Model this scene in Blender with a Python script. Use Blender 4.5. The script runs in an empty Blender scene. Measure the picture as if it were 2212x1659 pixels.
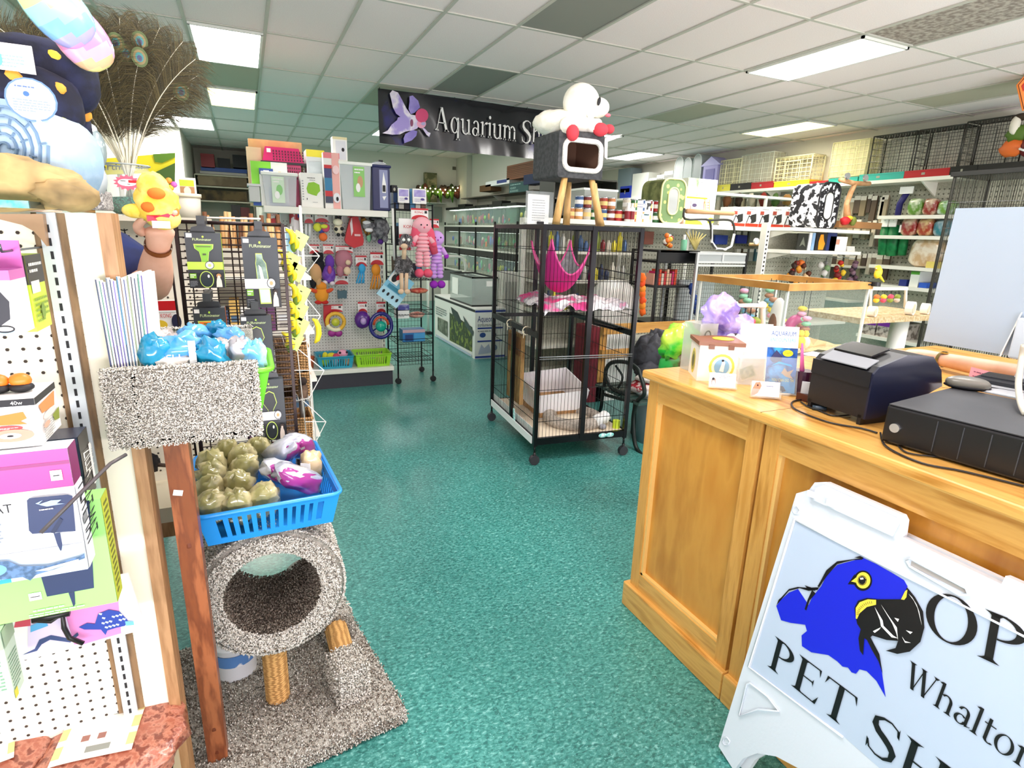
import bpy,bmesh,math,random
from mathutils import Vector,Matrix,noise
# ---------------------------------------------------------------- camera, world, lights, exposure
SC=bpy.context.scene
COL=SC.collection
CX,CY,FPX,CAMH=1106.0,829.5,1228.0,1.6
R=Matrix(((0.91015692,-0.07775258,0.40690161),(-0.41304098,-0.24573107,0.87693408),(0.03180448,-0.96621467,-0.25576883)))
cd=bpy.data.cameras.new('camera');cam=bpy.data.objects.new('camera',cd);COL.objects.link(cam)
cd.sensor_width=36.0;cd.lens=FPX*36.0/2212.0;cd.clip_start=0.02;cd.clip_end=60
rot=Matrix((R @ Vector((1,0,0)),R @ Vector((0,-1,0)),R @ Vector((0,0,-1)))).transposed()
cam.matrix_world=Matrix.Translation((0,0,CAMH))@ rot.to_4x4()
SC.camera=cam
W=bpy.data.worlds.new('world');SC.world=W;W.use_nodes=True
W.node_tree.nodes['Background'].inputs[0].default_value=(0.93,0.97,1.0,1)
W.node_tree.nodes['Background'].inputs[1].default_value=.5
VS=SC.view_settings;SC.display_settings.display_device='sRGB'
VS.view_transform='Standard';VS.look='None';VS.gamma=1.0;VS.use_curve_mapping=False;VS.exposure=0.58
SC.cycles.max_bounces=6;SC.cycles.transparent_max_bounces=24;SC.cycles.diffuse_bounces=4
SC.cycles.use_denoising=True
SC.cycles.caustics_reflective=False;SC.cycles.caustics_refractive=False
CEIL=3.21
def area(x,y,z,sx,sy,power,color=(1,1,1),rot=(0,0,0)):
 l=bpy.data.lights.new('area_lamp','AREA');l.shape='RECTANGLE';l.size=sx;l.size_y=sy
 l.energy=power;l.color=color
 o=bpy.data.objects.new('area_lamp',l);COL.objects.link(o);o.location=(x,y,z);o.rotation_euler=rot
 return o
# daylight from the shop window behind the camera
area(1.5,-2.3,1.75,9.0,2.6,25,(0.96,0.98,1.0),(math.radians(-90),0,math.radians(180)))
# uplight added to brighten the ceiling, standing in for daylight off the pavement
area(2.0,-2.2,.6,10.0,1.0,470,(1.0,0.93,0.97),(math.radians(-155),0,math.radians(180)))

# ---------------------------------------------------------------- helpers
def ray(px,py):return R @ Vector((px-CX,py-CY,FPX))
def onz(px,py,z):r=ray(px,py);t=(z-CAMH)/r.z;return Vector((r.x*t,r.y*t,z))
def ony(px,py,y):r=ray(px,py);t=y/r.y;return Vector((r.x*t,y,CAMH+r.z*t))
def onx(px,py,x):r=ray(px,py);t=x/r.x;return Vector((x,r.y*t,CAMH+r.z*t))
def onp(px,py,p0,n):
 r=ray(px,py);o=Vector((0,0,CAMH));t=(Vector(p0)-o).dot(n)/r.dot(n);return o+r*t
def lin(h):
 c=[x/255 for x in h]if isinstance(h,tuple)else[int(h[i:i+2],16)/255 for i in(0,2,4)]
 return tuple(((x/12.92)if x<=.04045 else((x+.055)/1.055)**2.4)for x in c)+(1,)
_M={}
def mt(h,rough=.5,metal=0,emit=0,alpha=1,h2=None,sc=30,bump=0,bsc=None,stretch=None,ramp=(.4,.6),kind='noise',spec=None,coat=0,h3=None,sss=0):
 key=(h,rough,metal,emit,alpha,h2,sc,bump,bsc,stretch,ramp,kind,spec,coat,h3,sss)
 if key in _M:return _M[key]
 m=bpy.data.materials.new('m_'+h.strip('#'));_M[key]=m;m.use_nodes=True
 nt=m.node_tree;N=nt.nodes;L=nt.links;b=N['Principled BSDF'];I=b.inputs
 I['Base Color'].default_value=lin(h);I['Roughness'].default_value=rough;I['Metallic'].default_value=metal
 if spec is not None:I['Specular IOR Level'].default_value=spec
 if coat:I['Coat Weight'].default_value=coat;I['Coat Roughness'].default_value=.12
 if emit:I['Emission Color'].default_value=lin(h);I['Emission Strength'].default_value=emit
 if alpha<1:I['Alpha'].default_value=alpha
 if h2 or bump:
  tc=N.new('ShaderNodeTexCoord');mp=N.new('ShaderNodeMapping');L.new(tc.outputs['Object'],mp.inputs[0])
  if stretch:mp.inputs['Scale'].default_value=stretch
  def tex(s,k):
   if k=='voronoi':t=N.new('ShaderNodeTexVoronoi');t.inputs['Scale'].default_value=s;L.new(mp.outputs[0],t.inputs['Vector']);return t.outputs['Distance']
   if k=='wave':
    t=N.new('ShaderNodeTexWave');t.inputs['Scale'].default_value=s;t.inputs['Distortion'].default_value=5;t.inputs['Detail'].default_value=3;L.new(mp.outputs[0],t.inputs['Vector']);return t.outputs['Fac']
   t=N.new('ShaderNodeTexNoise');t.inputs['Scale'].default_value=s;t.inputs['Detail'].default_value=4;L.new(mp.outputs[0],t.inputs['Vector']);return t.outputs['Fac']
 if h2:
  cr=N.new('ShaderNodeValToRGB');cr.color_ramp.elements[0].position=ramp[0];cr.color_ramp.elements[1].position=ramp[1]
  cr.color_ramp.elements[0].color=lin(h);cr.color_ramp.elements[1].color=lin(h2)
  if h3:e=cr.color_ramp.elements.new((ramp[0]+ramp[1])/2);e.color=lin(h3)
  L.new(tex(sc,kind),cr.inputs[0]);L.new(cr.outputs[0],I['Base Color'])
 if bump:
  bp=N.new('ShaderNodeBump');bp.inputs['Strength'].default_value=bump;bp.inputs['Distance'].default_value=.01
  L.new(tex(bsc or sc,'noise' if kind !='voronoi' else 'voronoi'),bp.inputs['Height']);L.new(bp.outputs[0],I['Normal'])
 return m
def hx(c,**k):return mt(c,**k)
WHITE=mt('F2F2EC',.45);CREAM=mt('EEE9DA',.5);BLACK=mt('121214',.4);DARK=mt('26262B',.5);RED=mt('C8141E',.45)
BLKMET=mt('17171A',.3,.3);CHROME=mt('C9CCD0',.25,.9);PAPER=mt('FAFAF7',.6);GREYM=mt('8C8F92',.4,.5)
CLEAR=mt('E8F0F2',.08,alpha=.16);CLEARP=mt('EEF2F2',.15,alpha=.3);GLASS=mt('CFE6E0',.03,alpha=.13,spec=.8)
INK=mt('15151A',.6);SKIN=mt('D9A68C',.5,h2='E3B39B',sc=14,sss=0);SHELFW=mt('F1EFE4',.35)
class MB:
 def __init__(s):s.v=[];s.f=[];s.mi=[];s.ms=[];s.sm=[]
 def m(s,mat):
  if mat not in s.ms:s.ms.append(mat)
  return s.ms.index(mat)
 def add(s,vs,fs,mat,sm=False):
  b=len(s.v);s.v+=[tuple(v)for v in vs];k=s.m(mat)
  for f in fs:s.f.append(tuple(b+i for i in f));s.mi.append(k);s.sm.append(sm)
  return s
 def box(s,c,d,mat,rz=0,bev=0,M=None):
  hx_,hy,hz=d[0]/2,d[1]/2,d[2]/2
  T=Matrix.Translation(c)@(M if M is not None else Matrix.Rotation(rz,4,'Z'))
  if bev and min(d)>2.2*bev:
   bm=bmesh.new();bmesh.ops.create_cube(bm,size=1)
   for v in bm.verts:v.co=Vector((v.co.x*d[0],v.co.y*d[1],v.co.z*d[2]))
   bmesh.ops.bevel(bm,geom=bm.edges[:],offset=bev,segments=2,affect='EDGES',profile=.5)
   bm.verts.index_update()
   s.add([T @ v.co for v in bm.verts],[[v.index for v in f.verts]for f in bm.faces],mat);bm.free();return s
  vs=[T @ Vector((x*hx_,y*hy,z*hz))for z in(-1,1)for y in(-1,1)for x in(-1,1)]
  return s.add(vs,[(0,2,3,1),(4,5,7,6),(0,1,5,4),(2,6,7,3),(0,4,6,2),(1,3,7,5)],mat)
 def bb(s,a,b,mat,bev=0):
  a,b=Vector(a),Vector(b)
  return s.box((a+b)/2,[abs(x)for x in(b-a)],mat,bev=bev)
 def tube(s,pts,r,mat,n=6,caps=True,sm=True,rs=None,closed=False):
  pts=[Vector(p)for p in pts]
  if len(pts)<2:return s
  vs=[];up=None;L=len(pts)
  for i,p in enumerate(pts):
   if closed:d=(pts[(i+1)% L]-pts[i-1])
   else:d=(pts[min(i+1,L-1)]-pts[max(i-1,0)])
   if d.length<1e-9:d=Vector((0,0,1))
   d.normalize()
   if up is None:up=d.orthogonal().normalized()
   else:
    up=up-d*up.dot(d);up=up.normalized()if up.length>1e-6 else d.orthogonal().normalized()
   w=d.cross(up);rr=rs[i]if rs else r
   for k in range(n):
    a=2*math.pi*(k+.5)/n;vs.append(p+(up*math.cos(a)+w*math.sin(a))*rr)
  fs=[]
  for i in range(L if closed else L-1):
   j=(i+1)% L
   for k in range(n):fs.append((i*n+k,i*n+(k+1)% n,j*n+(k+1)% n,j*n+k))
  if caps and not closed:fs+=[tuple(range(n))[::-1],tuple(range((L-1)*n,L*n))]
  return s.add(vs,fs,mat,sm and n>4)
 def rod(s,a,b,r,mat,n=4,r2=None):return s.tube([a,b],r,mat,n=n,rs=None if r2 is None else[r,r2])
 def lathe(s,prof,c,mat,n=20,M=None,sm=True):
  T=Matrix.Translation(c)@(M if M is not None else Matrix())
  vs=[];fs=[]
  for(r,z)in prof:
   for k in range(n):a=2*math.pi*k/n;vs.append(T @ Vector((r*math.cos(a),r*math.sin(a),z)))
  for i in range(len(prof)-1):
   for k in range(n):fs.append((i*n+k,i*n+(k+1)% n,(i+1)*n+(k+1)% n,(i+1)*n+k))
  return s.add(vs,fs,mat,sm)
 def cyl(s,c,r,h,mat,n=20,M=None,r2=None):
  r2=r if r2 is None else r2
  return s.lathe([(0.0001,0),(r,0),(r,0.0005),(r2,h-.0005),(r2,h),(0.0001,h)],c,mat,n,M,sm=False)
 def ball(s,c,r,mat,n=12,M=None,nz=0,nf=4,ex=1,seed=0):
  if not hasattr(r,'__len__'):r=(r,r,r)
  T=Matrix.Translation(c)@(M if M is not None else Matrix())
  vs=[];fs=[];m=max(4,n*2//3)
  sp=lambda x:math.copysign(abs(x)**ex,x)
  for i in range(m+1):
   t=math.pi*i/m
   for k in range(n):
    a=2*math.pi*k/n
    p=Vector((sp(math.sin(t))*sp(math.cos(a)),sp(math.sin(t))*sp(math.sin(a)),sp(math.cos(t))))
    if nz:p*=1+nz*noise.noise(p*nf+Vector((seed*7.3,1.7,seed)))
    vs.append(T @ Vector((p.x*r[0],p.y*r[1],p.z*r[2])))
  for i in range(m):
   for k in range(n):fs.append((i*n+k,(i+1)*n+k,(i+1)*n+(k+1)% n,i*n+(k+1)% n))
  return s.add(vs,fs,mat,True)
 def poly(s,pts,mat):return s.add(pts,[tuple(range(len(pts)))],mat)
 def prism(s,pts,d,mat,mat_side=None):
  """pts: 3D loop, d: extrusion vector"""
  n=len(pts);d=Vector(d);pts=[Vector(p)for p in pts]
  s.add(pts,[tuple(range(n))],mat);s.add([p+d for p in pts],[tuple(range(n))[::-1]],mat)
  vs=pts+[p+d for p in pts]
  return s.add(vs,[(i,(i+1)% n,n+(i+1)% n,n+i)for i in range(n)],mat_side or mat)
 def build(s,name,parent=None,label=None,cat=None,group=None,kind=None,local=False,origin=None):
  """vertices are world coordinates unless local; a top-level mesh gets its origin at its base"""
  if not s.v:return None
  if parent is not None:
   off=Vector((0,0,0))if local else None
   inv=None if local else parent['_mw_inv']if False else MW(parent).inverted()
   vs=s.v if local else[tuple(inv @ Vector(v))for v in s.v]
   org=Vector((0,0,0))
  else:
   xs=[[v[i]for v in s.v]for i in range(3)]
   org=Vector(origin)if origin is not None else Vector(((min(xs[0])+max(xs[0]))/2,(min(xs[1])+max(xs[1]))/2,min(xs[2])))
   if local:org=Vector((0,0,0))
   vs=[(v[0]-org.x,v[1]-org.y,v[2]-org.z)for v in s.v]
  me=bpy.data.meshes.new(name);me.from_pydata(vs,[],s.f)
  for m_ in s.ms:me.materials.append(m_)
  me.polygons.foreach_set('material_index',s.mi);me.polygons.foreach_set('use_smooth',s.sm);me.update()
  o=bpy.data.objects.new(name,me);COL.objects.link(o)
  if parent is not None:o.parent=parent
  else:o.location=org
  if label:o['label']=label
  if cat:o['category']=cat
  if group:o['group']=group
  if kind:o['kind']=kind
  return o
def MW(o):
 m=Matrix.Translation(o.location)@ o.rotation_euler.to_matrix().to_4x4()@ Matrix.Diagonal(o.scale).to_4x4()
 return MW(o.parent)@ m if o.parent else m
def thing(name,label,cat,loc=(0,0,0),rz=0,group=None):
 o=bpy.data.objects.new(name,None);COL.objects.link(o);o.location=loc;o.rotation_euler=(0,0,rz);o.empty_display_size=.05
 o['label']=label;o['category']=cat
 if group:o['group']=group
 return o
def dup(root,loc,rz=None,label=None,group=None,scale=None,rot=None):
 r=root.copy();COL.objects.link(r);r.location=loc
 if rz is not None:r.rotation_euler=(0,0,rz)
 if rot is not None:r.rotation_euler=rot
 if scale is not None:r.scale=(scale,)*3
 if label:r['label']=label
 if group:r['group']=group
 for ch in list(root.children):
  c=ch.copy();COL.objects.link(c);c.parent=r
  for g in ch.children:
   d=g.copy();COL.objects.link(d);d.parent=c
 return r
# text -> polygons (built-in font)
_T={}
def glyphs(txt):
 if txt in _T:return _T[txt]
 c=bpy.data.curves.new('t','FONT');c.body=txt;c.resolution_u=2;c.size=1
 o=bpy.data.objects.new('t',c);me=o.to_mesh()
 vs=[v.co.copy()for v in me.vertices];fs=[tuple(p.vertices)for p in me.polygons];o.to_mesh_clear()
 bpy.data.objects.remove(o);bpy.data.curves.remove(c)
 w=max([v.x for v in vs]+[0.01]);_T[txt]=(vs,fs,w);return _T[txt]
class Face:
 """a flat frame: origin o, unit u (right), unit v (up), size w x h, for decals"""
 def __init__(s,mb,o,u,v,w,h,step=.0006):
  s.mb=mb;s.o=Vector(o);s.u=Vector(u).normalized();s.v=Vector(v).normalized();s.w=w;s.h=h
  s.n=s.u.cross(s.v);s.k=0;s.step=step
 def P(s,a,b):return s.o+s.u*(a*s.w)+s.v*(b*s.h)+s.n*(s.k*s.step)
 def nx(s):s.k+=1
 def r(s,a,b,c,d,mat):s.nx();s.mb.poly([s.P(a,b),s.P(c,b),s.P(c,d),s.P(a,d)],mat);return s
 def e(s,a,b,ra,rb,mat,n=18,t0=0,t1=360):
  s.nx();full=t1-t0>=360
  pts=[s.P(a+ra*math.cos(math.radians(t0+(t1-t0)*i/n)),b+rb*math.sin(math.radians(t0+(t1-t0)*i/n)))for i in range(n+(0 if full else 1))]
  s.mb.poly(pts,mat);return s
 def ring(s,a,b,ra,rb,t,mat,n=24):
  s.nx();vs=[];q=s.w/s.h
  for i in range(n):
   c,d=math.cos(2*math.pi*i/n),math.sin(2*math.pi*i/n)
   vs+=[s.P(a+ra*c,b+rb*d),s.P(a+(ra-t)*c,b+(rb-t*q)*d)]
  s.mb.add(vs,[(2*i,2*((i+1)% n),2*((i+1)% n)+1,2*i+1)for i in range(n)],mat);return s
 def p(s,pts,mat):s.nx();s.mb.poly([s.P(a,b)for a,b in pts],mat);return s
 def line(s,pts,t,mat):
  s.nx()
  for(a,b),(c,d)in zip(pts[:-1],pts[1:]):
   A,B=s.P(a,b),s.P(c,d);dd=(B-A)
   if dd.length<1e-7:continue
   w=s.n.cross(dd.normalized())*(t*s.h/2);dd=dd.normalized()*(t*s.h/4)
   s.mb.poly([A-w-dd,B-w+dd,B+w+dd,A+w-dd],mat)
  return s
 def t(s,txt,a,b,h,mat,sx=1,ang=0,wmax=None):
  s.nx();vs,fs,w=glyphs(txt);k=h*s.h/.72;kx=k*sx
  if wmax and w*kx>wmax*s.w:kx=wmax*s.w/w
  ca,sa=math.cos(ang),math.sin(ang);o=s.P(a,b)
  s.mb.add([o+s.u*(v.x*kx*ca-v.y*k*sa)+s.v*(v.x*kx*sa+v.y*k*ca)for v in vs],fs,mat);return s
 def lines(s,a,b,c,d,n,mat,fill=.45,seed=1):
  """n rows of small print drawn as broken strokes"""
  rnd=random.Random(seed);s.nx()
  for i in range(n):
   y=d-(d-b)*(i+.5)/n;hh=(d-b)/n*fill/2;x=a
   while x<c-.02:
    w=rnd.uniform(.04,.14)*(c-a)/.8;x2=min(x+w,c)
    s.mb.poly([s.P(x,y-hh),s.P(x2,y-hh),s.P(x2,y+hh),s.P(x,y+hh)],mat);x=x2+.02*(c-a)/.8
    if i==n-1 and x>a+(c-a)*.6:break
  return s
def fy(mb,a,b,step=.0006):# face seen from -y ; a, b opposite corners (x,y,z)
 x0,x1=sorted((a[0],b[0]));z0,z1=sorted((a[2],b[2]));return Face(mb,(x0,min(a[1],b[1]),z0),(1,0,0),(0,0,1),x1-x0,z1-z0,step)
def fx(mb,a,b,step=.0006):# face seen from -x
 y0,y1=sorted((a[1],b[1]));z0,z1=sorted((a[2],b[2]));return Face(mb,(min(a[0],b[0]),y1,z0),(0,-1,0),(0,0,1),y1-y0,z1-z0,step)
def fxp(mb,a,b,step=.0006):# face seen from +x
 y0,y1=sorted((a[1],b[1]));z0,z1=sorted((a[2],b[2]));return Face(mb,(max(a[0],b[0]),y0,z0),(0,1,0),(0,0,1),y1-y0,z1-z0,step)
def ybox(p0,p1,y,d):
 """box whose front (towards -y) spans pixel corners p0 (left, top) - p1 (right, bottom)"""
 mx,my=(p0[0]+p1[0])/2,(p0[1]+p1[1])/2
 a=Vector((ony(p0[0],my,y).x,y,ony(mx,p1[1],y).z));b=Vector((ony(p1[0],my,y).x,y+d,ony(mx,p0[1],y).z));return a,b
def xbox(p0,p1,x,d):
 mx,my=(p0[0]+p1[0])/2,(p0[1]+p1[1])/2
 a=Vector((x,onx(p1[0],my,x).y,onx(mx,p1[1],x).z));b=Vector((x+d,onx(p0[0],my,x).y,onx(mx,p0[1],x).z));return a,b
def pbox(name,label,cat,p0,p1,y,d,mat,dec=None,side=None,group=None,bev=.0,z0=None,parent=None,top=None,axis='y'):
 a,b=(ybox if axis=='y' else xbox)(p0,p1,y,d)
 if z0 is not None:
  if isinstance(z0,str):b.z+=float(z0)-a.z;a.z=float(z0)
  else:a.z=z0
 mb=MB();mb.bb(a,b,mat,bev)
 st=.0006 if y<3 else .002
 if dec:dec((fy if axis=='y' else fx)(mb,a,b,st))
 if side:side(fxp(mb,a,b,st)if axis=='y' and b.x<0.3 else(fx if axis=='y' else fy)(mb,a,b,st))
 if top:mb.bb((a.x,a.y,b.z),(b.x,b.y,b.z+.001),top)
 o=mb.build(name,parent,None if parent else label,None if parent else cat,group)
 return o,a,b
def arc(c,r,a0,a1,n,plane='xz'):
 out=[]
 for i in range(n+1):
  t=math.radians(a0+(a1-a0)*i/n);p,q=r*math.cos(t),r*math.sin(t)
  out.append(Vector(c)+(Vector((p,0,q))if plane=='xz' else Vector((p,q,0))if plane=='xy' else Vector((0,p,q))))
 return out
def tufts(mb,fn,n,s,mat,seed=3):
 """short carpet loops: fn(rnd) -> (point, normal)"""
 rnd=random.Random(seed)
 for i in range(n):
  p,nn=fn(rnd);nn=nn.normalized()
  d=(nn+Vector((rnd.uniform(-.8,.8),rnd.uniform(-.8,.8),rnd.uniform(-.8,.8)))).normalized()
  w=d.orthogonal().normalized();w2=d.cross(w);k=s*rnd.uniform(.7,1.25);a=rnd.uniform(0,6.28);wa=(w*math.cos(a)+w2*math.sin(a))*k*.33;wb=d.cross(wa)
  m_=mat[i % len(mat)];q=p+d*k*.75
  mb.add([p-nn*k*.3,q+wa,q-wa*.5+wb*.87,q-wa*.5-wb*.87,p+d*k*1.15],[(0,2,1),(0,3,2),(0,1,3),(4,1,2),(4,2,3),(4,3,1)],m_,True)
def grid(mb,o,u,v,nu,nv,r,mat,n=3):
 """wire panel: nu wires across u, nv wires across v"""
 o,u,v=Vector(o),Vector(u),Vector(v)
 for i in range(nu+1):mb.rod(o+u*i/max(nu,1),o+u*i/max(nu,1)+v,r,mat,n)
 for j in range(nv+1):mb.rod(o+v*j/max(nv,1),o+v*j/max(nv,1)+u,r,mat,n)
def holes(mb,o,u,v,w,h,s,r,mat,off=.0015,skip=None):
 o,u,v=Vector(o),Vector(u),Vector(v);n=u.cross(v)*off
 for i in range(1,int(w/s)):
  for j in range(1,int(h/s)):
   p=o+u*(i*s)+v*(j*s)+n
   if skip and skip(p):continue
   mb.add([p+u*(r*math.cos(a*math.pi/3))+v*(r*math.sin(a*math.pi/3))for a in range(6)],[(0,1,2,3,4,5)],mat)
def bag(mb,c,size,mat,rz=0,tilt=0,seed=0,nz=.28,M=None,n=16,ex=.75,nf=2.6):
 T=Matrix.Rotation(rz,4,'Z')@ Matrix.Rotation(tilt,4,'X')if M is None else M
 mb.ball(c,(size[0]/2,size[1]/2,size[2]/2),mat,n=n,M=T,nz=nz,nf=nf,ex=ex,seed=seed)
 return T
# ---------------------------------------------------------------- the room
def st(name,mb):return mb.build(name,kind='structure')
def floor_mat():
 m=bpy.data.materials.new('m_floor');m.use_nodes=True;nt=m.node_tree;N=nt.nodes;L=nt.links;b=N['Principled BSDF']
 tc=N.new('ShaderNodeTexCoord');b.inputs['Roughness'].default_value=.32;b.inputs['Coat Weight'].default_value=.25;b.inputs['Coat Roughness'].default_value=.2
 def noi(sc,det,stv,dist=0):
  mp=N.new('ShaderNodeMapping');mp.inputs['Scale'].default_value=stv;mp.inputs['Rotation'].default_value=(0,0,.5);L.new(tc.outputs['Object'],mp.inputs[0])
  t=N.new('ShaderNodeTexNoise');t.inputs['Scale'].default_value=sc;t.inputs['Detail'].default_value=det;t.inputs['Distortion'].default_value=dist
  L.new(mp.outputs[0],t.inputs['Vector']);return t.outputs['Fac']
 def ramp(src,els):
  r=N.new('ShaderNodeValToRGB');r.color_ramp.elements[0].position=els[0][0];r.color_ramp.elements[0].color=lin(els[0][1])
  r.color_ramp.elements[1].position=els[-1][0];r.color_ramp.elements[1].color=lin(els[-1][1])
  for p,c in els[1:-1]:e=r.color_ramp.elements.new(p);e.color=lin(c)
  L.new(src,r.inputs[0]);return r.outputs[0]
 base=ramp(noi(62,3,(1,1.7,1),.6),[(.34,(38,108,104)),(.45,(58,138,130)),(.55,(76,154,147)),(.63,(98,174,166)),(.72,(142,204,200))])
 big=ramp(noi(1.1,3,(1,1,1)),[(.3,'D4D4D4'),(.7,'FFFFFF')])
 mx=N.new('ShaderNodeMixRGB');mx.blend_type='MULTIPLY';mx.inputs[0].default_value=.8;L.new(base,mx.inputs[1]);L.new(big,mx.inputs[2])
 chips=ramp(noi(140,1,(1,1.6,1)),[(.66,'000000'),(.72,'FFFFFF')])
 m2=N.new('ShaderNodeMixRGB');L.new(chips,m2.inputs[0]);L.new(mx.outputs[0],m2.inputs[1]);m2.inputs[2].default_value=lin((134,200,195))
 br=N.new('ShaderNodeTexBrick');mp=N.new('ShaderNodeMapping');mp.inputs['Rotation'].default_value=(0,0,0.0);L.new(tc.outputs['Object'],mp.inputs[0]);L.new(mp.outputs[0],br.inputs['Vector'])
 br.offset=0;br.inputs['Scale'].default_value=1/.305;br.inputs['Brick Width'].default_value=1;br.inputs['Row Height'].default_value=1;br.inputs['Mortar Size'].default_value=.004
 br.inputs['Color1'].default_value=(1,1,1,1);br.inputs['Color2'].default_value=(.93,.95,.94,1);br.inputs['Mortar'].default_value=(.62,.66,.66,1)
 m3=N.new('ShaderNodeMixRGB');m3.blend_type='MULTIPLY';m3.inputs[0].default_value=.8;L.new(m2.outputs[0],m3.inputs[1]);L.new(br.outputs[0],m3.inputs[2])
 L.new(m3.outputs[0],b.inputs['Base Color'])
 bp=N.new('ShaderNodeBump');bp.inputs['Strength'].default_value=.05;L.new(noi(9,2,(1,1,1)),bp.inputs['Height']);L.new(bp.outputs[0],b.inputs['Normal'])
 return m
FLOOR=floor_mat()
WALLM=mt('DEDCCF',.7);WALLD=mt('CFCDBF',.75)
m=MB();m.bb((-4,-2.6,-.1),(9,15.4,0),FLOOR);o=st('floor',m)
m=MB();m.bb((8.4,-2.6,0),(8.5,15.3,CEIL),WALLM);st('wall_right',m)
m=MB();m.bb((.3,13.1,0),(8.4,13.2,CEIL),WALLM);st('wall_back',m)
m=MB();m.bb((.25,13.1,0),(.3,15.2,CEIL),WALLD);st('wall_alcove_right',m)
m=MB();m.bb((-.9,15.2,0),(.3,15.3,CEIL),WALLM);st('wall_alcove_back',m)
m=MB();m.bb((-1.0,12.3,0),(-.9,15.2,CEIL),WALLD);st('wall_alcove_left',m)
m=MB();m.bb((-4,12.2,0),(-.9,12.3,CEIL),mt('F2F0E4',.7));st('wall_left_end',m)
m=MB();m.bb((-4.1,-2.6,0),(-4,12.3,CEIL),WALLM);st('wall_left',m)
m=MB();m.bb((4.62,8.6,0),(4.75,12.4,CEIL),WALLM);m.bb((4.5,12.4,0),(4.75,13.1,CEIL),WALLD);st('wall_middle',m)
# shop front behind the camera: sill, header and mullions around open panes
m=MB();m.bb((-4,-2.6,0),(9,-2.5,.35),WALLM);m.bb((-4,-2.6,3.1),(9,-2.5,CEIL),WALLM)
for i in range(7):m.bb((-4+i*2.15,-2.6,.35),(-3.9+i*2.15,-2.5,3.1),BLKMET)
st('wall_front',m)
# ceiling tiles with recessed odd panels and T-bars
TILE=mt('FBEFEE',.85,h2='F2E5E4',sc=160,ramp=(.42,.6),bump=.08)
TGREY=mt('8F9088',.8);TTAN=mt('BDB9A6',.8);TBROWN=mt('8B7F76',.9,h2='B9AFA4',sc=25)
GX0,GY0,GX,GY=-.316,3.445,.6075,1.228
def cx(i):return GX0+GX*i
def cy(j):return GY0+GY*j
odd={(4,0):TGREY,(4,2):TGREY,(9,2):TTAN,(12,0):TTAN,(8,-1):TBROWN,(0,3):TTAN,(-2,2):TTAN,(3,3):TTAN}
lights={(0,2),(0,4),(-1,6),(-2,6),(8,0),(12,2),(12,5),(9,4),(1,-2),(5,-2),(10,-3),(4,5)}
m=MB()
for i in range(-6,15):
 for j in range(-5,10):
  x0,x1,y0,y1=cx(i),cx(i+1),cy(j),cy(j+1)
  x0=max(x0,-4);x1=min(x1,8.4)
  if x1<=x0:continue
  m.add([(x0,y0,CEIL),(x0,y1,CEIL),(x1,y1,CEIL),(x1,y0,CEIL)],[(0,1,2,3)],odd.get((i,j),TILE))
m.bb((-4.1,-2.7,CEIL+.05),(9,15.4,CEIL+.1),WALLM)
st('ceiling',m)
TB=mt('C4C3B8',.6)
m=MB()
for i in range(-6,15):m.bb((cx(i)-.013,-2.5,CEIL-.012),(cx(i)+.013,15.2,CEIL-.001),TB)
for j in range(-4,10):m.bb((-4,cy(j)-.013,CEIL-.011),(8.4,cy(j)+.013,CEIL-.0012),TB)
st('trim_1',m)
LENS=mt('FFFFFF',.5,emit=5.0);LENSY=mt('FFF0B0',.5,emit=2.2);FRAMEL=mt('E8E8E2',.5)
nl=0
LLAB={(0,2):'bright fluorescent ceiling panel beside the peacock feathers',(0,4):'warm half-lit ceiling panel right of the feathers, between two whiter panels',(-1,6):'white ceiling panel seen through the feather tips, right half of a pair',(-2,6):'white ceiling panel seen through the feather tips, left half of a pair',
  (8,0):'largest bright ceiling panel above the counter',(12,2):'yellowish ceiling panel above the right wall shelves',(12,5):'white ceiling panel above the translucent bird cages',(9,4):'small bright ceiling panel peeking out behind the white plush dog'}
for(i,j)in sorted(lights):
 yel=(i,j)in((12,2),(0,4))
 x0,x1,y0,y1=cx(i)+.015,cx(i+1)-.015,cy(j)+.015,cy(j+1)-.015
 lt=thing('ceiling_light',LLAB.get((i,j),'recessed fluorescent ceiling panel out of view'),'ceiling light',((x0+x1)/2,(y0+y1)/2,CEIL-.03),group='fluorescent panels in the tiled ceiling')
 f=MB();f.bb((x0,y0,CEIL-.03),(x1,y0+.02,CEIL-.002),FRAMEL);f.bb((x0,y1-.02,CEIL-.03),(x1,y1,CEIL-.002),FRAMEL)
 f.bb((x0,y0,CEIL-.03),(x0+.02,y1,CEIL-.002),FRAMEL);f.bb((x1-.02,y0,CEIL-.03),(x1,y1,CEIL-.002),FRAMEL);f.build('frame',lt)
 f=MB();f.bb((x0+.02,y0+.02,CEIL-.022),(x1-.02,y1-.02,CEIL-.004),LENSY if yel else LENS);f.build('diffuser',lt)
 area((x0+x1)/2,(y0+y1)/2,CEIL-.04,.55,1.15,(24 if j<0 else 46 if y1<7 else 24)if not yel else 26,(1,.93,.75)if yel else(1,.96,.92))
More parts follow.
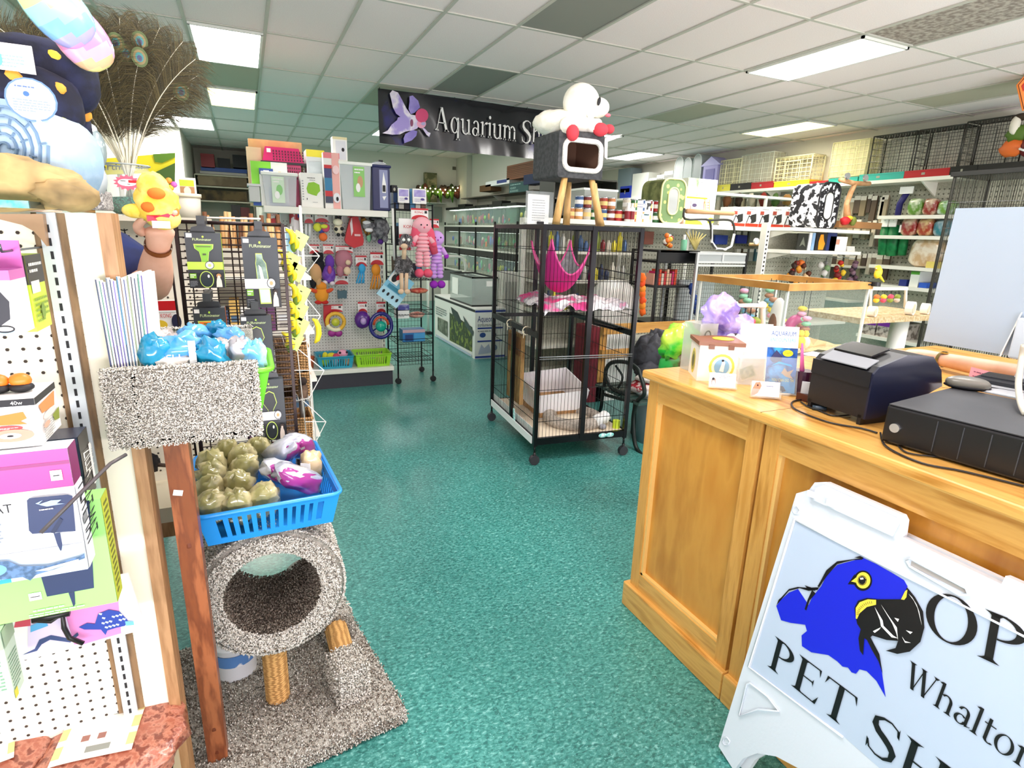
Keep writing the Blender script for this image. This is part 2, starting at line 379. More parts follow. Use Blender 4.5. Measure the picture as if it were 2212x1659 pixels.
# ---------------------------------------------------------------- left foreground: pegboard gondola
PEG=mt('F4EEDD',.5);PEGH=mt('3A302A',.8);WOODT=mt('B58B62',.45,h2='9C734C',sc=9,stretch=(8,8,1));WOODD=mt('6A5238',.6,h2='8A6C4A',sc=12,stretch=(6,6,1))
SLOT=mt('D3DADF',.35,.3)
g=thing('shop_gondola','cream pegboard shelving unit with slotted metal upright at the near left','shelving unit',(-.7,1.45,0))
m=MB();m.bb((-1.3,1.435,.3),(-.268,1.455,1.612),PEG)
holes(m,(-1.29,1.435,.352),(1,0,0),(0,0,1),1.012,1.25,.0254,.0036,PEGH,skip=lambda p:-.372<p.x<-.326)
m.build('pegboard',g)
m=MB();m.bb((-.268,1.425,.03),(-.243,1.5,1.614),WOODT);m.bb((-.262,1.5,.03),(-.25,1.512,1.6),WOODD);m.build('end_post',g)
m=MB();m.bb((-.375,1.431,.35),(-.322,1.4345,1.61),WOODD);m.bb((-.364,1.424,.35),(-.335,1.432,1.611),SLOT)
for k in range(48):m.bb((-.3525,1.4232,.37+k*.0256),(-.3475,1.4239,.37+k*.0256+.015),INK)
m.build('slotted_upright',g)
m=MB();m.bb((-1.3,.98,.04),(-.262,1.434,.33),mt('CDBB9C',.6));m.bb((-1.3,.97,.31),(-.262,1.434,.345),mt('C9B699',.5));m.build('base_deck',g)
m=MB();P=[ony(x,y,1.405)for x,y in[(-60,462),(92,462),(101,532),(88,516),(72,499),(48,486),(0,474),(-60,470)]]
m.prism(P,(0,.02,0),mt('A98462',.5));m.build('shelf_bracket',g)
m=MB();m.bb((-1.3,1.04,1.613),(-.272,1.434,1.622),mt('9FD8CC',.05,alpha=.35));m.bb((-1.3,1.037,1.6125),(-.272,1.0405,1.6225),mt('49B59D',.1,h2='8FE0CF',sc=40));m.bb((-.272,1.038,1.6128),(-.2705,1.434,1.6222),mt('3B4A45',.2));m.build('glass_shelf',g)
# things hanging on it
HOOK=mt('6B6F73',.3,.8)
def hook(p,l=.1,tip=True):
 m=MB();m.tube([p,Vector(p)+Vector((0,-l,0)),Vector(p)+Vector((0,-l-.005,.012))],.0022,HOOK,n=5)
 return m
def hk(name,label,x,z,l,y=1.435):
 hook((x,y-.001,z),l).build(name,None,label,'hook')
MAG=mt('C2388F',.35);PINKB=mt('D86BBB',.4)
# lamp boxes at the top
def dA(f):f.p([(.2,.22),(.5,.12),(.85,.3),(.9,.62),(.7,.85),(.3,.85),(.1,.55)],mt('20222C',.5));f.r(0,0,1,.08,mt('9CC8E8',.5));f.ring(.7,.12,.22,.07,.04,INK)
o,a,b=pbox('lamp_box','white and pink boxed pet lamp hanging highest on the near pegboard','box',(-70,606),(33,726),1.2,.075,mt('F4F4F6',.4),dA)
m=MB();m.bb((a.x,a.y,b.z),(b.x,b.y,b.z+.016),PINKB);m.bb((a.x,b.y-.004,b.z+.016),(b.x,b.y,b.z+.062),PINKB);m.build('pink_top',o)
hk('peg_hook','grey peg hook carrying the white and pink lamp box',a.x+.05,b.z+.045,.21)
def dB(f):f.r(0,.62,1,1,mt('34332F',.5));f.r(.1,.5,.6,.66,WHITE);f.lines(.1,.75,.9,.92,2,WHITE);f.lines(.1,.1,.9,.45,5,mt('7A9A20',.5));f.e(.5,.25,.12,.1,mt('6F8F26',.5))
o,a,b=pbox('lamp_box','lime and black boxed lamp hanging behind the white and pink one','box',(12,552),(66,718),1.28,.09,mt('C6DC3A',.45),dB,side=dB)
# 40w box
def d40(f):
 f.r(0,.86,1,1,INK);f.t('40w',.72,.89,.08,WHITE,wmax=.2);f.p([(.42,.66),(.85,.74),(.88,.6),(.8,.55),(.88,.48),(.45,.5),(.5,.58)],mt('E5771C',.5));f.e(.62,.42,.2,.055,mt('C23A3A',.5));f.lines(.46,.4,.78,.44,2,WHITE)
 f.e(.68,.27,.26,.13,mt('C98F78',.5));f.e(.66,.27,.13,.06,mt('F3DDCF',.5));f.e(.66,.27,.04,.02,INK);f.r(.2,.26,.3,.32,mt('E5A35A',.5));f.r(.2,.14,.3,.2,mt('B9A48C',.5));f.r(.2,.02,.3,.1,mt('4FA8D6',.5));f.lines(.42,.03,.9,.14,4,mt('8AA',.5)if 0 else mt('88AAAA',.5))
 f.ring(.3,.47,.16,.1,.03,mt('9A9A9A',.4));f.e(.3,.47,.1,.06,CHROME)
def d40s(f):f.r(0,.86,1,1,mt('30302E',.5));f.p([(.1,.8),(.9,.84),(.8,.55),(.2,.6)],mt('E08A50',.5));f.e(.5,.5,.3,.08,mt('E9D5C8',.5));f.p([(.6,.4),(.95,.45),(.9,.2),(.65,.25)],mt('7E8A2C',.5));f.lines(.1,.05,.6,.4,7,mt('9A9A96',.5));f.e(.25,.35,.15,.06,mt('C9A08A',.5))
o,a,b=pbox('bulb_box','white 40 watt basking bulb box with orange lettering and black band','box',(-110,866),(84,972),1.12,.11,mt('EFECE8',.4),d40,side=d40s)
m=MB()
for q in(0,1):m.ball((b.x-.028-q*.03,a.y+.05,b.z+.02),(.016,.012,.012),mt('E87722',.4));m.ball((b.x-.028-q*.03,a.y+.05,b.z+.008),(.018,.016,.008),INK)
m.tube([(b.x-.06,a.y+.02,b.z+.012),(b.x-.16,a.y+.0,b.z-.004)],.004,GREYM);m.build('bulb_model',o)
m=MB();m.bb((-1.2,1.13,a.z-.016),(-.42,1.434,a.z-.003),mt('D8D6CE',.4));m.build('wire_shelf',g)
# dark box with tile pattern
def dz(f):
 for i in range(9):
  for j in range(5):
   k=(i*7+j*3)% 5*.004;f.k=1;f.p([(.45+j*.1+k,.06+i*.1),(.53+j*.1,.055+i*.1+k),(.54+j*.1,.14+i*.1),(.46+j*.1,.145+i*.1)],mt('2F3D5C',.5))
 f.k=2;f.r(.0,.9,1,1,mt('28324C',.4))
def dzs(f):f.r(0,.0,1,1,mt('4A4845',.45));f.p([(.0,.75),(1,.7),(1,.3),(0,.38)],mt('5A5753',.4));f.t('ZILLA',.2,.72,.5,WHITE,ang=-math.pi/2,sx=.22);f.r(.78,.1,1,.75,PAPER)
o,a,b=pbox('heat_mat_box','dark blue tile-patterned heater box standing behind the magenta one','box',(-60,955),(181,1100),1.3,.07,mt('17203A',.3),dz,side=dzs)
# magenta / white heat mat box
NAVY=mt('27355C',.45)
def dm(f):
 f.r(0,.70,1,1,MAG);f.r(0,.88,1,.905,mt('8C2A6E',.4));f.r(0,.685,1,.70,mt('F0DDE8',.4));f.r(.84,.76,.93,.84,WHITE);f.r(.86,.795,.91,.802,INK)
 f.r(0,0,1,.23,mt('C5DCEE',.5));f.r(.0,.0,.40,.07,mt('2FA3B4',.5));f.t('SMALL',.16,.035,.05,WHITE)
 f.t('T MAT',.2,.56,.07,INK,wmax=.32);f.lines(.12,.3,.42,.52,8,mt('7B8794',.5))
 f.p([(.63,.37),(.96,.34),(.985,.63),(.95,.645),(.66,.655),(.64,.64),(.61,.4)],NAVY);f.p([(.79,.35),(.84,.35),(.84,.25),(.825,.2),(.815,.2),(.8,.26)],NAVY);f.p([(.8,.35),(.88,.45),(.86,.47),(.77,.36)],mt('1D2848',.5))
 f.p([(.7,.61),(.76,.63),(.72,.6),(.82,.62),(.9,.615),(.86,.59),(.92,.58),(.78,.575),(.74,.59)],mt('9FB6E0',.5));f.lines(.72,.545,.88,.565,1,WHITE)
 f.p([(.1,.1),(.3,.2),(.42,.19),(.5,.13),(.7,.1),(.95,.13),(1,.15),(1,.11),(.75,.06),(.6,.04),(.55,.0),(.5,.04),(.3,.05),(.2,.02)],mt('5D7FA8',.5,h2='3D5A7A',sc=120));f.e(.3,.13,.1,.05,mt('6FA4D8',.5));f.p([(.6,.075),(.95,.115),(.95,.1),(.7,.06)],mt('C8D8EA',.5))
def dms(f):f.r(0,.7,1,1,mt('7E2460',.4));f.r(0,0,1,.69,mt('D9DDE2',.5));f.t('HEAT MAT',.3,.66,.35,INK,ang=-math.pi/2,sx=.22);f.r(.2,.36,.8,.42,mt('8A8D90',.5))
o,a,b=pbox('heat_mat_box','large magenta and white reptile heat mat box with navy pad picture','box',(-130,980),(172,1256),1.1,.045,mt('F3F6FA',.35),dm,side=dms)
m=MB();P=Vector((a.x+.235,a.y-.001,b.z-.022));m.tube([P+Vector((.02,0,0)),P+Vector((0,-.02,-.006)),P+Vector((-.05,-.05,-.05)),P+Vector((-.09,-.08,-.085))],.003,mt('4A4546',.4),n=6);m.build('peg_hook',None,'dark hook arm reaching out over the magenta heat mat box','hook')
def dg(f):
 f.p([(.55,.18),(.86,.18),(.93,1),(.5,1)],NAVY);f.p([(.69,.18),(.73,.18),(.72,.06),(.705,.04)],NAVY);f.r(.44,.17,.52,.24,WHITE);f.r(.45,.2,.51,.206,INK)
 f.lines(.45,.06,.75,.085,1,WHITE);f.lines(.42,.01,.8,.05,2,WHITE)
def dgs(f):f.r(0,0,1,1,mt('B9C23A',.45));f.lines(.2,.05,.8,.95,16,mt('6F7430',.5))
o,a,b=pbox('heat_mat_box','lime green heat mat box below and behind the magenta one','box',(-120,1098),(240,1338),1.2,.05,mt('9EDF7E',.4),dg,side=dgs)
# pink turtle package traced on its own plane
Y0=1.33
m=MB();P=[ony(x,y,Y0)for x,y in[(5,1345),(110,1315),(250,1245),(276,1240),(308,1335),(302,1362),(180,1395),(60,1425),(38,1426)]]
m.prism(P,(0,.006,0),mt('F4F2F6',.25))
def tr(pts,mat,k):m.poly([ony(x,y,Y0-k*.0006)for x,y in pts],mat)
tr([(130,1300),(255,1290),(262,1368),(180,1392),(150,1392)],mt('E08AC8',.4),1);tr([(60,1350),(140,1322),(160,1392),(60,1420)],mt('DDD0EE',.4),2)
tr([(34,1340),(66,1336),(66,1352),(30,1356)],mt('C9485E',.5),3)
tr([(46,1416),(75,1402),(85,1382),(110,1372),(150,1380),(168,1366),(170,1372),(152,1388),(108,1382),(90,1392),(80,1406)],mt('3A4A7A',.5),4)
tr([(170,1355),(188,1346),(205,1348),(212,1326),(235,1317),(258,1321),(276,1340),(270,1352),(252,1356),(232,1362),(228,1372),(218,1360),(200,1360),(182,1360)],mt('2440A0',.5),5)
for i in range(14):xx,yy=214+(i*37 % 52),1324+(i*23 % 30);tr([(xx,yy),(xx+7,yy+1),(xx+5,yy+5),(xx-1,yy+3)],mt('C6D8F4',.5),6)
tr([(270,1342),(288,1342),(290,1350),(272,1352)],mt('6FB4E8',.5),6)
tr([(66,1352),(98,1338),(104,1352),(66,1366)],mt('58A8DC',.5),5)
m.build('reptile_mat_package',None,'pink and white bagged mat with a blue turtle, hanging crooked','package')
m=MB();m.tube([ony(x,y,1.31)for x,y in[(70,1340),(110,1342),(135,1328),(138,1355),(150,1378),(180,1390)]],.005,BLACK,n=6);m.tube([ony(x,y,1.312)for x,y in[(70,1338),(100,1332),(150,1322)]],.009,BLACK);m.build('peg_hook',None,'curved black hook in front of the turtle package','hook')
def ds(f):f.lines(.1,.1,.9,.6,10,mt('7FA88A',.5));f.r(0,0,.3,.12,mt('E9D83A',.5));f.r(0,.75,1,1,mt('A8BEA0',.5))
pbox('terrarium_kit_box','pale green printed box standing at the left edge on the deck','box',(-120,1375),(20,1530),1.18,.05,mt('CFE3CF',.5),ds,side=ds)
# shavings bags on the deck
def chipbag(name,label,cxp,cyp,sz,rz,seed,lab):
 c=onz(cxp,cyp,.345+sz[2]*.42);T=Matrix.Rotation(rz,4,'Z')@ Matrix.Rotation(.12,4,'X')
 m=MB();bag(m,c,sz,mt('A8604A',.3,h2='7E3E2E',sc=55,h3='C08068',bump=.5,coat=.5),M=T,seed=seed,nz=.16,ex=.6,n=26)
 o=m.build(name,None,label,'bag');m=MB()
 vs=[];nu,nv=10,8
 for j in range(nv+1):
  for i in range(nu+1):
   u,v=-1+2*i/nu,-1+2*j/nv;uu,vv=lab[0]+lab[2]*u,lab[1]+lab[3]*v
   h=(max(0,1-abs(uu)**3.3)**.3)*(max(0,1-abs(vv)**3.3)**.3)
   p=Vector((uu*sz[0]/2,vv*sz[1]/2,h*sz[2]/2*1.06+.003));vs.append(c+T @ p)
 fs=[(j*(nu+1)+i,j*(nu+1)+i+1,(j+1)*(nu+1)+i+1,(j+1)*(nu+1)+i)for j in range(nv)for i in range(nu)]
 tone=mt('EFEDE4',.4);alt=mt('8F938C',.5);yl=mt('D8CE8E',.5);br=mt('9A6A60',.5)
 for k,f in enumerate(fs):
  i,j=k % nu,k//nu;mm=tone
  if(i in(4,5,6)and j==1)or(i in(6,7,8)and j==7):mm=alt
  elif i in(0,9)and j % 3:mm=yl
  elif i in(3,5)and j==3:mm=br
  m.add([vs[q]for q in f],[(0,1,2,3)],mm,True)
 m.build('paper_label',o)
chipbag('shavings_bag','reddish wood shavings bag with white label at the foot of the pegboard',250,1612,(.30,.2,.075),-.12,2,(-.2,.1,.55,.62))
chipbag('shavings_bag','reddish shavings bag cut off by the lower left corner',5,1640,(.2,.2,.08),.2,5,(-.3,.1,.6,.6))
# ---- on the glass shelf
ROCK=mt('8A6A38',.8,h2='4E4028',sc=9,h3='B59A66',bump=.6,ramp=(.3,.7))
m=MB();c=ony(45,404,1.09);m.ball(c+Vector((-.035,.02,.006)),(.105,.04,.037),ROCK,n=24,nz=.3,nf=2.5,seed=2);m.ball(c+Vector((.055,.0,-.008)),(.04,.035,.022),ROCK,n=16,nz=.3,seed=4)
m.build('reptile_hide_rock',None,'brown resin hide rock on the glass shelf','rock')
def tag_disc(m,p,r,nrm,col='F4F7FC'):
 nrm=Vector(nrm).normalized();u=Vector((0,0,1)).cross(nrm).normalized();v=nrm.cross(u)
 f=Face(m,Vector(p)-u*r-v*r,u,v,2*r,2*r);f.e(.5,.5,.5,.5,mt('5F82B8',.4));f.e(.5,.5,.46,.46,mt(col,.4));f.lines(.22,.74,.78,.82,1,mt('5570A0',.5));f.e(.42,.62,.06,.06,mt('3A66B0',.5));f.r(.53,.56,.63,.67,mt('E3B4C4',.5));f.lines(.15,.2,.85,.5,5,mt('8294AE',.5))
def roll(name,label,p,q,r,mat,spi,disc=None):
 """rolled blanket from p to q, spiral end at p"""
 p,q=Vector(p),Vector(q);m=MB();m.tube([p,q],r,mat,n=26);o=m.build(name,None,label,'blanket');m=MB()
 d=(q-p).normalized();u=d.cross(Vector((0,0,1))).normalized();v=u.cross(d)
 m.tube([p-d*.002+(u*math.cos(t*.35)+v*math.sin(t*.35))*r*(.08+.9*t/90)for t in range(91)],.0022,spi,n=4)
 for k in range(26):
  a=k*2.4;r0=r*(.15+.8*k/26);w=u*math.cos(a)+v*math.sin(a);m.rod(p-d*.0025+w*r0,p-d*.0025+w*(r0+r*.16),.0015,spi)
 m.build('spiral_end',o)
 if disc:m=MB();tag_disc(m,disc[0],disc[1],disc[2]);m.build('round_label',o)
 return o
BLUEB=mt('9FBEDA',.85,h2='B9D2E6',sc=18,bump=.3);BLUEL=mt('6F8CA8',.8)
P=ony(14,322,1.165);roll('rolled_pet_blanket','pale blue rolled fleece blanket lying over the hide rock',P,P+Vector((.05,.09,-.008)),.072,BLUEB,BLUEL,(ony(92,365,1.165),.031,(.25,-1,.2)))
P=ony(140,372,1.33);roll('rolled_pet_blanket','grey and brown paw-print rolled blanket wrapped in clear plastic',P,P+Vector((.008,.07,-.005)),.045,mt('C9D2DA',.6,h2='5E574F',sc=14,ramp=(.48,.52)),mt('6F7F8C',.8))
BLKP=mt('0E1226',.85,h2='1B2140',sc=30,bump=.3);YELP=mt('F2C83E',.7);LIMEP=mt('D2DC5A',.7);ORP=mt('F0A43A',.7)
def pawroll(name,label,c,r,L,rz,seed,disc=None):
 c=Vector(c);T=Matrix.Rotation(rz,4,'Z');m=MB();m.ball(c,(L,r,r*.95),BLKP,n=24,M=T,ex=.7,nz=.05)
 o=m.build(name,None,label,'blanket');rnd=random.Random(seed)
 for i in range(13):
  th=rnd.uniform(-2.6,.6);x=rnd.uniform(-.75,.75)*L;rr=r*.98*(1-abs(x/L)**3.2)**.3;p=c+T @ Vector((x,math.cos(th)*rr*-1 if 0 else-abs(math.cos(th))*rr,math.sin(th)*rr*.95))
  m=MB();m.ball(p,rnd.uniform(.008,.017),rnd.choice([YELP,LIMEP,ORP]),n=8,M=Matrix.Diagonal((1,.45,.8,1)));m.build('paw_print',o)
 if disc:m=MB();tag_disc(m,disc[0],disc[1],disc[2]);m.build('round_label',o)
pawroll('rolled_pet_blanket','black blanket with yellow paw prints and a round white label',ony(38,222,1.26),.06,.088,.2,1,(ony(68,216,1.145),.031,(.15,-1,.1)))
pawroll('rolled_pet_blanket','topmost black and lime paw-print blanket under the pastel slippers',ony(85,165,1.32),.062,.085,.3,7)
pawroll('rolled_pet_blanket','black and orange paw-print blanket half hidden behind the pale blue roll',ony(95,275,1.36),.055,.07,.4,11)
m=MB();f=Face(m,ony(0,150,1.2),(1,0,0),(0,0,1),.036,.038);f.r(-.6,0,1,1,PAPER);f.lines(0,.1,.9,.6,4,mt('8AA0A0',.5));f.e(.05,.4,.1,.25,mt('5FB8A8',.5));m.bb(ony(-20,150,1.21),Vector(ony(-20,150,1.21))+Vector((.055,.004,.04)),PAPER);m.build('price_card',None,'white price card stuck on the black blankets','card')
m=MB();a,b=ybox((142,408),(222,452),1.38,.1);m.bb(a,b,mt('B7B3AE',.9,h2='6F6B68',sc=260,ramp=(.45,.55),bump=.6),.004);m.build('carpet_swatch',None,'small block of grey carpet at the end of the glass shelf','carpet block')
# pastel slippers hanging from above
def slipper(name,label,c,L,ang,seed):
 c=Vector(c);Rm=Matrix.Rotation(ang,4,'Y')@ Matrix.Rotation(.5,4,'X')
 m=MB();cols=['F3B9DA','F09AC6','E7A7E0','B8B4EE','8FC4EE','A6E4E0','F2EE9A','F6C89A']
 n=22;vs=[];rows=16
 for i in range(rows+1):
  t=math.pi*i/rows;zz=math.cos(t)*L;rr=math.sin(t)**.8
  wv=.62*L*(1.0+.15*math.cos(t))
  for k in range(n):a=2*math.pi*k/n;vs.append(c+Rm @ Vector((rr*wv*math.cos(a),rr*.3*L*math.sin(a),-zz)))
 b_=len(m.v);m.v+=[tuple(v)for v in vs]
 for i in range(rows):
  for k in range(n):m.f.append((b_+i*n+k,b_+i*n+(k+1)% n,b_+(i+1)*n+(k+1)% n,b_+(i+1)*n+k));m.mi.append(m.m(mt(cols[((i+k//4)//2+seed)% 8],.2,.25,coat=.6)));m.sm.append(True)
 o=m.build(name,None,label,'slipper');m=MB();rnd=random.Random(seed)
 for i in range(500):
  a=rnd.uniform(0,6.283);p=c+Rm @ Vector((.4*L*math.cos(a),.22*L*math.sin(a),L*.78));m.rod(p,p+Vector((rnd.uniform(-.016,.016),rnd.uniform(-.012,.012),rnd.uniform(-.004,.02))),.0012,mt('C9A2E8',.9),3)
 m.build('fur_trim',o)
 m=MB();m.rod(c+Rm @ Vector((0,0,L)),c+Vector((0,0,.42)),.001,PAPER,3);m.build('string',o)
slipper('plush_slipper','pastel rainbow slipper hanging foremost at the top left',ony(112,10,1.22),.064,-.65,0)
slipper('plush_slipper','pastel rainbow slipper hanging lower with lilac fur trim',ony(166,70,1.25),.06,-.55,4)
# ---------------------------------------------------------------- carpeted cat tree
CARP=mt('C9C5BA',.95,h2='8E867A',sc=420,h3='E8E4DA',ramp=(.35,.65),bump=.9);CT=[mt('DAD6CE',.95),mt('CCC8BE',.95),mt('B4AEA2',.95),mt('E2DFD8',.95),mt('837D74',.95)]
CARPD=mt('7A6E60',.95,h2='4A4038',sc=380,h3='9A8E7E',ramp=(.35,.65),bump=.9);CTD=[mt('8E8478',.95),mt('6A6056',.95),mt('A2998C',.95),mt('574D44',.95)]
SISAL=mt('D6A868',.8,h2='A87C44',sc=160,kind='wave',stretch=(.1,.1,1),bump=.6,ramp=(.2,.8))
ct=thing('cat_tree','grey carpeted cat tree with box perch, barrel and brown post','cat tree',(0,1.8,0))
RB=math.radians(9);BC=Vector((-.02,1.84,.02));TBm=Matrix.Rotation(RB,4,'Z')
m=MB();m.box(BC+Vector((0,0,.008)),(.68,.70,.05),CARP,rz=RB,bev=.012)
def basep(r):
 if r.random()<.78:return BC+TBm @ Vector((r.uniform(-.33,.34),r.uniform(-.35,.34),.033)),Vector((0,0,1))
 return BC+TBm @ Vector((r.uniform(-.34,.34),-.35,r.uniform(-.015,.03))),Vector((0,-1,.3))
tufts(m,basep,15000,.0085,CT[1:]+CTD[:2])
m.build('base',ct)
# box perch, open on top
x0,x1,y0,y1,z0,z1=-.292,-.002,1.375,1.66,1.128,1.298
m=MB()
for a,b in[((x0,y0,z0),(x1,y0+.02,z1)),((x0,y1-.02,z0),(x1,y1,z1+.04)),((x0 if 0 else x0+.045,y0,z0),(x0+.065,y1,z1)),((x1-.02,y0,z0),(x1,y1,z1)),((x0,y0,z0),(x1,y1,z0+.02))]:
 if a[0]==x0 and a[1]!=y0:a=(x0+.05,a[1],a[2])
 m.bb(a,b,CARP,.006)
def boxp(r):
 q=r.random()
 if q<.72:return Vector((r.uniform(x0,x1),y0,r.uniform(z0,z1))),Vector((0,-1,0))
 if q<.82:return Vector((r.uniform(x0,x1),y0+r.uniform(0,.02),z1)),Vector((0,-.2,1))
 if q<.9:return Vector((x1,r.uniform(y0,y1),r.uniform(z0,z1))),Vector((1,0,0))
 if q<.95:return Vector((r.choice([x0,x1]),y0,r.uniform(z0,z1))),Vector((r.choice([-.6,.6]),-1,0))
 return Vector((r.uniform(x0+.06,x1),y1-r.uniform(0,.02),z1+.04)),Vector((0,-.4,1))
tufts(m,boxp,15500,.0058,CT);m.build('box_perch',ct)
# brown timber post, leaning a little
PW=mt('8A4A26',.45,h2='A8623A',sc=5,stretch=(6,6,.8),h3='7A3E20',coat=.2)
m=MB();P=Vector((-.195,1.60,.03));Q=Vector((-.185,1.47,1.128));ax=(Q-P).normalized();u=Vector((1,0,0));v=ax.cross(u).normalized();w=.026
for s0,s1,ww0,ww1 in[(0,.012,w*.8,w),(.012,1,w,w*.98)]:
 A,B=P.lerp(Q,s0),P.lerp(Q,s1);ring=[(-1,-1),(1,-1),(1,1),(-1,1)]
 m.add([A+u*a*ww0+v*b*ww0 for a,b in ring]+[B+u*a*ww1+v*b*ww1 for a,b in ring],[(3,2,1,0),(4,5,6,7)]+[(i,(i+1)% 4,4+(i+1)% 4,4+i)for i in range(4)],PW)
for kz in(.14,.055,.72):K=P.lerp(Q,kz);m.box(K,(.012,.0536,.017),mt('6B3016',.5),bev=.003)
m.build('timber_post',ct)
m=MB();K=P.lerp(Q,.86);m.box(K+Vector((-.008,-.0275,0)),(.02,.001,.014),PAPER,M=Matrix.Rotation(.25,4,'Y'));m.build('price_sticker',ct)
# barrel: horizontal open tube facing the camera
BX,BY,BZ,RO,RI,BL=-.006,1.66,.515,.208,.145,.34
m=MB();T=Matrix.Translation((BX,BY,BZ))@ Matrix.Rotation(-math.pi/2,4,'X')
prof=[(RI,0.012),(RI+.012,0),(RO-.02,0),(RO,.02),(RO,BL-.02),(RO-.02,BL),(RI+.012,BL),(RI,BL-.012)]
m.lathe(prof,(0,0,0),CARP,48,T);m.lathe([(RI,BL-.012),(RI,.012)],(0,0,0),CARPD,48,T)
def barp(r):
 a=r.uniform(0,2*math.pi);q=r.random()
 if q<.55:rr=r.uniform(RI,RO-.012);return Vector((BX+rr*math.cos(a),BY,BZ+rr*math.sin(a))),Vector((0,-1,0))
 if q<.66:return Vector((BX+RO*math.cos(a),BY+.01,BZ+RO*math.sin(a))),Vector((math.cos(a),-.6,math.sin(a)))
 if q<.74:return Vector((BX+RI*math.cos(a),BY+.004,BZ+RI*math.sin(a))),Vector((-math.cos(a),-1,-math.sin(a)))
 a=r.uniform(0,3.14);return Vector((BX+RO*math.cos(a),BY+r.uniform(0,BL),BZ+RO*math.sin(a))),Vector((math.cos(a),0,math.sin(a)))
tufts(m,barp,15000,.0082,CT)
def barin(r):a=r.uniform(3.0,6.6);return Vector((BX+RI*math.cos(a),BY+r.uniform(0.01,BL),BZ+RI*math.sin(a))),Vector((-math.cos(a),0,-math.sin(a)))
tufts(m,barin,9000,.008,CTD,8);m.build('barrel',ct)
m=MB();m.cyl((-.02,1.76,.04),.036,.28,SISAL,20)
for k in range(34):m.lathe([(.036,0),(.0385,.004),(.036,.008)],(-.02,1.76,.045+k*.0079),SISAL,20)
m.build('sisal_post',ct)
m=MB();c=Vector((.205,1.70,.115));m.box(c,(.10,.13,.135),CARP,rz=RB,bev=.012);c2=Vector((.2,2.03,.11));m.box(c2,(.1,.13,.13),CARP,rz=RB,bev=.012)
def blk(r):
 cc=c if r.random()<.7 else c2;f_=r.choice([((0,-1,0),0),((0,0,1),1),((-1,0,0),2),((1,0,0),2),((0,-1,0),0)])
 p=Vector((r.uniform(-.05,.05),r.uniform(-.065,.065),r.uniform(-.065,.067)))
 if f_[1]==0:p.y=-.065
 elif f_[1]==1:p.z=.067
 else:p.x=.05*f_[0][0]
 return cc+TBm @ p,TBm @ Vector(f_[0])
tufts(m,blk,4200,.0085,CT,5);m.build('step_block',ct)
m=MB();A,B=c2+Vector((0,-.06,.0)),c+Vector((0,.06,.0));m.tube([A,B],.04,SISAL,n=20)
for k in range(24):q=A.lerp(B,(k+.5)/24);m.tube([q-Vector((0,.003,0)),q,q+Vector((0,.003,0))],.04,SISAL,n=20,rs=[.04,.0422,.04],caps=False)
m.build('sisal_roller',ct)
m=MB();c=onz(512,1475,.046);m.lathe([(.001,0),(.062,0),(.066,.01),(.07,.13),(.073,.135),(.073,.145),(.001,.147)],c+Vector((0,.06,0)),mt('F0F4FA',.3),28);o=m.build('plastic_tub',None,'white round plastic tub standing on the cat tree base','tub')
m=MB();m.lathe([(.0702,.07),(.0722,.115)],c+Vector((0,.06,0)),mt('5E8FD0',.4,h2='F0F4FA',sc=12,ramp=(.5,.52)),28);m.build('printed_band',o)
# ---- blue basket of treat bags on the barrel
def basket(name,label,o,w,d,h,mat,rz=0,slots=14,top=1.12,group=None,th=.004,rim=.011):
 """tapered plastic basket; o = centre of its base"""
 t=thing(name,label,'basket',o,rz,group);m=MB();W0,D0=w/2,d/2;W1,D1=W0*top,D0*top
 m.bb((-W0,-D0,0),(W0,D0,th),mat)
 cs0=[(-W0,-D0),(W0,-D0),(W0,D0),(-W0,D0)];cs1=[(-W1,-D1),(W1,-D1),(W1,D1),(-W1,D1)]
 for i in range(4):
  j=(i+1)% 4;a0,b0,a1,b1=Vector((*cs0[i],0)),Vector((*cs0[j],0)),Vector((*cs1[i],h)),Vector((*cs1[j],h))
  nn=(b0-a0).cross(a1-a0).normalized()*-th;f=lambda s,q:a0.lerp(b0,s).lerp(a1.lerp(b1,s),q)
  def strip(s0,s1,q0,q1):m.prism([f(s0,q0),f(s1,q0),f(s1,q1),f(s0,q1)],nn,mat)
  strip(0,1,0,.18);strip(0,1,.8,1);strip(0,.11,.18,.8);strip(.89,1,.18,.8)
  n=max(3,int(slots*(b0-a0).length/w))
  for k in range(1,n):s=.11+.78*k/n;strip(s-.018*w/(b0-a0).length,s+.018*w/(b0-a0).length,.18,.8)
 m.build('body',t,local=True);m=MB();q=[]
 for i in range(4):
  cx_,cy_=cs1[i];r_=rim*2;sx,sy=(1 if cx_>0 else-1),(1 if cy_>0 else-1);a0={(-1,-1):180,(1,-1):270,(1,1):0,(-1,1):90}[(sx,sy)]
  q+=arc((cx_-sx*r_,cy_-sy*r_,h),r_+rim*.5,a0,a0+90,4,'xy')
 m.tube(q,rim*.62,mat,n=8,closed=True);m.build('rim',t,local=True);return t
BB=mt('2492E8',.3,coat=.3);bk=basket('plastic_basket','bright blue slotted basket of treat bags on the carpet barrel',(-.005,1.86,.724),.34,.42,.105,BB,rz=.06,slots=12)
OLV=mt('8E8A58',.2,h2='5C5A38',sc=9,h3='C0B68A',bump=.25,coat=.6);CHEW=mt('D8B080',.5,h2='B98A58',sc=14);PRP=mt('A03A8C',.22,coat=.5);SILV=mt('D4D8E4',.22,.2,h2='A9AEC0',sc=12,coat=.6,bump=.4)
rnd=random.Random(4)
lab=['in the near left corner','second along the near edge','in the middle of the near edge','in the second row at the left','in the second row beside the purple bags','in the third row at the left','in the third row','in the fourth row at the left','in the fourth row','at the back left','at the back under the carpet box']
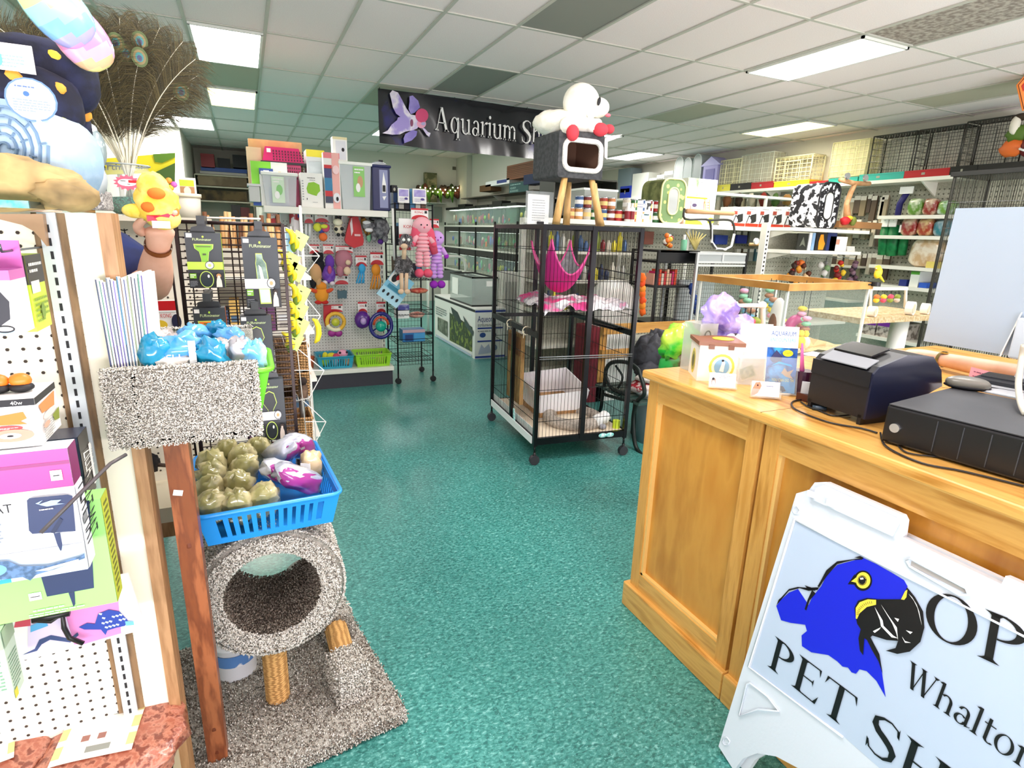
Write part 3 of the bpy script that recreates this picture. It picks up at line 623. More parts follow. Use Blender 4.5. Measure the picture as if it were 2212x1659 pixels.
spots=[(-.13,-.15,.075,.3,'Taste'),(-.065,-.155,.07,-.2,'Taste'),(-.005,-.14,.07,.2,'Ta'),(-.135,-.07,.085,.4,'Tasty'),(-.06,-.07,.09,-.3,'Ta'),(-.13,.01,.095,.1,'Taste'),(-.05,.02,.10,.3,'Taste'),(-.13,.09,.1,-.3,'Ta'),(-.055,.1,.105,.4,'Tasty'),(-.01,.16,.1,.1,'Ta'),(-.1,.17,.1,.2,'Ta')]
for i,(x,y,z,rz,tx)in enumerate(spots):
 c=Vector((x*1.12-.005,y*1.08+1.845,.744+z));m=MB();M_=Matrix.Rotation(rz,4,'Z')@ Matrix.Rotation(.5,4,'X')
 bag(m,c,(.09,.072,.135),OLV,M=M_,seed=i,nz=.3,n=20,ex=.9,nf=3.4);o=m.build('treat_bag',None,'olive see-through treat bag '+lab[i]+' of the blue basket','treat bag','olive treat bags in the blue basket')
 m=MB()
 for k in range(3):m.rod(c+M_ @ Vector((-.02+.018*k,.01,-.06)),c+M_ @ Vector((-.02+.018*k,.005,.045)),.0085,CHEW,8)
 m.build('chew_stick',o);m=MB();f=Face(m,c+M_ @ Vector((-.028,-.046,-.008)),M_ @ Vector((1,0,0)),M_ @ Vector((0,-.1,1)),.055,.03);f.t(tx,0,.1,.5,PAPER,wmax=.95);m.build('lettering',o)
for i,(x,y,z,rz,tl)in enumerate([(.045,-.03,.1,-.5,'slanting across the middle'),(.09,-.09,.1,-.9,'lying in front, magenta side up'),(.055,.1,.12,.5,'standing behind the slanting one'),(.115,.13,.12,-.3,'at the back right corner')]):
 c=Vector((x,y+1.85,.744+z));M_=Matrix.Rotation(rz,4,'Z')@ Matrix.Rotation(.95,4,'X');m=MB();bag(m,c,(.095,.07,.18),SILV,M=M_,seed=i+20,nz=.25)
 o=m.build('treat_bag',None,'silver and magenta foil treat bag '+tl,'treat bag','magenta treat bags in the blue basket');m=MB();bag(m,c+M_ @ Vector((.01,-.006,.0)),(.08,.066,.168),PRP,M=M_,seed=i+20,nz=.25);m.build('magenta_band',o)
 m=MB();f=Face(m,c+M_ @ Vector((-.02,-.048,-.02)),M_ @ Vector((0,0,1)),M_ @ Vector((-1,0,0)),.06,.03);f.line([(.1,.1),(.3,.9),(.5,.2),(.8,.8)],.12,PAPER);m.build('lettering',o)
c=Vector((.14,1.86+.0,.724+.11));m=MB();bag(m,c,(.07,.06,.12),mt('DCC49A',.25,h2='A98A5A',sc=12,coat=.5,bump=.3),tilt=.3,seed=9);o=m.build('treat_bag',None,'clear bag of tan chews with a white label, at the right of the blue basket','treat bag')
m=MB();m.box(c+Vector((-.02,-.032,.015)),(.03,.002,.022),PAPER,rz=-.3);m.build('paper_label',o)
# green basket, treat bags and magazines in the box perch
GB=mt('6FD22A',.35,coat=.2)
basket('plastic_basket','lime green basket sticking out behind the carpet box perch',(-.118,1.53,1.15),.235,.2,.125,GB,slots=8,top=1.24)
BLS=mt('3A8FD8',.2,h2='7CC0F0',sc=8,bump=.3,coat=.6);TEAL=mt('1A7FA8',.2,h2='1F9CC0',sc=8,bump=.3,coat=.6);CLR=mt('C9C3C0',.15,h2='8E7E76',sc=10,bump=.4,coat=.6)
tb=[(395,765,1.44,(.10,.06,.085),BLS,.1,'large blue treat bag with white stripe in the box perch'),(420,728,1.58,(.07,.05,.06),BLS,.5,'small blue bag top sticking up at the back left of the box perch'),(455,770,1.42,(.07,.05,.08),TEAL,-.5,'teal treat bag with a torn top in the middle of the box perch'),(335,765,1.42,(.06,.05,.07),TEAL,.6,'teal bag in front of the magazines'),
      (485,765,1.47,(.05,.05,.07),CLR,.2,'clear bag of brown treats between the teal and blue ones'),(500,735,1.55,(.07,.05,.06),BLS,-.3,'blue bag at the back right of the box perch'),(522,768,1.45,(.06,.05,.085),mt('B9B6B8',.25,h2='8F8C92',sc=9,coat=.5,bump=.4),.3,'grey plastic treat bag near the right of the box perch'),(548,775,1.44,(.055,.04,.09),mt('6CBEF4',.2,h2='D8ECFA',sc=16,coat=.5,bump=.3),-.2,'light blue bag with a penguin at the right end of the box perch'),
      (350,735,1.55,(.06,.05,.05),CLR,.1,'clear bag beside the magazines'),(470,715,1.6,(.05,.04,.05),TEAL,.1,'teal bag tip at the back of the box perch'),(380,790,1.42,(.07,.04,.05),mt('EDE6DC',.4,h2='B98A50',sc=10,ramp=(.5,.6)),.2,'white bag with a brown dog picture against the front carpet')]
for i,(px,py,y,sz,mm,rz,lb)in enumerate(tb):
 m=MB();c=ony(px,py,y);bag(m,c,sz,mm,rz=rz,tilt=.3,seed=i+40,nz=.5,n=18,nf=3.2);o=m.build('treat_bag',None,lb,'treat bag','blue and clear treat bags in the box perch')
 if i==0:m=MB();m.box(c+Vector((.022,-.033,.0)),(.014,.002,.07),PAPER,rz=.1);f=fy(m,(c.x-.03,c.y-.035,c.z-.01),(c.x+.01,c.y-.035,c.z+.01));f.t('FU',0,0,.9,mt('D8ECFA',.4));m.build('white_stripe',o)
P0=ony(300,785,1.46);COV=['2A3A5A','3E7C6A','4A3E86','5A6A7A','1E2E5A','6A5AA8','2F6E8C','6A5A4A','3C4878','7A8A6A','2A2A3A']
for i in range(14):
 bx=ony(240+i*6.4,790,1.398+.002*i);tx_=ony(205+i*7.6,604+(i % 3)*4-i,1.398+.002*i)
 bx=bx-Vector((0,0,.07));u=(tx_-bx);m=MB();w=Vector((-.002,.024,0))if i<7 else Vector((.004,.13,0));t_=Vector((.0056,0,0))
 m.add([bx,bx+t_,tx_+t_,tx_,bx+w,bx+w+t_,tx_+w+t_,tx_+w],[(0,1,2,3),(7,6,5,4),(3,2,6,7),(0,4,5,1),(1,5,6,2),(0,3,7,4)],mt('F6F4EC',.5));a,b=bx-Vector((.0003,.0004,0)),tx_-Vector((.0003,.0004,0))
 m.add([a,a+Vector((.0036,0,0)),b+Vector((.0026,0,0)),b],[(0,1,2,3)],mt(COV[i % 11],.4));a2,b2=a.lerp(b,0),a.lerp(b,.45);m.add([a2+Vector((0,-.0004,0)),a2+Vector((.0032,-.0004,0)),b2+Vector((.002,-.0004,0)),b2+Vector((0,-.0004,0))],[(0,1,2,3)],mt(COV[(i*3+4)% 11],.4))
 m.build('magazine',None,'thin pet magazine standing among the leaning row in the box perch','magazine','magazines leaning in the box perch')
# ---------------------------------------------------------------- second pegboard unit with vase of feathers on top
g2=thing('shop_gondola','cream pegboard unit behind the person, feather bowl standing on its top','shelving unit',(-.5,2.6,0))
m=MB();m.bb((-1.6,2.58,.56),(-.12,2.6,1.60),PEG);holes(m,(-.75,2.58,.58),(1,0,0),(0,0,1),.63,1.0,.0254,.0042,PEGH);m.build('pegboard',g2)
m=MB();m.bb((-1.6,2.46,1.6),(-.12,2.72,1.618),mt('D8D2BE',.5));m.build('top_board',g2)
m=MB();m.bb((-1.6,2.3,.5),(-.12,2.58,.56),mt('E2D8BE',.5));m.bb((-1.6,2.3,.44),(-.12,2.34,.5),WOODT);m.build('deck',g2)
m=MB();m.bb((-1.58,2.5,0),(-1.54,2.58,.44),BLACK);m.bb((-.2,2.5,0),(-.16,2.58,.44),BLACK);m.bb((-1.6,2.55,.36),(-.12,2.57,.5),BLACK);m.build('leg_frame',g2)
# squirrel-dark toy and kong-like bag on this pegboard
m=MB();c=ony(322,1000,2.52);m.ball(c,(.035,.03,.045),mt('141216',.9,bump=.8,bsc=60),n=14,nz=.5);m.tube([c+Vector((.02,0,-.01)),c+Vector((.06,0,-.02))],.008,mt('4A3A30',.8));m.build('plush_toy',None,'dark fuzzy toy hanging at the foot of the pegboard behind the cat tree','plush toy')
def dkt(f):f.r(0,.62,1,1,RED);f.r(0,.62,1,.68,WHITE);f.t('KONG',.35,.44,.14,RED,wmax=.4);f.e(.3,.2,.28,.16,mt('E8C22C',.5));f.r(0,0,1,.06,RED);f.e(.92,.3,.18,.25,mt('1B1D3C',.5))
pbox('toy_package','red and white toy bag hanging low beside the person\'s elbow','package',(325,650),(385,714),2.5,.03,mt('F2EEE8',.4),dkt)
m=MB();m.tube([ony(x,y,2.56)for x,y in[(248,487),(256,495),(268,498),(276,496)]],.002,INK);m.tube([ony(x,y,2.56)for x,y in[(268,494),(271,507)]],.002,INK);m.build('peg_hook',None,'small bent black hook on the pegboard beside the navy sleeve','hook')
# bowl with green gravel
VB=Vector((-.372,2.6,1.618));v_=thing('glass_fish_bowl','round glass bowl of green gravel holding the peacock feathers','bowl',VB)
m=MB();prof=[(.001,.003),(.055,.003),(.085,.03),(.104,.075),(.10,.12),(.075,.155),(.062,.168),(.07,.178)];m.lathe(prof,VB,mt('DCE8E6',.04,alpha=.2,spec=.9),36);m.tube(arc(VB+Vector((0,0,.178)),.07,0,360,32,'xy'),.003,mt('AEB8B6',.1),n=6);m.build('glass',v_)
m=MB();m.lathe([(.001,.006),(.053,.006),(.083,.032),(.096,.062),(.001,.07)],VB,mt('1D7A66',.5,h2='0E4A40',sc=130,h3='3FA890',ramp=(.4,.6),bump=.8,kind='voronoi'),32);m.build('green_gravel',v_,kind='stuff')
m=MB();f=Face(m,VB+Vector((-.035,-.108,.085)),(1,0,0),(0,.12,1),.085,.055);st_=[]
for k in range(28):rr=.5 if k % 2 else .38;st_.append((.5+rr*math.cos(k*math.pi/14)*1.0,.5+rr*math.sin(k*math.pi/14)))
f.p(st_,mt('E0607A',.5));f.e(.5,.5,.33,.22,PAPER);f.lines(.26,.54,.54,.64,1,INK);f.lines(.5,.36,.66,.44,1,INK);f.r(.55,.5,.9,.66,RED);m.build('price_sticker',v_)
# peacock feathers
STEM=mt('DCD8C2',.5);BARB=mt('453C22',.7);BARB2=mt('2C2A16',.7);BARB3=mt('5E5430',.7)
def bez(p0,p1,p2,t):return p0*(1-t)**2+p1*2*t*(1-t)+p2*t*t
tips=[(10,88,2.4,1),(0,62,2.3,0),(40,60,2.45,0),(20,130,2.35,0),(75,50,2.5,0),(118,85,2.5,1),(150,45,2.55,0),(205,62,2.5,1),(218,98,2.45,1),(248,70,2.55,1),(272,95,2.6,1),(258,38,2.65,0),(307,70,2.6,1),(308,105,2.55,1),(335,105,2.7,1),
  (345,60,2.65,0),(300,45,2.7,0),(230,45,2.7,0),(395,90,2.6,0),(372,90,2.7,0),(422,128,2.5,0),(408,190,2.6,1),(425,165,2.7,0),(180,120,2.6,0),(165,160,2.7,0),(60,95,2.6,0),(95,120,2.7,0),(278,140,2.7,0),(240,150,2.75,0),(140,110,2.4,0),(415,60+90,2.8,0),(205,200,2.5,0)]
rnd=random.Random(12);MOUTH=VB+Vector((0,0,.178))
for i,(px,py,y,eye)in enumerate(tips):
 tip=ony(px,py,y);hd=(tip-MOUTH);base=VB+Vector((-hd.x*.12,-.02+.01*(i % 5),.02));side=hd.x
 mid=MOUTH+hd*.5+Vector((-.05*side/.4 if abs(side)>.05 else 0,0,.06));pts=[bez(MOUTH+Vector((hd.x*.08,.02*math.sin(i),0)),mid,tip,t/12)for t in range(13)]
 f_=thing('peacock_feather','peacock feather in the glass bowl '+('with a blue-green eye at its tip' if eye else 'with a brown wispy tip'),'feather',base,group='peacock feathers with eyes' if eye else 'brown peacock feathers')
 m=MB();m.tube([base]+pts,.002,STEM,n=5,rs=[.003]+[.0026-.0018*t/12 for t in range(13)]);m.build('stem',f_)
 m=MB();L=hd.length;nb=330
 for k in range(nb):
  t=.22+.78*(k/nb)**.85;p=bez(pts[0],mid,tip,t);d=(bez(pts[0],mid,tip,min(t+.02,1.02))-p).normalized()
  w=d.cross(Vector((0,1,0))).normalized()*(1 if k % 2 else-1);w=(w+Vector((0,rnd.uniform(-.45,.45),0))).normalized()
  ln=(.035+.1*math.sin(math.pi*min(1,(t-.18)/.84))**.7)*rnd.uniform(.7,1.25);up=.55+.5*t
  q=p+(w*.75+d*up).normalized()*ln*.6;e=p+(w+d*up*.8).normalized()*ln+Vector((0,0,-.012 if t<.8 else .0));s_=d*.0008
  m.add([p-s_,p+s_,q+s_*.8,q-s_*.8,e],[(0,1,2,3),(3,2,4)],rnd.choice([BARB,BARB,BARB2,BARB3]))
 m.build('barbs',f_)
 if eye:
  m=MB();nrm=(Vector((0,0,1.6))-tip).normalized();u=Vector((0,0,1)).cross(nrm).normalized();v=nrm.cross(u)
  for rr,dx,mm in[(.031,0,mt('4A5A26',.5)),(.023,0,mt('7A6A38',.4)),(.015,0,mt('167A78',.35)),(.0095,-.003,mt('14245E',.3)),(.004,-.005,mt('0A1030',.3))]:
   o_=tip-d*.03+nrm*(.05+(.036-rr)*.1);m.poly([o_+u*(rr*.8*math.cos(a*.349))+v*(rr*math.sin(a*.349)+dx)for a in range(18)],mm)
  m.build('eye_spot',f_)
# little things on the tops around the bowl
def small(name,label,cat,px,py,y,fn,group=None):
 m=MB();fn(m,ony(px,py,y));return m.build(name,None,label,cat,group)
small('glass_ornament','silvery bird-shaped glass ornament left of the feather bowl','ornament',208,322,2.5,lambda m,c:(m.ball(c,(.03,.025,.065),mt('A9BCC0',.1,.4),n=14),m.ball(c+Vector((-.006,0,.06)),(.018,.016,.02),mt('DDE8EC',.1,.4)),m.bb(c-Vector((.012,.012,.15)),c+Vector((.012,.012,-.05)),mt('60706E',.3))))
small('framed_photo','framed picture of a brown bird behind the silver ornament','picture',172,345,2.62,lambda m,c:(m.box(c,(.07,.012,.1),mt('D6D0C4',.5)),m.box(c-Vector((0,.0065,0)),(.055,.002,.085),mt('8E7A5C',.6,h2='C9BEA6',sc=30))))
small('toy_bottle','red capped round toy jar left of the feather bowl','jar',184,365,2.48,lambda m,c:(m.cyl(c-Vector((0,0,.065)),.022,.06,mt('2E6A3A',.5)),m.ball(c,(.024,.024,.022),mt('A8222A',.5))))
small('toy_figure','light blue and orange upright toy at the end of the glass shelf','toy',196,408,1.42,lambda m,c:(m.cyl(c-Vector((0,0,.02)),.009,.032,mt('3FA0D8',.4)),m.ball(c+Vector((0,0,.018)),.008,mt('E8762A',.4)),m.ball(c+Vector((-.001,0,.033)),(.012,.008,.006),mt('6AC0E8',.4))))
def jarcard(f):f.r(.1,.1,.9,.6,mt('B98A5E',.6));f.r(.1,.62,.9,.9,mt('C9DC3A',.5));f.e(.5,.4,.2,.2,mt('EEE0D0',.6))
pbox('picture_card','white framed card with a lime heading above the plastic tub','card',(385,384),(424,432),2.9,.01,PAPER,jarcard)
small('plastic_tub','cream lidded tub right of the orange plush toy','tub',403,448,2.85,lambda m,c:(m.lathe([(.001,-.055),(.05,-.055),(.056,.04),(.001,.042)],c,mt('DCD6C6',.4),24),m.lathe([(.001,.04),(.06,.04),(.06,.055),(.001,.057)],c,mt('EFE6CC',.4),24)))
# yellow banner behind the bowl
m=MB();P=[ony(x,y,3.3)for x,y in[(196,345),(378,330),(378,372),(198,378)]];m.prism(P,(0,.01,0),mt('F2E62A',.5));f=Face(m,P[3]-Vector((0,.002,0)),P[2]-P[3],P[0]-P[3],(P[2]-P[3]).length,(P[0]-P[3]).length,.002)
f.t('Earthborn',.05,.28,.5,INK,wmax=.8);m.poly([ony(x,y,3.29)for x,y in[(330,333),(378,330),(378,340),(350,352),(335,350)]],mt('5E8A22',.6));m.poly([ony(x,y,3.285)for x,y in[(335,372),(378,352),(378,400),(345,398)]],mt('4A6A2A',.6))
m.rod((P[3].x+.1,3.32,0),(P[0].x+.1,3.32,P[0].z),.01,SHELFW,6);m.build('shelf_banner',None,'yellow lettered banner with green leaves behind the feather bowl','banner')
small('fabric_flower','pink and orange artificial flower above the orange plush toy','flower',362,398,2.7,lambda m,c:[m.ball(c+Vector((.022*math.cos(a),-.004,.014*math.sin(a))),.012,mt(cc,.6),n=8)for a,cc in((0,'D86AC0'),(1.3,'F0A03A'),(2.6,'E84A3A'),(4,'C86AE0'),(5.2,'F0C040'))])
# ---------------------------------------------------------------- person behind the pegboard, arm raised with a plush toy
def skinned(name,verts,edges,radii,mat,root=0,lv=2,parent=None,flat=None):
 me=bpy.data.meshes.new(name);me.from_pydata([tuple(v)for v in verts],edges,[]);o=bpy.data.objects.new(name,me);COL.objects.link(o)
 sk=o.modifiers.new('skin','SKIN');sk.use_smooth_shade=True
 for i,r_ in enumerate(radii):
  d=me.skin_vertices[0].data[i];d.radius=(r_,r_)if not hasattr(r_,'__len__')else r_;d.use_root=(i==root)
 ss=o.modifiers.new('sub','SUBSURF');ss.levels=lv;ss.render_levels=lv
 me.materials.append(mat)
 if parent:o.parent=parent;o.matrix_parent_inverse=MW(parent).inverted()
 return o
pr=thing('person','person in a navy t-shirt holding up an orange plush toy, mostly hidden behind pegboard','person',(-.52,2.12,0))
hand=ony(347,490,1.80);wr=ony(342,528,1.83);el=ony(333,628,1.98);sh=Vector((-.335,2.08,1.46))
J=[(-.55,2.12,.95),(-.55,2.12,1.15),(-.54,2.12,1.36),(-.54,2.12,1.5),(-.54,2.11,1.58),(-.55,2.1,1.64),sh,sh.lerp(el,.55),el,el.lerp(wr,.4),el.lerp(wr,.8),wr,wr.lerp(hand,.55),hand,
     (-.63,2.12,.9),(-.64,2.12,.5),(-.64,2.12,.06),(-.64,2.03,.03),(-.47,2.12,.9),(-.46,2.12,.5),(-.46,2.12,.06),(-.46,2.03,.03),(-.75,2.12,1.45),(-.78,2.12,1.18),(-.77,2.05,.95)]
Ed=[(0,1),(1,2),(2,3),(3,4),(4,5),(2,6),(6,7),(7,8),(8,9),(9,10),(10,11),(11,12),(12,13),(0,14),(14,15),(15,16),(16,17),(0,18),(18,19),(19,20),(20,21),(2,22),(22,23),(23,24)]
Ra=[(.16,.11),(.15,.1),(.16,.1),.055,.07,.085,.07,.055,.05,.05,.038,(.028,.024),(.04,.02),(.042,.018),.09,.06,.045,.04,.09,.06,.045,.04,.06,.045,.035]
skinned('body',J,Ed,Ra,SKIN,parent=pr)
m=MB();hh=Vector((-.56,2.1,1.68));m.ball(hh,(.075,.09,.11),SKIN,n=20);m.ball(hh+Vector((0,-.09,-.01)),(.014,.02,.02),SKIN);m.build('head',pr)
m=MB();m.ball(hh+Vector((0,.012,.02)),(.085,.095,.11),mt('4A3628',.8),n=18);m.build('hair',pr)
# fingers closing on the toy
hu=(hand-wr).normalized();hs=Vector((1,0,0))
for k,(dx,ln)in enumerate([(-.030,.062),(-.010,.07),(.011,.066),(.030,.054)]):
 b=hand+hs*dx+hu*.012+Vector((0,.012,0));skinned('finger',[b,b+hu*ln*.45+Vector((0,-.01,0)),b+hu*ln*.7+Vector((0,-.034,0)),b+hu*ln*.55+Vector((0,-.055,0))],[(0,1),(1,2),(2,3)],[.0105,.0098,.009,.0075],SKIN,parent=pr,lv=1)
b=hand+hs*-.035-hu*.025;skinned('thumb',[b,b+Vector((-.012,-.025,.018)),b+Vector((.008,-.045,.038)),b+Vector((.03,-.052,.045))],[(0,1),(1,2),(2,3)],[.016,.0125,.0115,.009],SKIN,parent=pr,lv=1)
NV=mt('101A44',.85,h2='18265A',sc=12,bump=.2)
m=MB();m.tube([(-.55,2.12,.92),(-.55,2.12,1.1),(-.54,2.12,1.3),(-.54,2.12,1.46),(-.54,2.12,1.5)],.2,NV,n=20,rs=[.18,.175,.185,.16,.08])
s2=sh.lerp(el,.02);s3=sh.lerp(el,.62);m.tube([(-.46,2.12,1.4),s2+Vector((0,.01,.01)),sh.lerp(el,.35),s3],.08,NV,n=18,rs=[.1,.105,.088,.074]);m.build('navy_shirt',pr)
m=MB();m.tube([(-.64,2.12,.95),(-.64,2.12,.5),(-.64,2.12,.08)],.1,mt('2A2E3A',.8),n=14,rs=[.115,.085,.07]);m.tube([(-.46,2.12,.95),(-.46,2.12,.5),(-.46,2.12,.08)],.1,mt('2A2E3A',.8),n=14,rs=[.115,.085,.07]);m.build('trousers',pr)
m=MB();d=(wr-el).normalized();m.tube([wr-d*.016,wr-d*.001],.033,mt('8A4A1E',.5),n=20,caps=False);m.tube([wr-d*.016,wr-d*.001],.031,mt('8A4A1E',.5),n=20,caps=False);m.build('leather_wristband',pr)
PY=mt('F8D24A',.9,h2='FBE27A',sc=30,bump=.4);PO=mt('F07A2A',.9);t_=thing('plush_toy','yellow and orange plush bird toy held up in the hand','plush toy',hand+Vector((0,-.05,.02)))
m=MB();c=ony(340,440,1.76);m.ball(c,(.05,.035,.055),PY,n=20,nz=.2,seed=2);m.ball(c+Vector((-.005,-.004,.04)),(.036,.03,.036),PY,n=18,nz=.15);m.ball(c+Vector((-.05,0,-.02)),(.03,.015,.018),PY);m.ball(c+Vector((.01,0,-.035)),(.04,.03,.03),PY);m.build('body',t_)
m=MB();m.ball(ony(338,418,1.725),(.02,.012,.014),PO);m.ball(ony(322,447,1.735),(.018,.014,.014),PO);m.ball(ony(370,456,1.75),(.018,.014,.02),PO);m.build('orange_patch',t_)
m=MB();A=ony(318,478,1.73);B=ony(378,474,1.74);m.prism([A,B,B+Vector((0,0,.018)),A.lerp(B,.5)+Vector((0,-.012,.012)),A+Vector((0,0,.014))],(0,.006,0),mt('E8304E',.4));m.bb(A+Vector((.01,-.004,-.016)),A+Vector((.05,-.002,.002)),mt('F6D8DC',.4));m.build('ribbon',t_)
# ---------------------------------------------------------------- gridwall with tool packages
GW=mt('2E1F1E',.35,.4)
gw=thing('gridwall_panel','brown-black wire gridwall display behind the cat tree','display rack',(-.03,2.18,0))
m=MB();GXL,GXR,GZB,GZT=-.2,.118,.66,1.6
for(yy,oxl)in((2.15,0),(2.23,.02)):
 for k in range(42):z=GZT-k*.0224;m.rod((GXL+oxl,yy,z),(GXR+oxl,yy,z),.0019 if yy<2.2 else .0014,GW)
 for x in(GXL+.005,GXL+.08,GXL+.155,GXL+.23):m.rod((x+oxl,yy+.004,GZB),(x+oxl,yy+.004,GZT),.0022,GW)
m.build('wires',gw)
m=MB()
for x in(GXL,GXR):m.bb((x-.005,2.143,0),(x+.005,2.157,GZT+.006),GW)
m.rod((GXL-.012,2.12,GZB),(GXL-.022,2.12,1.62),.0035,GW,6);m.rod((GXL,2.15,GZT+.004),(GXR,2.15,GZT+.004),.005,GW,6);m.rod((GXL+.0,2.23,GZT),(GXR+.02,2.23,GZT),.003,GW,6);m.bb((GXL,2.13,0),(GXL+.04,2.5,.03),GW);m.bb((GXR-.04,2.13,0),(GXR,2.5,.03),GW);m.build('frame',gw)
m=MB();A,B=ony(431,470,2.2),ony(563,473,2.2);m.rod(A,B,.0035,SHELFW,8);m.rod(A,A-Vector((0,0,.03)),.003,SHELFW,6);m.build('white_hang_bar',gw)
LIME=mt('B6E04A',.4);PKB=mt('30363C',.45,h2='3A4046',sc=4);OUTL=mt('CBE86A',.45);ORNG=mt('F07A24',.4);GREENT=mt('7CB82E',.4)
def furbox(name,label,p0,p1,y,kind,sidecol,bandc,discx=.78,bandy=.36):
 def d(f):
  f.r(0,0,1,.28,mt('1E2024',.45));f.t('FURminator',.2,.86,.045,mt('D9EEB0',.45)if bandc !=PAPER or kind>1 else PAPER,wmax=.62);f.e(.5,.93,.03,.018,LIME);
  if kind==0:sh_=[(.22,.8),(.78,.8),(.76,.72),(.64,.66),(.6,.52),(.6,.42),(.4,.42),(.4,.52),(.36,.66),(.24,.72)];c1=GREENT
  elif kind==2:sh_=[(.12,.8),(.9,.8),(.88,.74),(.66,.6),(.6,.42),(.4,.42),(.36,.6),(.14,.74)];c1=ORNG
  elif kind==1:sh_=[(.36,.78),(.54,.78),(.56,.7),(.64,.64),(.7,.3),(.36,.3),(.34,.64),(.36,.7)];c1=mt('4A6A5A',.4,h2='8FA79C',sc=20)
  else:sh_=[(.34,.78),(.5,.82),(.66,.78),(.74,.62),(.6,.5),(.6,.4),(.42,.4),(.42,.5),(.26,.62)];c1=mt('1A1E1E',.3)
  f.p(sh_,OUTL);f.p([(.5+(a-.5)*.9,.6+(b-.6)*.93)for a,b in sh_],c1)
  if kind in(0,2):f.r(.3,.745,.7,.765,mt('5A6E30',.4));f.r(.45,.6,.55,.63,mt('3C4A20',.4))
  if kind==1:f.p([(.42,.62),(.5,.58),(.56,.4),(.46,.4)],mt('DCE8E4',.3));f.p([(.38,.28),(.7,.28),(.72,.06),(.4,.06)],OUTL);f.p([(.4,.27),(.68,.27),(.7,.08),(.42,.08)],mt('B8C4CC',.3))
  else:f.e(.5,.16,.2,.155,OUTL);f.e(.5,.16,.18,.14,mt('20282A',.15));f.e(.56,.22,.03,.03,PAPER)
  f.r(0,bandy-.08,1 if kind==0 else .8,bandy+.06,bandc);f.e(discx,bandy,.13,.075,mt('3A3C40',.4));f.e(discx,bandy,.11,.063,PAPER);f.e(discx,bandy,.05,.03,mt('B8D070',.4)if kind==0 else mt('C8A878',.5))
  f.r(.04,.18,.22,.27,GREENT);f.lines(.05,.19,.21,.26,2,PAPER);f.lines(.03,.03,.24,.14,5,mt('8A9098',.5))
  dg=mt('E8DCD0',.6);f.p([(.76,.02),(.93,.02),(.92,.14),(.88,.2),(.8,.2),(.77,.12)],dg);f.e(.85,.23,.07,.04,mt('B98A5A',.6)if kind==0 else mt('3A2E2A',.6));f.e(.85,.21,.035,.025,dg)
 def sd(f):f.r(0,0,1,1,sidecol)
 o,a,b=pbox(name,label,'package',p0,p1,y,.045,PKB,d,side=sd)
 m=MB();cx_=(a.x+b.x)/2;m.prism([Vector((cx_-.035,a.y+.02,b.z)),Vector((cx_+.035,a.y+.02,b.z)),Vector((cx_+.03,a.y+.02,b.z+.018)),Vector((cx_+.012,a.y+.02,b.z+.02)),Vector((cx_+.01,a.y+.02,b.z+.035)),Vector((cx_-.012,a.y+.02,b.z+.035)),Vector((cx_-.014,a.y+.02,b.z+.02)),Vector((cx_-.03,a.y+.02,b.z+.016))],(0,.004,0),mt('3A3E42',.4));m.build('hang_tab',o)
 m=MB();m.box(((a.x*.88+b.x*.12),a.y-.001,b.z*.95+a.z*.05),((b.x-a.x)*.16,.001,.012),PAPER);m.build('price_sticker',o)
 m=MB();m.bb((cx_-.011,2.0,b.z+.026),(cx_+.011,2.146,b.z+.05),mt('33373A',.4));m.build('peg_hook',None,'flat dark hook: '+label.replace('on the gridwall','').strip(' ,'),'hook');return o
furbox('grooming_tool_package','black and lime brush package, top left on the gridwall',(404,503),(481,622),2.03,0,LIME,LIME,.62,.42)
furbox('grooming_tool_package','tall black package with a white band, top right on the gridwall',(527,513),(603,665),2.03,1,PAPER,mt('E4E8EE',.4),.75,.36)
furbox('grooming_tool_package','black package with an orange brush, lower left on the gridwall',(423,665),(492,800),2.05,2,ORNG,ORNG,.7,.3)
furbox('grooming_tool_package','black package with a small cat comb, middle right on the gridwall',(523,682),(590,805),2.04,3,mt('B9BDC4',.4),mt('E4E8EE',.4),.78,.3)
furbox('grooming_tool_package','black package with a large spade-shaped brush, lowest on the gridwall',(552,820),(616,950),2.03,3,mt('9EA2A8',.4),mt('D9DCE0',.4),.74,.42)
# ---- shelves and goods seen behind the gridwall
g3=thing('wire_shelf_unit','white shelf unit crowded with sticks and baskets behind the gridwall','shelving unit',(.1,3.0,0))
m=MB()
for z in(.35,.62,.9,1.13,1.38):m.bb((-.3,2.78,z-.015),(.26,3.1,z),SHELFW);
m.build('shelf',g3);m=MB()
for x in(-.3,.25):m.bb((x,3.08,0),(x+.012,3.1,1.7),SHELFW)
m.bb((-.3,3.1,.35),(.26,3.11,1.45),mt('D9D2C4',.6));m.build('back_frame',g3)
STK=[mt('B98A52',.6),mt('8E5A30',.6),mt('D6B27C',.6),mt('6E4426',.6),mt('C9A06A',.6)]
rnd=random.Random(8)
t=thing('stick_bin','bin of brown chew sticks standing above the gridwall','bin',(-.02,2.9,1.38));m=MB();
for a,b in(((-.22,2.8,1.38),(.17,2.81,1.5)),((-.22,2.99,1.38),(.17,3.0,1.5)),((-.22,2.8,1.38),(-.21,3.0,1.5)),((.16,2.8,1.38),(.17,3.0,1.5))):m.bb(a,b,mt('C8C2B4',.5))
m.build('bin_body',t)
for k in range(34):
 x=-.2+.34*(k % 17)/16+rnd.uniform(-.006,.006);y=2.83+.13*(k//17)+rnd.uniform(-.02,.02);m=MB();m.rod((x,y,1.385),(x+rnd.uniform(-.02,.02),y+rnd.uniform(-.02,.02),1.62+rnd.uniform(-.04,.035)),.009,STK[k % 5],7)
 m.build('chew_stick',None,'brown chew stick standing upright in the bin behind the gridwall','chew stick','chew sticks in the bin')
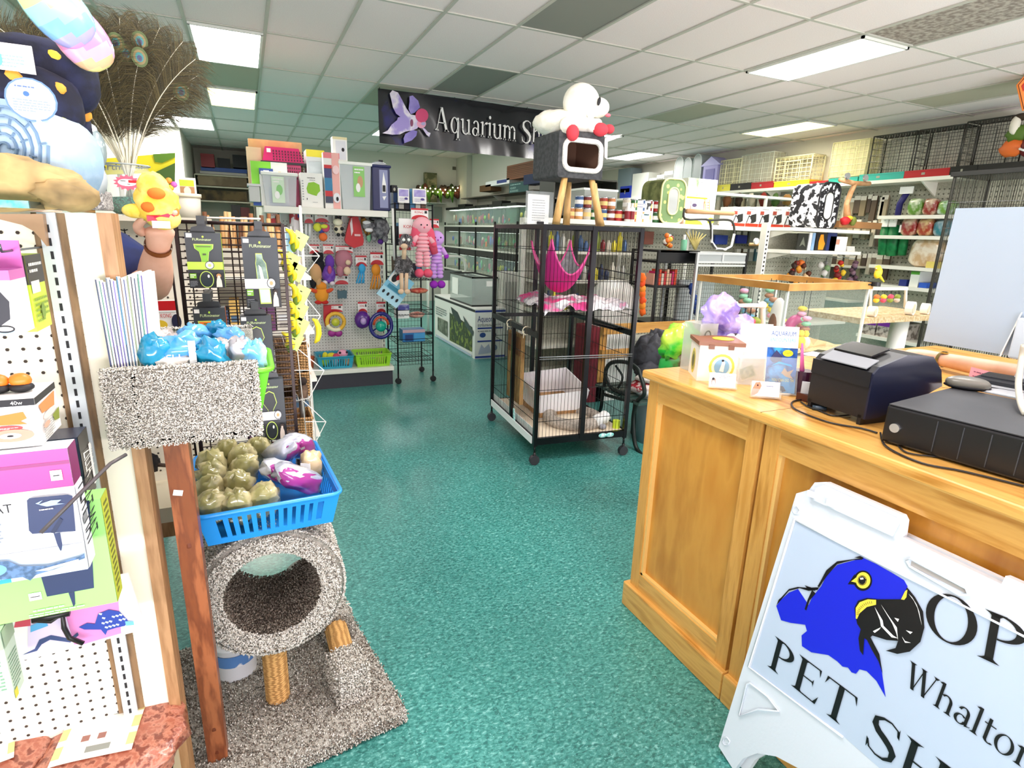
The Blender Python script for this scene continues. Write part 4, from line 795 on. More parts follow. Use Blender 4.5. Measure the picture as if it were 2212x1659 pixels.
rnd=random.Random(3);GOOD=['E8E4DC','A8323A','3A4A6A','D8B060','F0F0EC','6A3A6A','C8C4BC','8E2A34','4A6A8A','EAE6E0','7A5A40','D0D4D8']
k=0
for z,h in((1.13,.16),(.9,.17),(.62,.2),(.35,.2)):
 x=-.28
 while x<.16:
  w=rnd.uniform(.045,.09);m=MB();cc=GOOD[k % 12];m.bb((x,2.82,z),(x+w-.006,2.98,z+h*rnd.uniform(.6,.95)),mt(cc,.5));f=fy(m,(x,2.82,z),(x+w-.006,2.82,z+h*.6));f.r(.1,.5,.9,.8,mt(GOOD[(k+5)% 12],.5));f.lines(.15,.15,.85,.4,3,mt('707070',.5));m.build('carton',None,'small printed carton on the shelves behind the gridwall','carton','cartons behind the gridwall');x+=w;k+=1
# ---------------------------------------------------------------- white wire rack with wicker baskets
WICK=mt('C49A64',.7,h2='8A6238',sc=70,kind='wave',stretch=(.4,.4,1.4),bump=.8,ramp=(.25,.75));WICKD=mt('8E6A44',.7,h2='5E4028',sc=70,kind='wave',stretch=(.4,.4,1.4),bump=.8,ramp=(.25,.75));WW=mt('F2F0EA',.4)
wr_=thing('white_wire_rack','white wire spinner rack with zigzag brackets beside the gridwall','display rack',(.22,2.55,0));m=MB()
for(dy,dx)in((0,0),(.26,.03)):
 Yp=2.42+dy
 for pts in([(615,490),(641,505),(690,553),(664,588),(640,560)],[(648,628),(692,682),(660,737),(630,742),(612,742)],[(634,746),(700,800),(668,860),(640,866)],[(655,866),(704,911),(672,975),(650,972)],[(680,995),(708,1018),(696,1030)]):
  m.tube([ony(x,y,Yp)for x,y in pts],.0022,WW,n=5)
 for a in([(614,490),(668,1000)],[(640,505),(690,1020)]):m.tube([ony(x,y,Yp)for x,y in a],.002,WW,n=5)
 for yy,x0_,x1_ in((553,640,690),(682,655,692),(800,636,700),(911,660,704)):m.tube([ony(x0_,yy,Yp),ony(x1_,yy,Yp)],.0018,WW,n=4)
for(x,y)in[(690,553),(692,682),(700,800),(704,911),(664,588),(660,737),(668,860),(672,975),(630,742),(640,866),(708,1018)]:A=ony(x,y,2.42);m.rod(A,ony(x,y,2.68),.002,WW,5)
for(xa,ya)in((614,742),(640,866),(655,972)):
 for k in range(7):A=ony(xa+k*6,ya,2.42);m.rod(A,A+Vector((0,.27,0)),.0015,WW,3)
m.rod((.17,2.56,0),(.17,2.56,1.6),.012,mt('8A8A86',.3,.5),10);m.lathe([(.001,0),(.13,0),(.12,.02),(.001,.03)],(.17,2.56,0),mt('8A8A86',.3,.5),24)
m.build('wires',wr_)
def wick(name,label,p0,p1,y,mat,d=.16):
 a,b=ybox(p0,p1,y,d);cx_,cy_=(a.x+b.x)/2,(a.y+b.y)/2;w,h=(b.x-a.x),(b.z-a.z);t=thing(name,label,'wicker basket',(cx_,cy_,a.z));m=MB();r_=.88
 lo=[(-w/2*r_,-d/2*r_),(w/2*r_,-d/2*r_),(w/2*r_,d/2*r_),(-w/2*r_,d/2*r_)];hi=[(x/r_,y_/r_)for x,y_ in lo]
 for i in range(4):j=(i+1)% 4;m.prism([(*lo[i],0),(*lo[j],0),(*hi[j],h),(*hi[i],h)],Vector((0,0,0))+(Vector((-lo[i][0]-lo[j][0],-lo[i][1]-lo[j][1],0)).normalized()*.008),mat)
 m.add([(*p,.002)for p in lo],[(0,1,2,3)],mat)
 for q in range(int(h/.012)):z=q*.012+.006;s_=r_+(1-r_)*z/h;m.tube([Vector((x*s_/r_,y_*s_/r_,z))for x,y_ in lo],.0035,mat,n=5,closed=True)
 m.build('weave',t,local=True);m=MB();m.tube([Vector((*p,h))for p in hi],.007,mat,n=8,closed=True);m.build('rim',t,local=True)
wick('wicker_basket','dark wicker basket just right of the gridwall',(600,748),(640,836),2.5,WICKD);wick('wicker_basket','tan wicker basket high on the white wire rack',(637,748),(666,802),2.52,WICK);wick('wicker_basket','tan wicker basket low on the white wire rack',(640,905),(676,965),2.5,WICK);wick('wicker_basket','tan wicker basket in the middle of the white wire rack',(640,808),(670,858),2.52,WICK);wick('wicker_basket','brown wicker basket in the shade behind the lowest tool package',(612,860),(640,945),2.5,WICKD)
m=MB();c=ony(655,845,2.48);m.ball(c,(.02,.02,.045),mt('7A6250',.9,h2='3A2A22',sc=30),n=12);m.ball(c+Vector((0,-.005,.045)),(.018,.018,.018),mt('2A1E1A',.9));m.build('plush_toy',None,'small brown plush animal in the white wire rack','plush toy')
BAN=mt('F4DE2A',.5);BANT=mt('6A8A2A',.6);LC=mt('D6EE8A',.5,h2='BFE07A',sc=20)
for i,(px,py)in enumerate([(650,520),(645,588),(655,635),(650,672),(652,705),(640,738),(632,565)]):
 c=ony(px-4,py,2.3);t=thing('banana_cat_toy','yellow banana cat toy on a lime card in the hanging strip','cat toy',c,group='banana toys hanging in a strip')
 m=MB();m.box(c,(.05,.002,.062),LC,M=Matrix.Rotation(.5,4,'Y'));m.box(c-Vector((.0,.0015,-.01)),(.008,.001,.004),INK,M=Matrix.Rotation(.5,4,'Y'));m.build('card',t)
 m=MB();m.tube([c+Vector((-.05+.03*math.sin(a),-.014,.028*math.cos(a)+.012))for a in(.2,.8,1.4,2.0,2.6)],.01,BAN,n=8,rs=[.004,.01,.012,.01,.004]);m.tube([c+Vector((-.03+.022*math.sin(a),-.006,.022*math.cos(a)-.012))for a in(.2,.8,1.4,2.0,2.6)],.009,BAN,n=8,rs=[.003,.008,.01,.008,.003]);m.ball(c+Vector((-.02,0,-.02)),(.012,.012,.022),BANT);m.build('banana',t)
m=MB();c=ony(682,715,2.42);m.tube([c+Vector((.022*math.sin(a)-.01,0,.05*math.cos(a)))for a in(0,.6,1.2,1.8,2.4,3)],.01,BAN,n=8,rs=[.004,.01,.012,.012,.01,.004]);m.build('banana_cat_toy',None,'single yellow banana toy hanging at the tip of the white bracket','cat toy')
m=MB();A=ony(618,500,2.32);m.prism([ony(x,y,2.3)for x,y in[(616,502),(625,500),(640,535),(634,545),(620,546)]],(0,.004,0),mt('A8D8EC',.3,alpha=.8));m.poly([ony(x,y,2.298)for x,y in[(622,515),(632,513),(636,528),(625,530)]],mt('5AA8E0',.4));m.build('toy_package',None,'pale blue translucent packet at the top of the white wire rack','package')
# ---------------------------------------------------------------- serif lettering
def _ring(cx_,cy_,rx,ry,T,t,a0=0,a1=360,n=20):
 out=[];
 for i in range(n):
  A,B=math.radians(a0+(a1-a0)*i/n),math.radians(a0+(a1-a0)*(i+1)/n)
  out.append([(cx_+rx*math.cos(A),cy_+ry*math.sin(A)),(cx_+rx*math.cos(B),cy_+ry*math.sin(B)),(cx_+(rx-T)*math.cos(B),cy_+(ry-t)*math.sin(B)),(cx_+(rx-T)*math.cos(A),cy_+(ry-t)*math.sin(A))])
 return out
def _b(x0,y0,x1,y1):return[(x0,y0),(x1,y0),(x1,y1),(x0,y1)]
def _d(x0,y0,x1,y1,w):return[(x0-w/2,y0),(x0+w/2,y0),(x1+w/2,y1),(x1-w/2,y1)]
def _sf(x,y,w,up=1):return[[(x-w/2,y),(x+w/2,y),(x+w*.3,y+.035*up),(x+w*.16,y+.08*up),(x-w*.16,y+.08*up),(x-w*.3,y+.035*up)]]
def _stroke(pts,ws):
 out=[];L=[]
 for i,p in enumerate(pts):
  a,b=pts[max(i-1,0)],pts[min(i+1,len(pts)-1)];dx,dy=b[0]-a[0],b[1]-a[1];l=math.hypot(dx,dy)or 1;L.append(((p[0]-dy/l*ws[i]/2,p[1]+dx/l*ws[i]/2),(p[0]+dy/l*ws[i]/2,p[1]-dx/l*ws[i]/2)))
 for a,b in zip(L[:-1],L[1:]):out.append([a[0],b[0],b[1],a[1]])
 return out
T_,t_n=.135,.035;X_=.66
def stem(x,y0,y1,top=True,bot=True,tw=.36,T=T_):return[_b(x-T/2,y0,x+T/2,y1)]+(_sf(x,y0,tw)if bot else[])+(_sf(x,y1,tw,-1)if top==True else[[(x-T/2,y1),(x-T/2-.1,y1-.06),(x-T/2,y1-.09)]]if top=='f' else[])
SER={
 'P':(stem(.2,0,1)+_ring(.27,.74,.4,.26,T_,t_n,-90,90),.74),'E':(stem(.2,0,1)+[_b(.2,.965,.66,1),_b(.2,0,.7,.035),_b(.2,.5,.54,.535),[(.66,1),(.6,.99),(.66,.78)],[(.7,0),(.62,.02),(.74,.26)],[(.54,.62),(.54,.4),(.5,.52)]],.8),
 'T':(stem(.39,0,1,top=False)+[_b(.02,.965,.76,1),[(.02,1),(.08,.98),(-.01,.76)],[(.76,1),(.7,.98),(.79,.76)]],.8),'H':(stem(.2,0,1)+stem(.76,0,1)+[_b(.2,.49,.76,.53)],.98),
 'O':(_ring(.46,.5,.44,.52,T_+.02,t_n,0,360,36),.94),'N':(stem(.16,0,1,T=.04)+stem(.78,.0,1,bot=False,T=.04)+[_d(.78,0,.16,1,.16)],.98),'S':(_stroke([(.6,.76),(.57,.92),(.42,1.0),(.26,.98),(.12,.88),(.12,.72),(.22,.6),(.36,.52),(.5,.42),(.59,.3),(.57,.12),(.44,.01),(.28,-.01),(.12,.06),(.06,.24)],[.03,.04,.04,.06,.11,.14,.155,.16,.155,.14,.1,.06,.04,.04,.03])+[[(.6,1.0),(.63,.72),(.57,.8)],[(.06,0),(.03,.28),(.1,.18)]],.7),
 'W':([_d(.33,0,.1,1,.12),_d(.33,0,.52,1,.035),_d(.72,0,.5,1,.12),_d(.72,0,.94,1,.035)]+_sf(.1,1,.28,-1)+_sf(.5,1,.24,-1)+_sf(.94,1,.22,-1),1.06),'A':([_d(.7,0,.4,1,.14),_d(.12,0,.38,1,.035),_b(.22,.32,.6,.36)]+_sf(.12,0,.26)+_sf(.7,0,.32),.9),
 'h':(stem(.14,0,1.02,top='f',tw=.26,T=.1)+stem(.5,0,.45,top=False,tw=.26,T=.1)+_ring(.34,.42,.21,.24,.1,.05,0,140),.64),'n':(stem(.14,0,X_,top='f',tw=.26,T=.1)+stem(.5,0,.45,top=False,tw=.26,T=.1)+_ring(.34,.42,.21,.24,.1,.05,0,140),.64),
 'm':(stem(.14,0,X_,top='f',tw=.24,T=.1)+stem(.46,0,.45,top=False,tw=.22,T=.1)+stem(.78,0,.45,top=False,tw=.24,T=.1)+_ring(.32,.42,.19,.24,.1,.05,0,140)+_ring(.64,.42,.19,.24,.1,.05,0,140),.92),
 'a':(stem(.42,.05,.45,top=False,bot=False,T=.1)+_ring(.28,.45,.19,.21,.1,.04,0,160)+_ring(.24,.17,.2,.19,.1,.035,40,350)+[[(.4,.08),(.56,.06),(.58,.1),(.46,.02),(.4,.0)]],.56),'l':(stem(.14,0,1.02,top='f',tw=.28,T=.1),.3),'t':(stem(.16,.08,.86,top=False,bot=False,T=.1)+[_b(.02,X_-.04,.36,X_)]+_ring(.28,.13,.17,.14,.1,.04,180,320),.38),
 'o':(_ring(.29,.32,.27,.35,.1,.035,0,360,28),.6),'q':(stem(.48,-.3,X_,top=False,tw=.28,T=.1)+_ring(.28,.32,.24,.35,.1,.04,30,330,24),.64),'u':(stem(.13,.2,X_,top='f',bot=False,T=.1)+stem(.5,0,X_,top='f',bot=False,T=.1)+_ring(.31,.22,.23,.24,.1,.05,180,320)+[[(.5,0),(.62,.02),(.62,.05),(.5,.08)]],.66),'p':(stem(.14,-.3,X_,top='f',tw=.28,T=.1)+_ring(.34,.32,.24,.35,.1,.04,-150,150,24),.64),
 'r':(stem(.14,0,X_,top='f',tw=.28,T=.1)+[[(.19,.45),(.3,.62),(.42,.67),(.46,.6),(.4,.54),(.3,.56)]],.46),'i':(stem(.14,0,X_,top='f',tw=.28,T=.1)+_ring(.14,.88,.07,.075,.069,.074),.3),' ':([],.32)}
def serif(mb,txt,P,h,mat,sx=1.0):
 """P(u, v) -> 3D point, u and v in letter heights"""
 x=0
 for ch in txt:
  polys,w=SER[ch]
  for pl in polys:mb.poly([P((x+a*sx)*h,b*h)for a,b in pl],mat)
  x+=w*sx
 return x*h
# ---------------------------------------------------------------- hanging banner
BNY=7.35;bn=thing('hanging_banner','long black and blue vinyl banner reading Aquarium Shop with a goldfish','banner',(2.9,BNY,2.6))
m=MB();BM=mt('1A1A20',.22,h2='20206A',sc=2.2,h3='17171C',coat=.5,bump=.25,ramp=(.5,.72));nu,nv=40,6;vs=[]
for j in range(nv+1):
 for i in range(nu+1):u,v=i/nu,j/nv;vs.append((1.555+2.9*u,BNY+.012*math.sin(u*40+v*3)*(1-v*.6)+.02*math.sin(u*9+v*2),2.6+.6*v-.02*math.sin(math.pi*u)*(1-v)))
m.add(vs,[(j*(nu+1)+i,j*(nu+1)+i+1,(j+1)*(nu+1)+i+1,(j+1)*(nu+1)+i)for j in range(nv)for i in range(nu)],BM,True);bn0,bn=bn,m.build('vinyl_sheet',bn)
z5=lambda x,y,k=0:ony(800+x/5.027,170+y/5.027,BNY-.05-k*.002)
m=MB();FW=mt('D8CCF0',.4,h2='A898DC',sc=5,h3='F4EEFA');FV=mt('A79AE0',.4,h2='8678C8',sc=6)
m.poly([z5(*p)for p in[(210,160),(240,125),(300,150),(345,230),(390,320),(440,390),(440,430),(380,440),(320,410),(280,380),(245,310),(230,240)]],FW);m.poly([z5(*p,1)for p in[(425,190),(460,182),(520,240),(540,310),(520,330),(480,370),(440,385),(415,330),(425,250)]],FV)
m.poly([z5(*p,2)for p in[(380,600),(460,555),(510,570),(500,620),(450,670),(370,700),(360,650)]],FV);m.poly([z5(*p,3)for p in[(300,420),(440,390),(500,400),(540,480),(510,540),(460,560),(380,575),(320,605),(240,608),(130,592),(190,560),(230,500),(290,450)]],FW)
m.poly([z5(560+70*math.cos(a/3),400+76*math.sin(a/3),5)for a in range(19)],mt('D84878',.4));m.poly([z5(555+50*math.cos(a/3),490+48*math.sin(a/3),4)for a in range(19)],mt('F0A8C4',.4));m.poly([z5(575+24*math.cos(a/3),488+18*math.sin(a/3),6)for a in range(19)],mt('B8B0D8',.4));m.poly([z5(450+16*math.cos(a/3),480+40*math.sin(a/3),6)for a in range(19)],mt('8A4468',.4))
m.poly([z5(*p,3)for p in[(560,530),(590,540),(625,578),(655,590),(640,632),(610,610)]],FW);m.build('goldfish_picture',bn)
m=MB();A=z5(700,556);B=z5(1905,672);ux=(B-A).normalized();
serif(m,'Aquarium Shop',lambda u,v:A+Vector((u,-.004,v+u*-.03)),.268,PAPER,.81);m.build('lettering',bn)
m=MB()
for x in(1.57,2.5,3.5,4.44):m.rod((x,BNY,3.18),(x,BNY,CEIL),.004,BLKMET)
m.build('hanging_cord',bn0)
# ---------------------------------------------------------------- toy gondola
YF,YP=5.87,6.24
g4=thing('shop_gondola','white pegboard gondola hung with dog toys in the middle of the shop','shelving unit',(.75,6.1,0))
GPEG=mt('DEDCD8',.5)
m=MB();m.bb((.2,YP,.17),(1.325,YP+.03,1.72),GPEG);holes(m,(.2,YP,.2),(1,0,0),(0,0,1),1.1,1.5,.0308,.0052,mt('6E6A64',.8),off=.003);m.bb((.2,YP+.03,.17),(1.325,YP+.36,1.72),GPEG);m.build('pegboard',g4)
m=MB();m.bb((.175,YF,1.715),(1.31,YP+.3,1.775),SHELFW,.004);m.build('top_shelf',g4)
m=MB();m.bb((.175,YF-.02,.155),(1.33,YP+.0,.2),SHELFW,.004);m.build('base_deck',g4);m=MB();m.bb((.19,YF+.01,0),(1.32,YP+.3,.155),mt('34323C',.5));m.build('kick_plate',g4)
m=MB();m.bb((.17,YP-.01,.17),(.2,YP+.36,1.72),SHELFW);m.bb((1.29,YP-.006,.2),(1.325,YP+.001,1.715),SHELFW)
for k in range(30):m.bb((1.305,YP-.009,.24+k*.05),(1.312,YP-.006,.27+k*.05),INK)
m.build('end_post',g4)
def B4(name,label,p0,p1,mat,dec=None,y=5.93,d=.25,group=None,cat='box',side=None,z0=None,**k):return pbox(name,label,cat,p0,p1,y,d,mat,dec,side=side,group=group,z0=z0,**k)
def fan(m,A,B,C,n,mat):pass
TS='1.776'
B4('cardboard_sheet_stack','tall tan plastic kennel lids standing behind the magenta carrier',(541,304),(655,440),mt('C9A468',.4,h2='B8905A',sc=6),y=6.36,d=.12,z0=1.776,cat='kennel tray')
B4('cardboard_sheet_stack','narrow tan tray edge at the left end of the top shelf',(536,318),(568,440),mt('DCC49A',.5),y=6.2,d=.1,z0=1.776,cat='kennel tray')
pc=thing('pet_carrier','magenta slotted pet carrier with a black seam on the toy gondola','pet carrier',ony(608,430,6.1));MGT=mt('D02468',.35,coat=.3)
a,b=ybox((566,318),(656,350),6.12,.2);m=MB();m.prism([Vector((a.x,a.y,a.z)),Vector((b.x,a.y,a.z)),Vector((b.x-.04,a.y+.03,b.z)),Vector((a.x+.03,a.y+.03,b.z))],(0,.2,0),MGT)
for k in range(11):
 for j in range(4):x=a.x+.1+k*.026;z=a.z+.02+j*.025;m.box((x,a.y+.0+.2*(z-a.z),z),(.012,.004,.016),mt('5A1030',.5))
m.box((a.x+.06,a.y+.015,b.z-.035),(.035,.004,.035),PAPER);m.build('upper_shell',pc);m=MB();m.bb((a.x-.015,a.y-.015,a.z-.02),(b.x+.015,b.y+.015,a.z),BLACK);m.build('black_seam',pc)
a2,b2=ybox((575,352),(652,436),6.14,.18);m=MB();m.bb((a2.x,a2.y,1.776),(b2.x,b2.y,a.z-.02),MGT)
for k in range(14):
 for j in range(4):m.box((a2.x+.1+k*.02,a2.y-.001,a.z-.05-j*.03),(.01,.004,.018),mt('5A1030',.5))
m.build('lower_shell',pc)
def dl(f):f.r(0,0,.55,1,mt('86DC2A',.4));f.r(.55,.0,1,1,mt('F4F6EE',.4));f.e(.78,.55,.17,.25,mt('F2B81E',.4));f.e(.8,.5,.1,.14,mt('E89A10',.4));f.r(0,0,1,.1,mt('2456B8',.4))
B4('toy_box','lime and white box with a yellow toy picture on the toy gondola',(544,350),(622,438),WHITE,dl,y=6.02,d=.09,z0=1.776)
def db(f):f.r(0,.84,1,1,mt('2A4E9A',.4));f.r(.3,.88,.7,.95,PAPER);f.r(.6,0,1,.5,mt('4A8AC8',.4));f.lines(.2,.6,.8,.7,1,GREYM)
B4('pad_package','white and blue package squeezed behind the low clear bin',(562,364),(592,436),WHITE,db,y=5.97,d=.04,z0=1.776)
def bin_(name,label,p0,p1,y,d,tall=False):
 a,b=ybox(p0,p1,y,d);a.z=1.776;t=thing(name,label,'storage bin',((a.x+b.x)/2,y+d/2,a.z));w=b.x-a.x;m=MB();zt=b.z-.03
 tp=[Vector((a.x+.02,a.y+.01,a.z)),Vector((b.x-.02,a.y+.01,a.z)),Vector((b.x-.02,b.y-.01,a.z)),Vector((a.x+.02,b.y-.01,a.z))];up=[Vector((a.x,a.y,zt)),Vector((b.x,a.y,zt)),Vector((b.x,b.y,zt)),Vector((a.x,b.y,zt))]
 m.add(tp+up,[(3,2,1,0)]+[(i,(i+1)% 4,4+(i+1)% 4,4+i)for i in range(4)],mt('D9E0E4',.25,alpha=.62));m.build('bin_body',t)
 m=MB();m.bb((a.x-.012,a.y-.012,zt),(b.x+.012,b.y+.012,b.z),mt('EEF2EA',.35),.006);m.build('lid',t)
 m=MB();f=fy(m,(a.x+w*(.25 if not tall else .42),a.y-.002,a.z+(zt-a.z)*.3 if tall else a.z+.03),(a.x+w*(.62 if not tall else .78),a.y-.002,zt-.01),.002);f.r(0,0,1,1,mt('8CCB6A',.4)if tall else mt('CFE6CC',.4));f.e(.6,.5,.25,.2,mt('C89A70',.5)if tall else mt('8CCB7A',.5));f.e(.4,.3,.2,.15,PAPER);f.lines(.1,.75,.9,.95,2,PAPER);m.build('paper_label',t)
bin_('storage_bin','low clear pet food bin with a green label',(568,372),(642,437),5.93,.24);bin_('storage_bin','tall clear pet food bin with a green label',(735,350),(802,437),5.93,.24,True)
def dh(f):f.p([(.25,.55),(.35,.72),(.6,.75),(.85,.68),(.88,.5),(.75,.42),(.7,.35),(.5,.38),(.3,.42)],mt('8CC41E',.5));f.lines(.3,.84,.85,.88,1,INK);f.lines(.4,.78,.8,.82,1,GREYM);f.lines(.05,.2,.14,.8,8,GREYM);f.lines(.5,.15,.85,.18,1,GREYM);f.e(.25,.25,.02,.03,INK)
B4('feeder_box','white box with a lime green bowl picture on the top shelf',(650,374),(697,436),WHITE,dh,z0=1.776)
def dy(f):f.r(0,.88,1,1,mt('F0E02A',.4));f.e(.25,.5,.14,.1,mt('5A6A70',.4));f.lines(.1,.15,.9,.35,3,mt('9AA',.4)if 0 else mt('99AAAA',.4));f.r(.1,.6,.9,.8,mt('C2CCD0',.4))
B4('leash_box','pale grey box with a yellow top strip behind the lime bowl box',(664,324),(703,436),mt('D8DEE0',.35),dy,y=6.08,z0=1.776)
def dr(f):f.r(0,.9,1,1,mt('E87880',.4));f.r(.5,0,.95,1,mt('EFB0A8',.4));f.r(.02,.55,.48,.72,mt('1B2A6A',.3));f.r(.02,.3,.48,.55,mt('0E7AA8',.2));f.r(.02,.22,.48,.32,RED);f.r(.02,.72,.48,.78,RED);f.r(.02,.1,.48,.22,mt('1B2A4A',.3));f.e(.72,.2,.22,.09,mt('E8E8EE',.4));f.e(.75,.18,.08,.04,INK);f.e(.72,.7,.2,.08,mt('F4D0D0',.4))
B4('bottle_box','tall red and blue pet water bottle box',(700,330),(735,436),WHITE,dr,z0=1.776,d=.1);
B4('flat_box','small white box perched on top between bottle box and tall clear bin',(719,296),(750,350),WHITE,lambda f:(f.r(.2,.1,.9,.85,mt('DADCE2',.4)),f.e(.7,.5,.1,.08,INK),f.r(0,.9,1,1,mt('E2D8A8',.4))),y=6.0,d=.12)
t=thing('storage_bin','navy blue pet food bin with white dog picture at the shelf end','storage bin',ony(822,436,6.05));a,b=ybox((804,348),(843,437),5.94,.22);a.z=1.776;m=MB();NB=mt('232858',.35);m.bb(a,(b.x,b.y,b.z-.05),NB,.012);m.bb((a.x-.008,a.y-.01,b.z-.06),(b.x+.012,b.y,b.z-.035),NB,.01)
f=fy(m,(a.x+.1 if 0 else a.x+.07,a.y-.0,a.z+.03),(b.x-.025,a.y-.0,b.z-.08),.002);f.r(0,0,1,1,mt('8C92B8',.3));f.p([(.3,.6),(.5,.95),(.8,.6),(.75,.4),(.3,.4)],PAPER);f.p([(.3,.3),(.8,.32),(.5,.2)],PAPER);f.r(.35,.43,.7,.6,INK);m.build('bin_body',t);m=MB();m.ball(((a.x+b.x)/2,(a.y+b.y)/2,b.z-.035),(.085,.1,.04),mt('C6C8D0',.2,alpha=.8),n=16);m.box(((a.x+b.x)/2+.02,(a.y+b.y)/2,b.z+.01),(.04,.04,.02),INK);m.build('lid',t)
m=MB();a,b=ybox((538,402),(562,436),5.95,.2);m.bb(a,b,mt('C9CBC8',.4),.006);m.bb((a.x-.01,a.y-.01,b.z),(b.x+.01,b.y,b.z+.02),mt('D8DAD8',.4));m.build('litter_pan',None,'grey plastic pan jutting out left of the toy gondola','pan')
# -------- toys on the pegboard
KH=mt('C81E2A',.4)
def card(mb,px0,py0,px1,py1,y=6.14,red=.4,txt='KONG',full=False):
 a,b=ybox((px0,py0),(px1,py1),y,.008);mb.bb(a,b,PAPER if not full else KH);f=fy(mb,a,b,.002);
 f.r(0,.84,1,1,KH);f.t(txt,.2,.55,.2,KH if not full else PAPER,wmax=.5);f.r(.78,.55,.92,.78,INK);f.e(.5,0,.5,red,KH,t0=0,t1=180);return a,b
def toy(label,cardrc,fn,cat='dog toy',y=6.14,name='dog_toy',**k):
 t=thing(name,label,cat,ony((cardrc[0]+cardrc[2])/2,cardrc[3],y));m=MB();a,b=card(m,*cardrc,y=y,**k);c=(a+b)/2;m.rod((c.x,y,b.z-.012),(c.x,YP,b.z-.008),.003,CHROME);m.build('header_card',t);m=MB();fn(m);m.build('toy_body',t);return t
def Q(px,py,y=6.1):return ony(px,py,y)
def eb(m,px,py,rx,ry,mat,y=6.1,nz=0,rz=0,n=12,k=0):s_=6.4/1228;m.ball(ony(px,py,y),(rx*s_,min(rx,ry)*s_*.7,ry*s_),mat,n=n,nz=nz,M=Matrix.Rotation(rz,4,'Y'),seed=k)
toy('red toy package with a woman and dog picture, top left on the pegboard',(578,452,606,484),lambda m:(m.box(Q(585,478,6.12),(.07,.01,.05),RED),eb(m,598,470,3,5,mt('3A2A2A',.6),6.12),eb(m,600,480,3,5,mt('4A6AB8',.6),6.12)),y=6.14)
toy('blue-capped white and red spray can hung on the pegboard',(632,452,643,462),lambda m:(m.cyl(Q(638,512),.045,.22,mt('E8DCE0',.3,h2='B82A3A',sc=8,ramp=(.5,.52)),14),m.cyl(Q(638,470),.038,.06,mt('2248A8',.4),14)),name='spray_can',cat='can')
toy('narrow package of two white syringes',(657,458,676,482),lambda m:[m.rod(Q(661+i*8,484),Q(661+i*8,514),.013,mt('E8E8EA',.3),8)for i in(0,1)])
TB_=lambda c:mt(c,.8)
toy('cluster of yellow, pink and orange tennis balls',(680,458,709,480),lambda m:(eb(m,686,491,8,8,TB_('E6E84A')),eb(m,703,492,8,8,TB_('E0567A')),eb(m,694,497,7,6,TB_('3A4AA0'),6.11),eb(m,700,489,7,4,TB_('DDE64A'),6.06),eb(m,698,512,8,8,TB_('F07838'))))
toy('white and black spotted cow squeaky toy',(719,457,740,482),lambda m:(eb(m,730,480,9,7,mt('F4ECD0',.6),6.06),eb(m,731,495,9,10,mt('F4ECD0',.6)),[eb(m,x,y,3.5,3.5,INK,6.05)for x,y in((726,495),(739,494),(731,507),(741,507))],eb(m,727,470,3,5,INK,6.06),eb(m,734,471,3,5,INK,6.06)))
toy('big red holiday stocking shaped toy bag',(750,457,775,470),lambda m:(m.prism([Q(*p,6.08)for p in[(757,470),(772,466),(778,480),(786,520),(784,530),(765,536),(748,526),(745,518),(750,495)]],(0,.05,0),mt('C8101C',.45)),m.prism([Q(*p,6.07)for p in[(756,482),(760,470),(763,500),(759,510)]],(0,.02,0),mt('E8D8D8',.5)),m.box(Q(772,508,6.07),(.06,.01,.02),mt('F0C0C0',.5))),name='toy_stocking',cat='toy bag')
toy('brown spotted leopard toy between the stocking and the grey raccoon',(776,457,786,470),lambda m:(eb(m,790,490,7,22,mt('B8863C',.8,h2='4A3018',sc=20,ramp=(.5,.55)),6.12,rz=-.3),eb(m,797,512,5,10,mt('8ACBA0',.7),6.12)))
GRF=mt('8C8C90',.9,h2='4E4E54',sc=24,bump=.6)
toy('grey fluffy plush raccoon toy',(797,458,822,476),lambda m:(eb(m,822,493,17,20,GRF,6.06,.3),eb(m,796,488,12,9,GRF,6.02,.2),eb(m,792,481,8,4,mt('DADADC',.8),6.0),eb(m,797,497,8,4,mt('E8E8E8',.8),6.0),eb(m,812,473,14,5,BLACK,6.08),eb(m,808,512,6,9,GRF,6.04),eb(m,832,514,6,9,GRF,6.04),eb(m,822,522,6,5,mt('5A2A8A',.8),6.08)),name='plush_toy',cat='plush toy')
toy('black and tan plush dog hanging in the second row',(668,528,690,548),lambda m:(eb(m,686,556,11,10,mt('15131A',.9),6.02,.2),eb(m,690,574,10,15,mt('15131A',.9),6.04),eb(m,682,590,11,18,mt('D0A070',.9),6.0),eb(m,676,610,6,12,mt('15131A',.9),6.0),eb(m,688,606,5,12,mt('D0A070',.9),5.99),eb(m,694,550,4,4,mt('15131A',.9),6.0)),name='plush_toy',cat='plush toy')
toy('purple plush monster toy in the second row',(698,528,720,548),lambda m:(eb(m,712,566,9,14,mt('6A3AA8',.9),6.04),eb(m,710,592,13,18,mt('6A3AA8',.9,h2='8A5AC0',sc=20),6.04),eb(m,702,610,5,4,mt('E8D8E0',.8),6.02),eb(m,718,612,5,4,mt('E8D8E0',.8),6.02),eb(m,712,583,4,8,mt('B84A7A',.8),5.97)),name='plush_toy',cat='plush toy')
toy('mauve plush elephant toy in clear wrapping',(725,531,762,546),lambda m:(eb(m,742,562,17,20,mt('B87888',.8),6.06,.15),eb(m,752,567,5,5,mt('EFD0B0',.8),5.98),eb(m,750,585,7,8,mt('EFD0B0',.8),6.0),eb(m,735,585,8,12,mt('B87888',.8),6.04)),name='plush_toy',cat='plush toy')
def octo(m,px,py,c,n=5,s=1):
 eb(m,px,py,7*s,9*s,mt(c,.7),6.04)
 for k in range(n):m.tube([Q(px-4+2*k,py+6,6.04),Q(px-8+3*k+(k % 2)*3,py+18*s,6.03),Q(px-12+4*k,py+32*s,6.03)],.008,mt(c,.7),n=6)
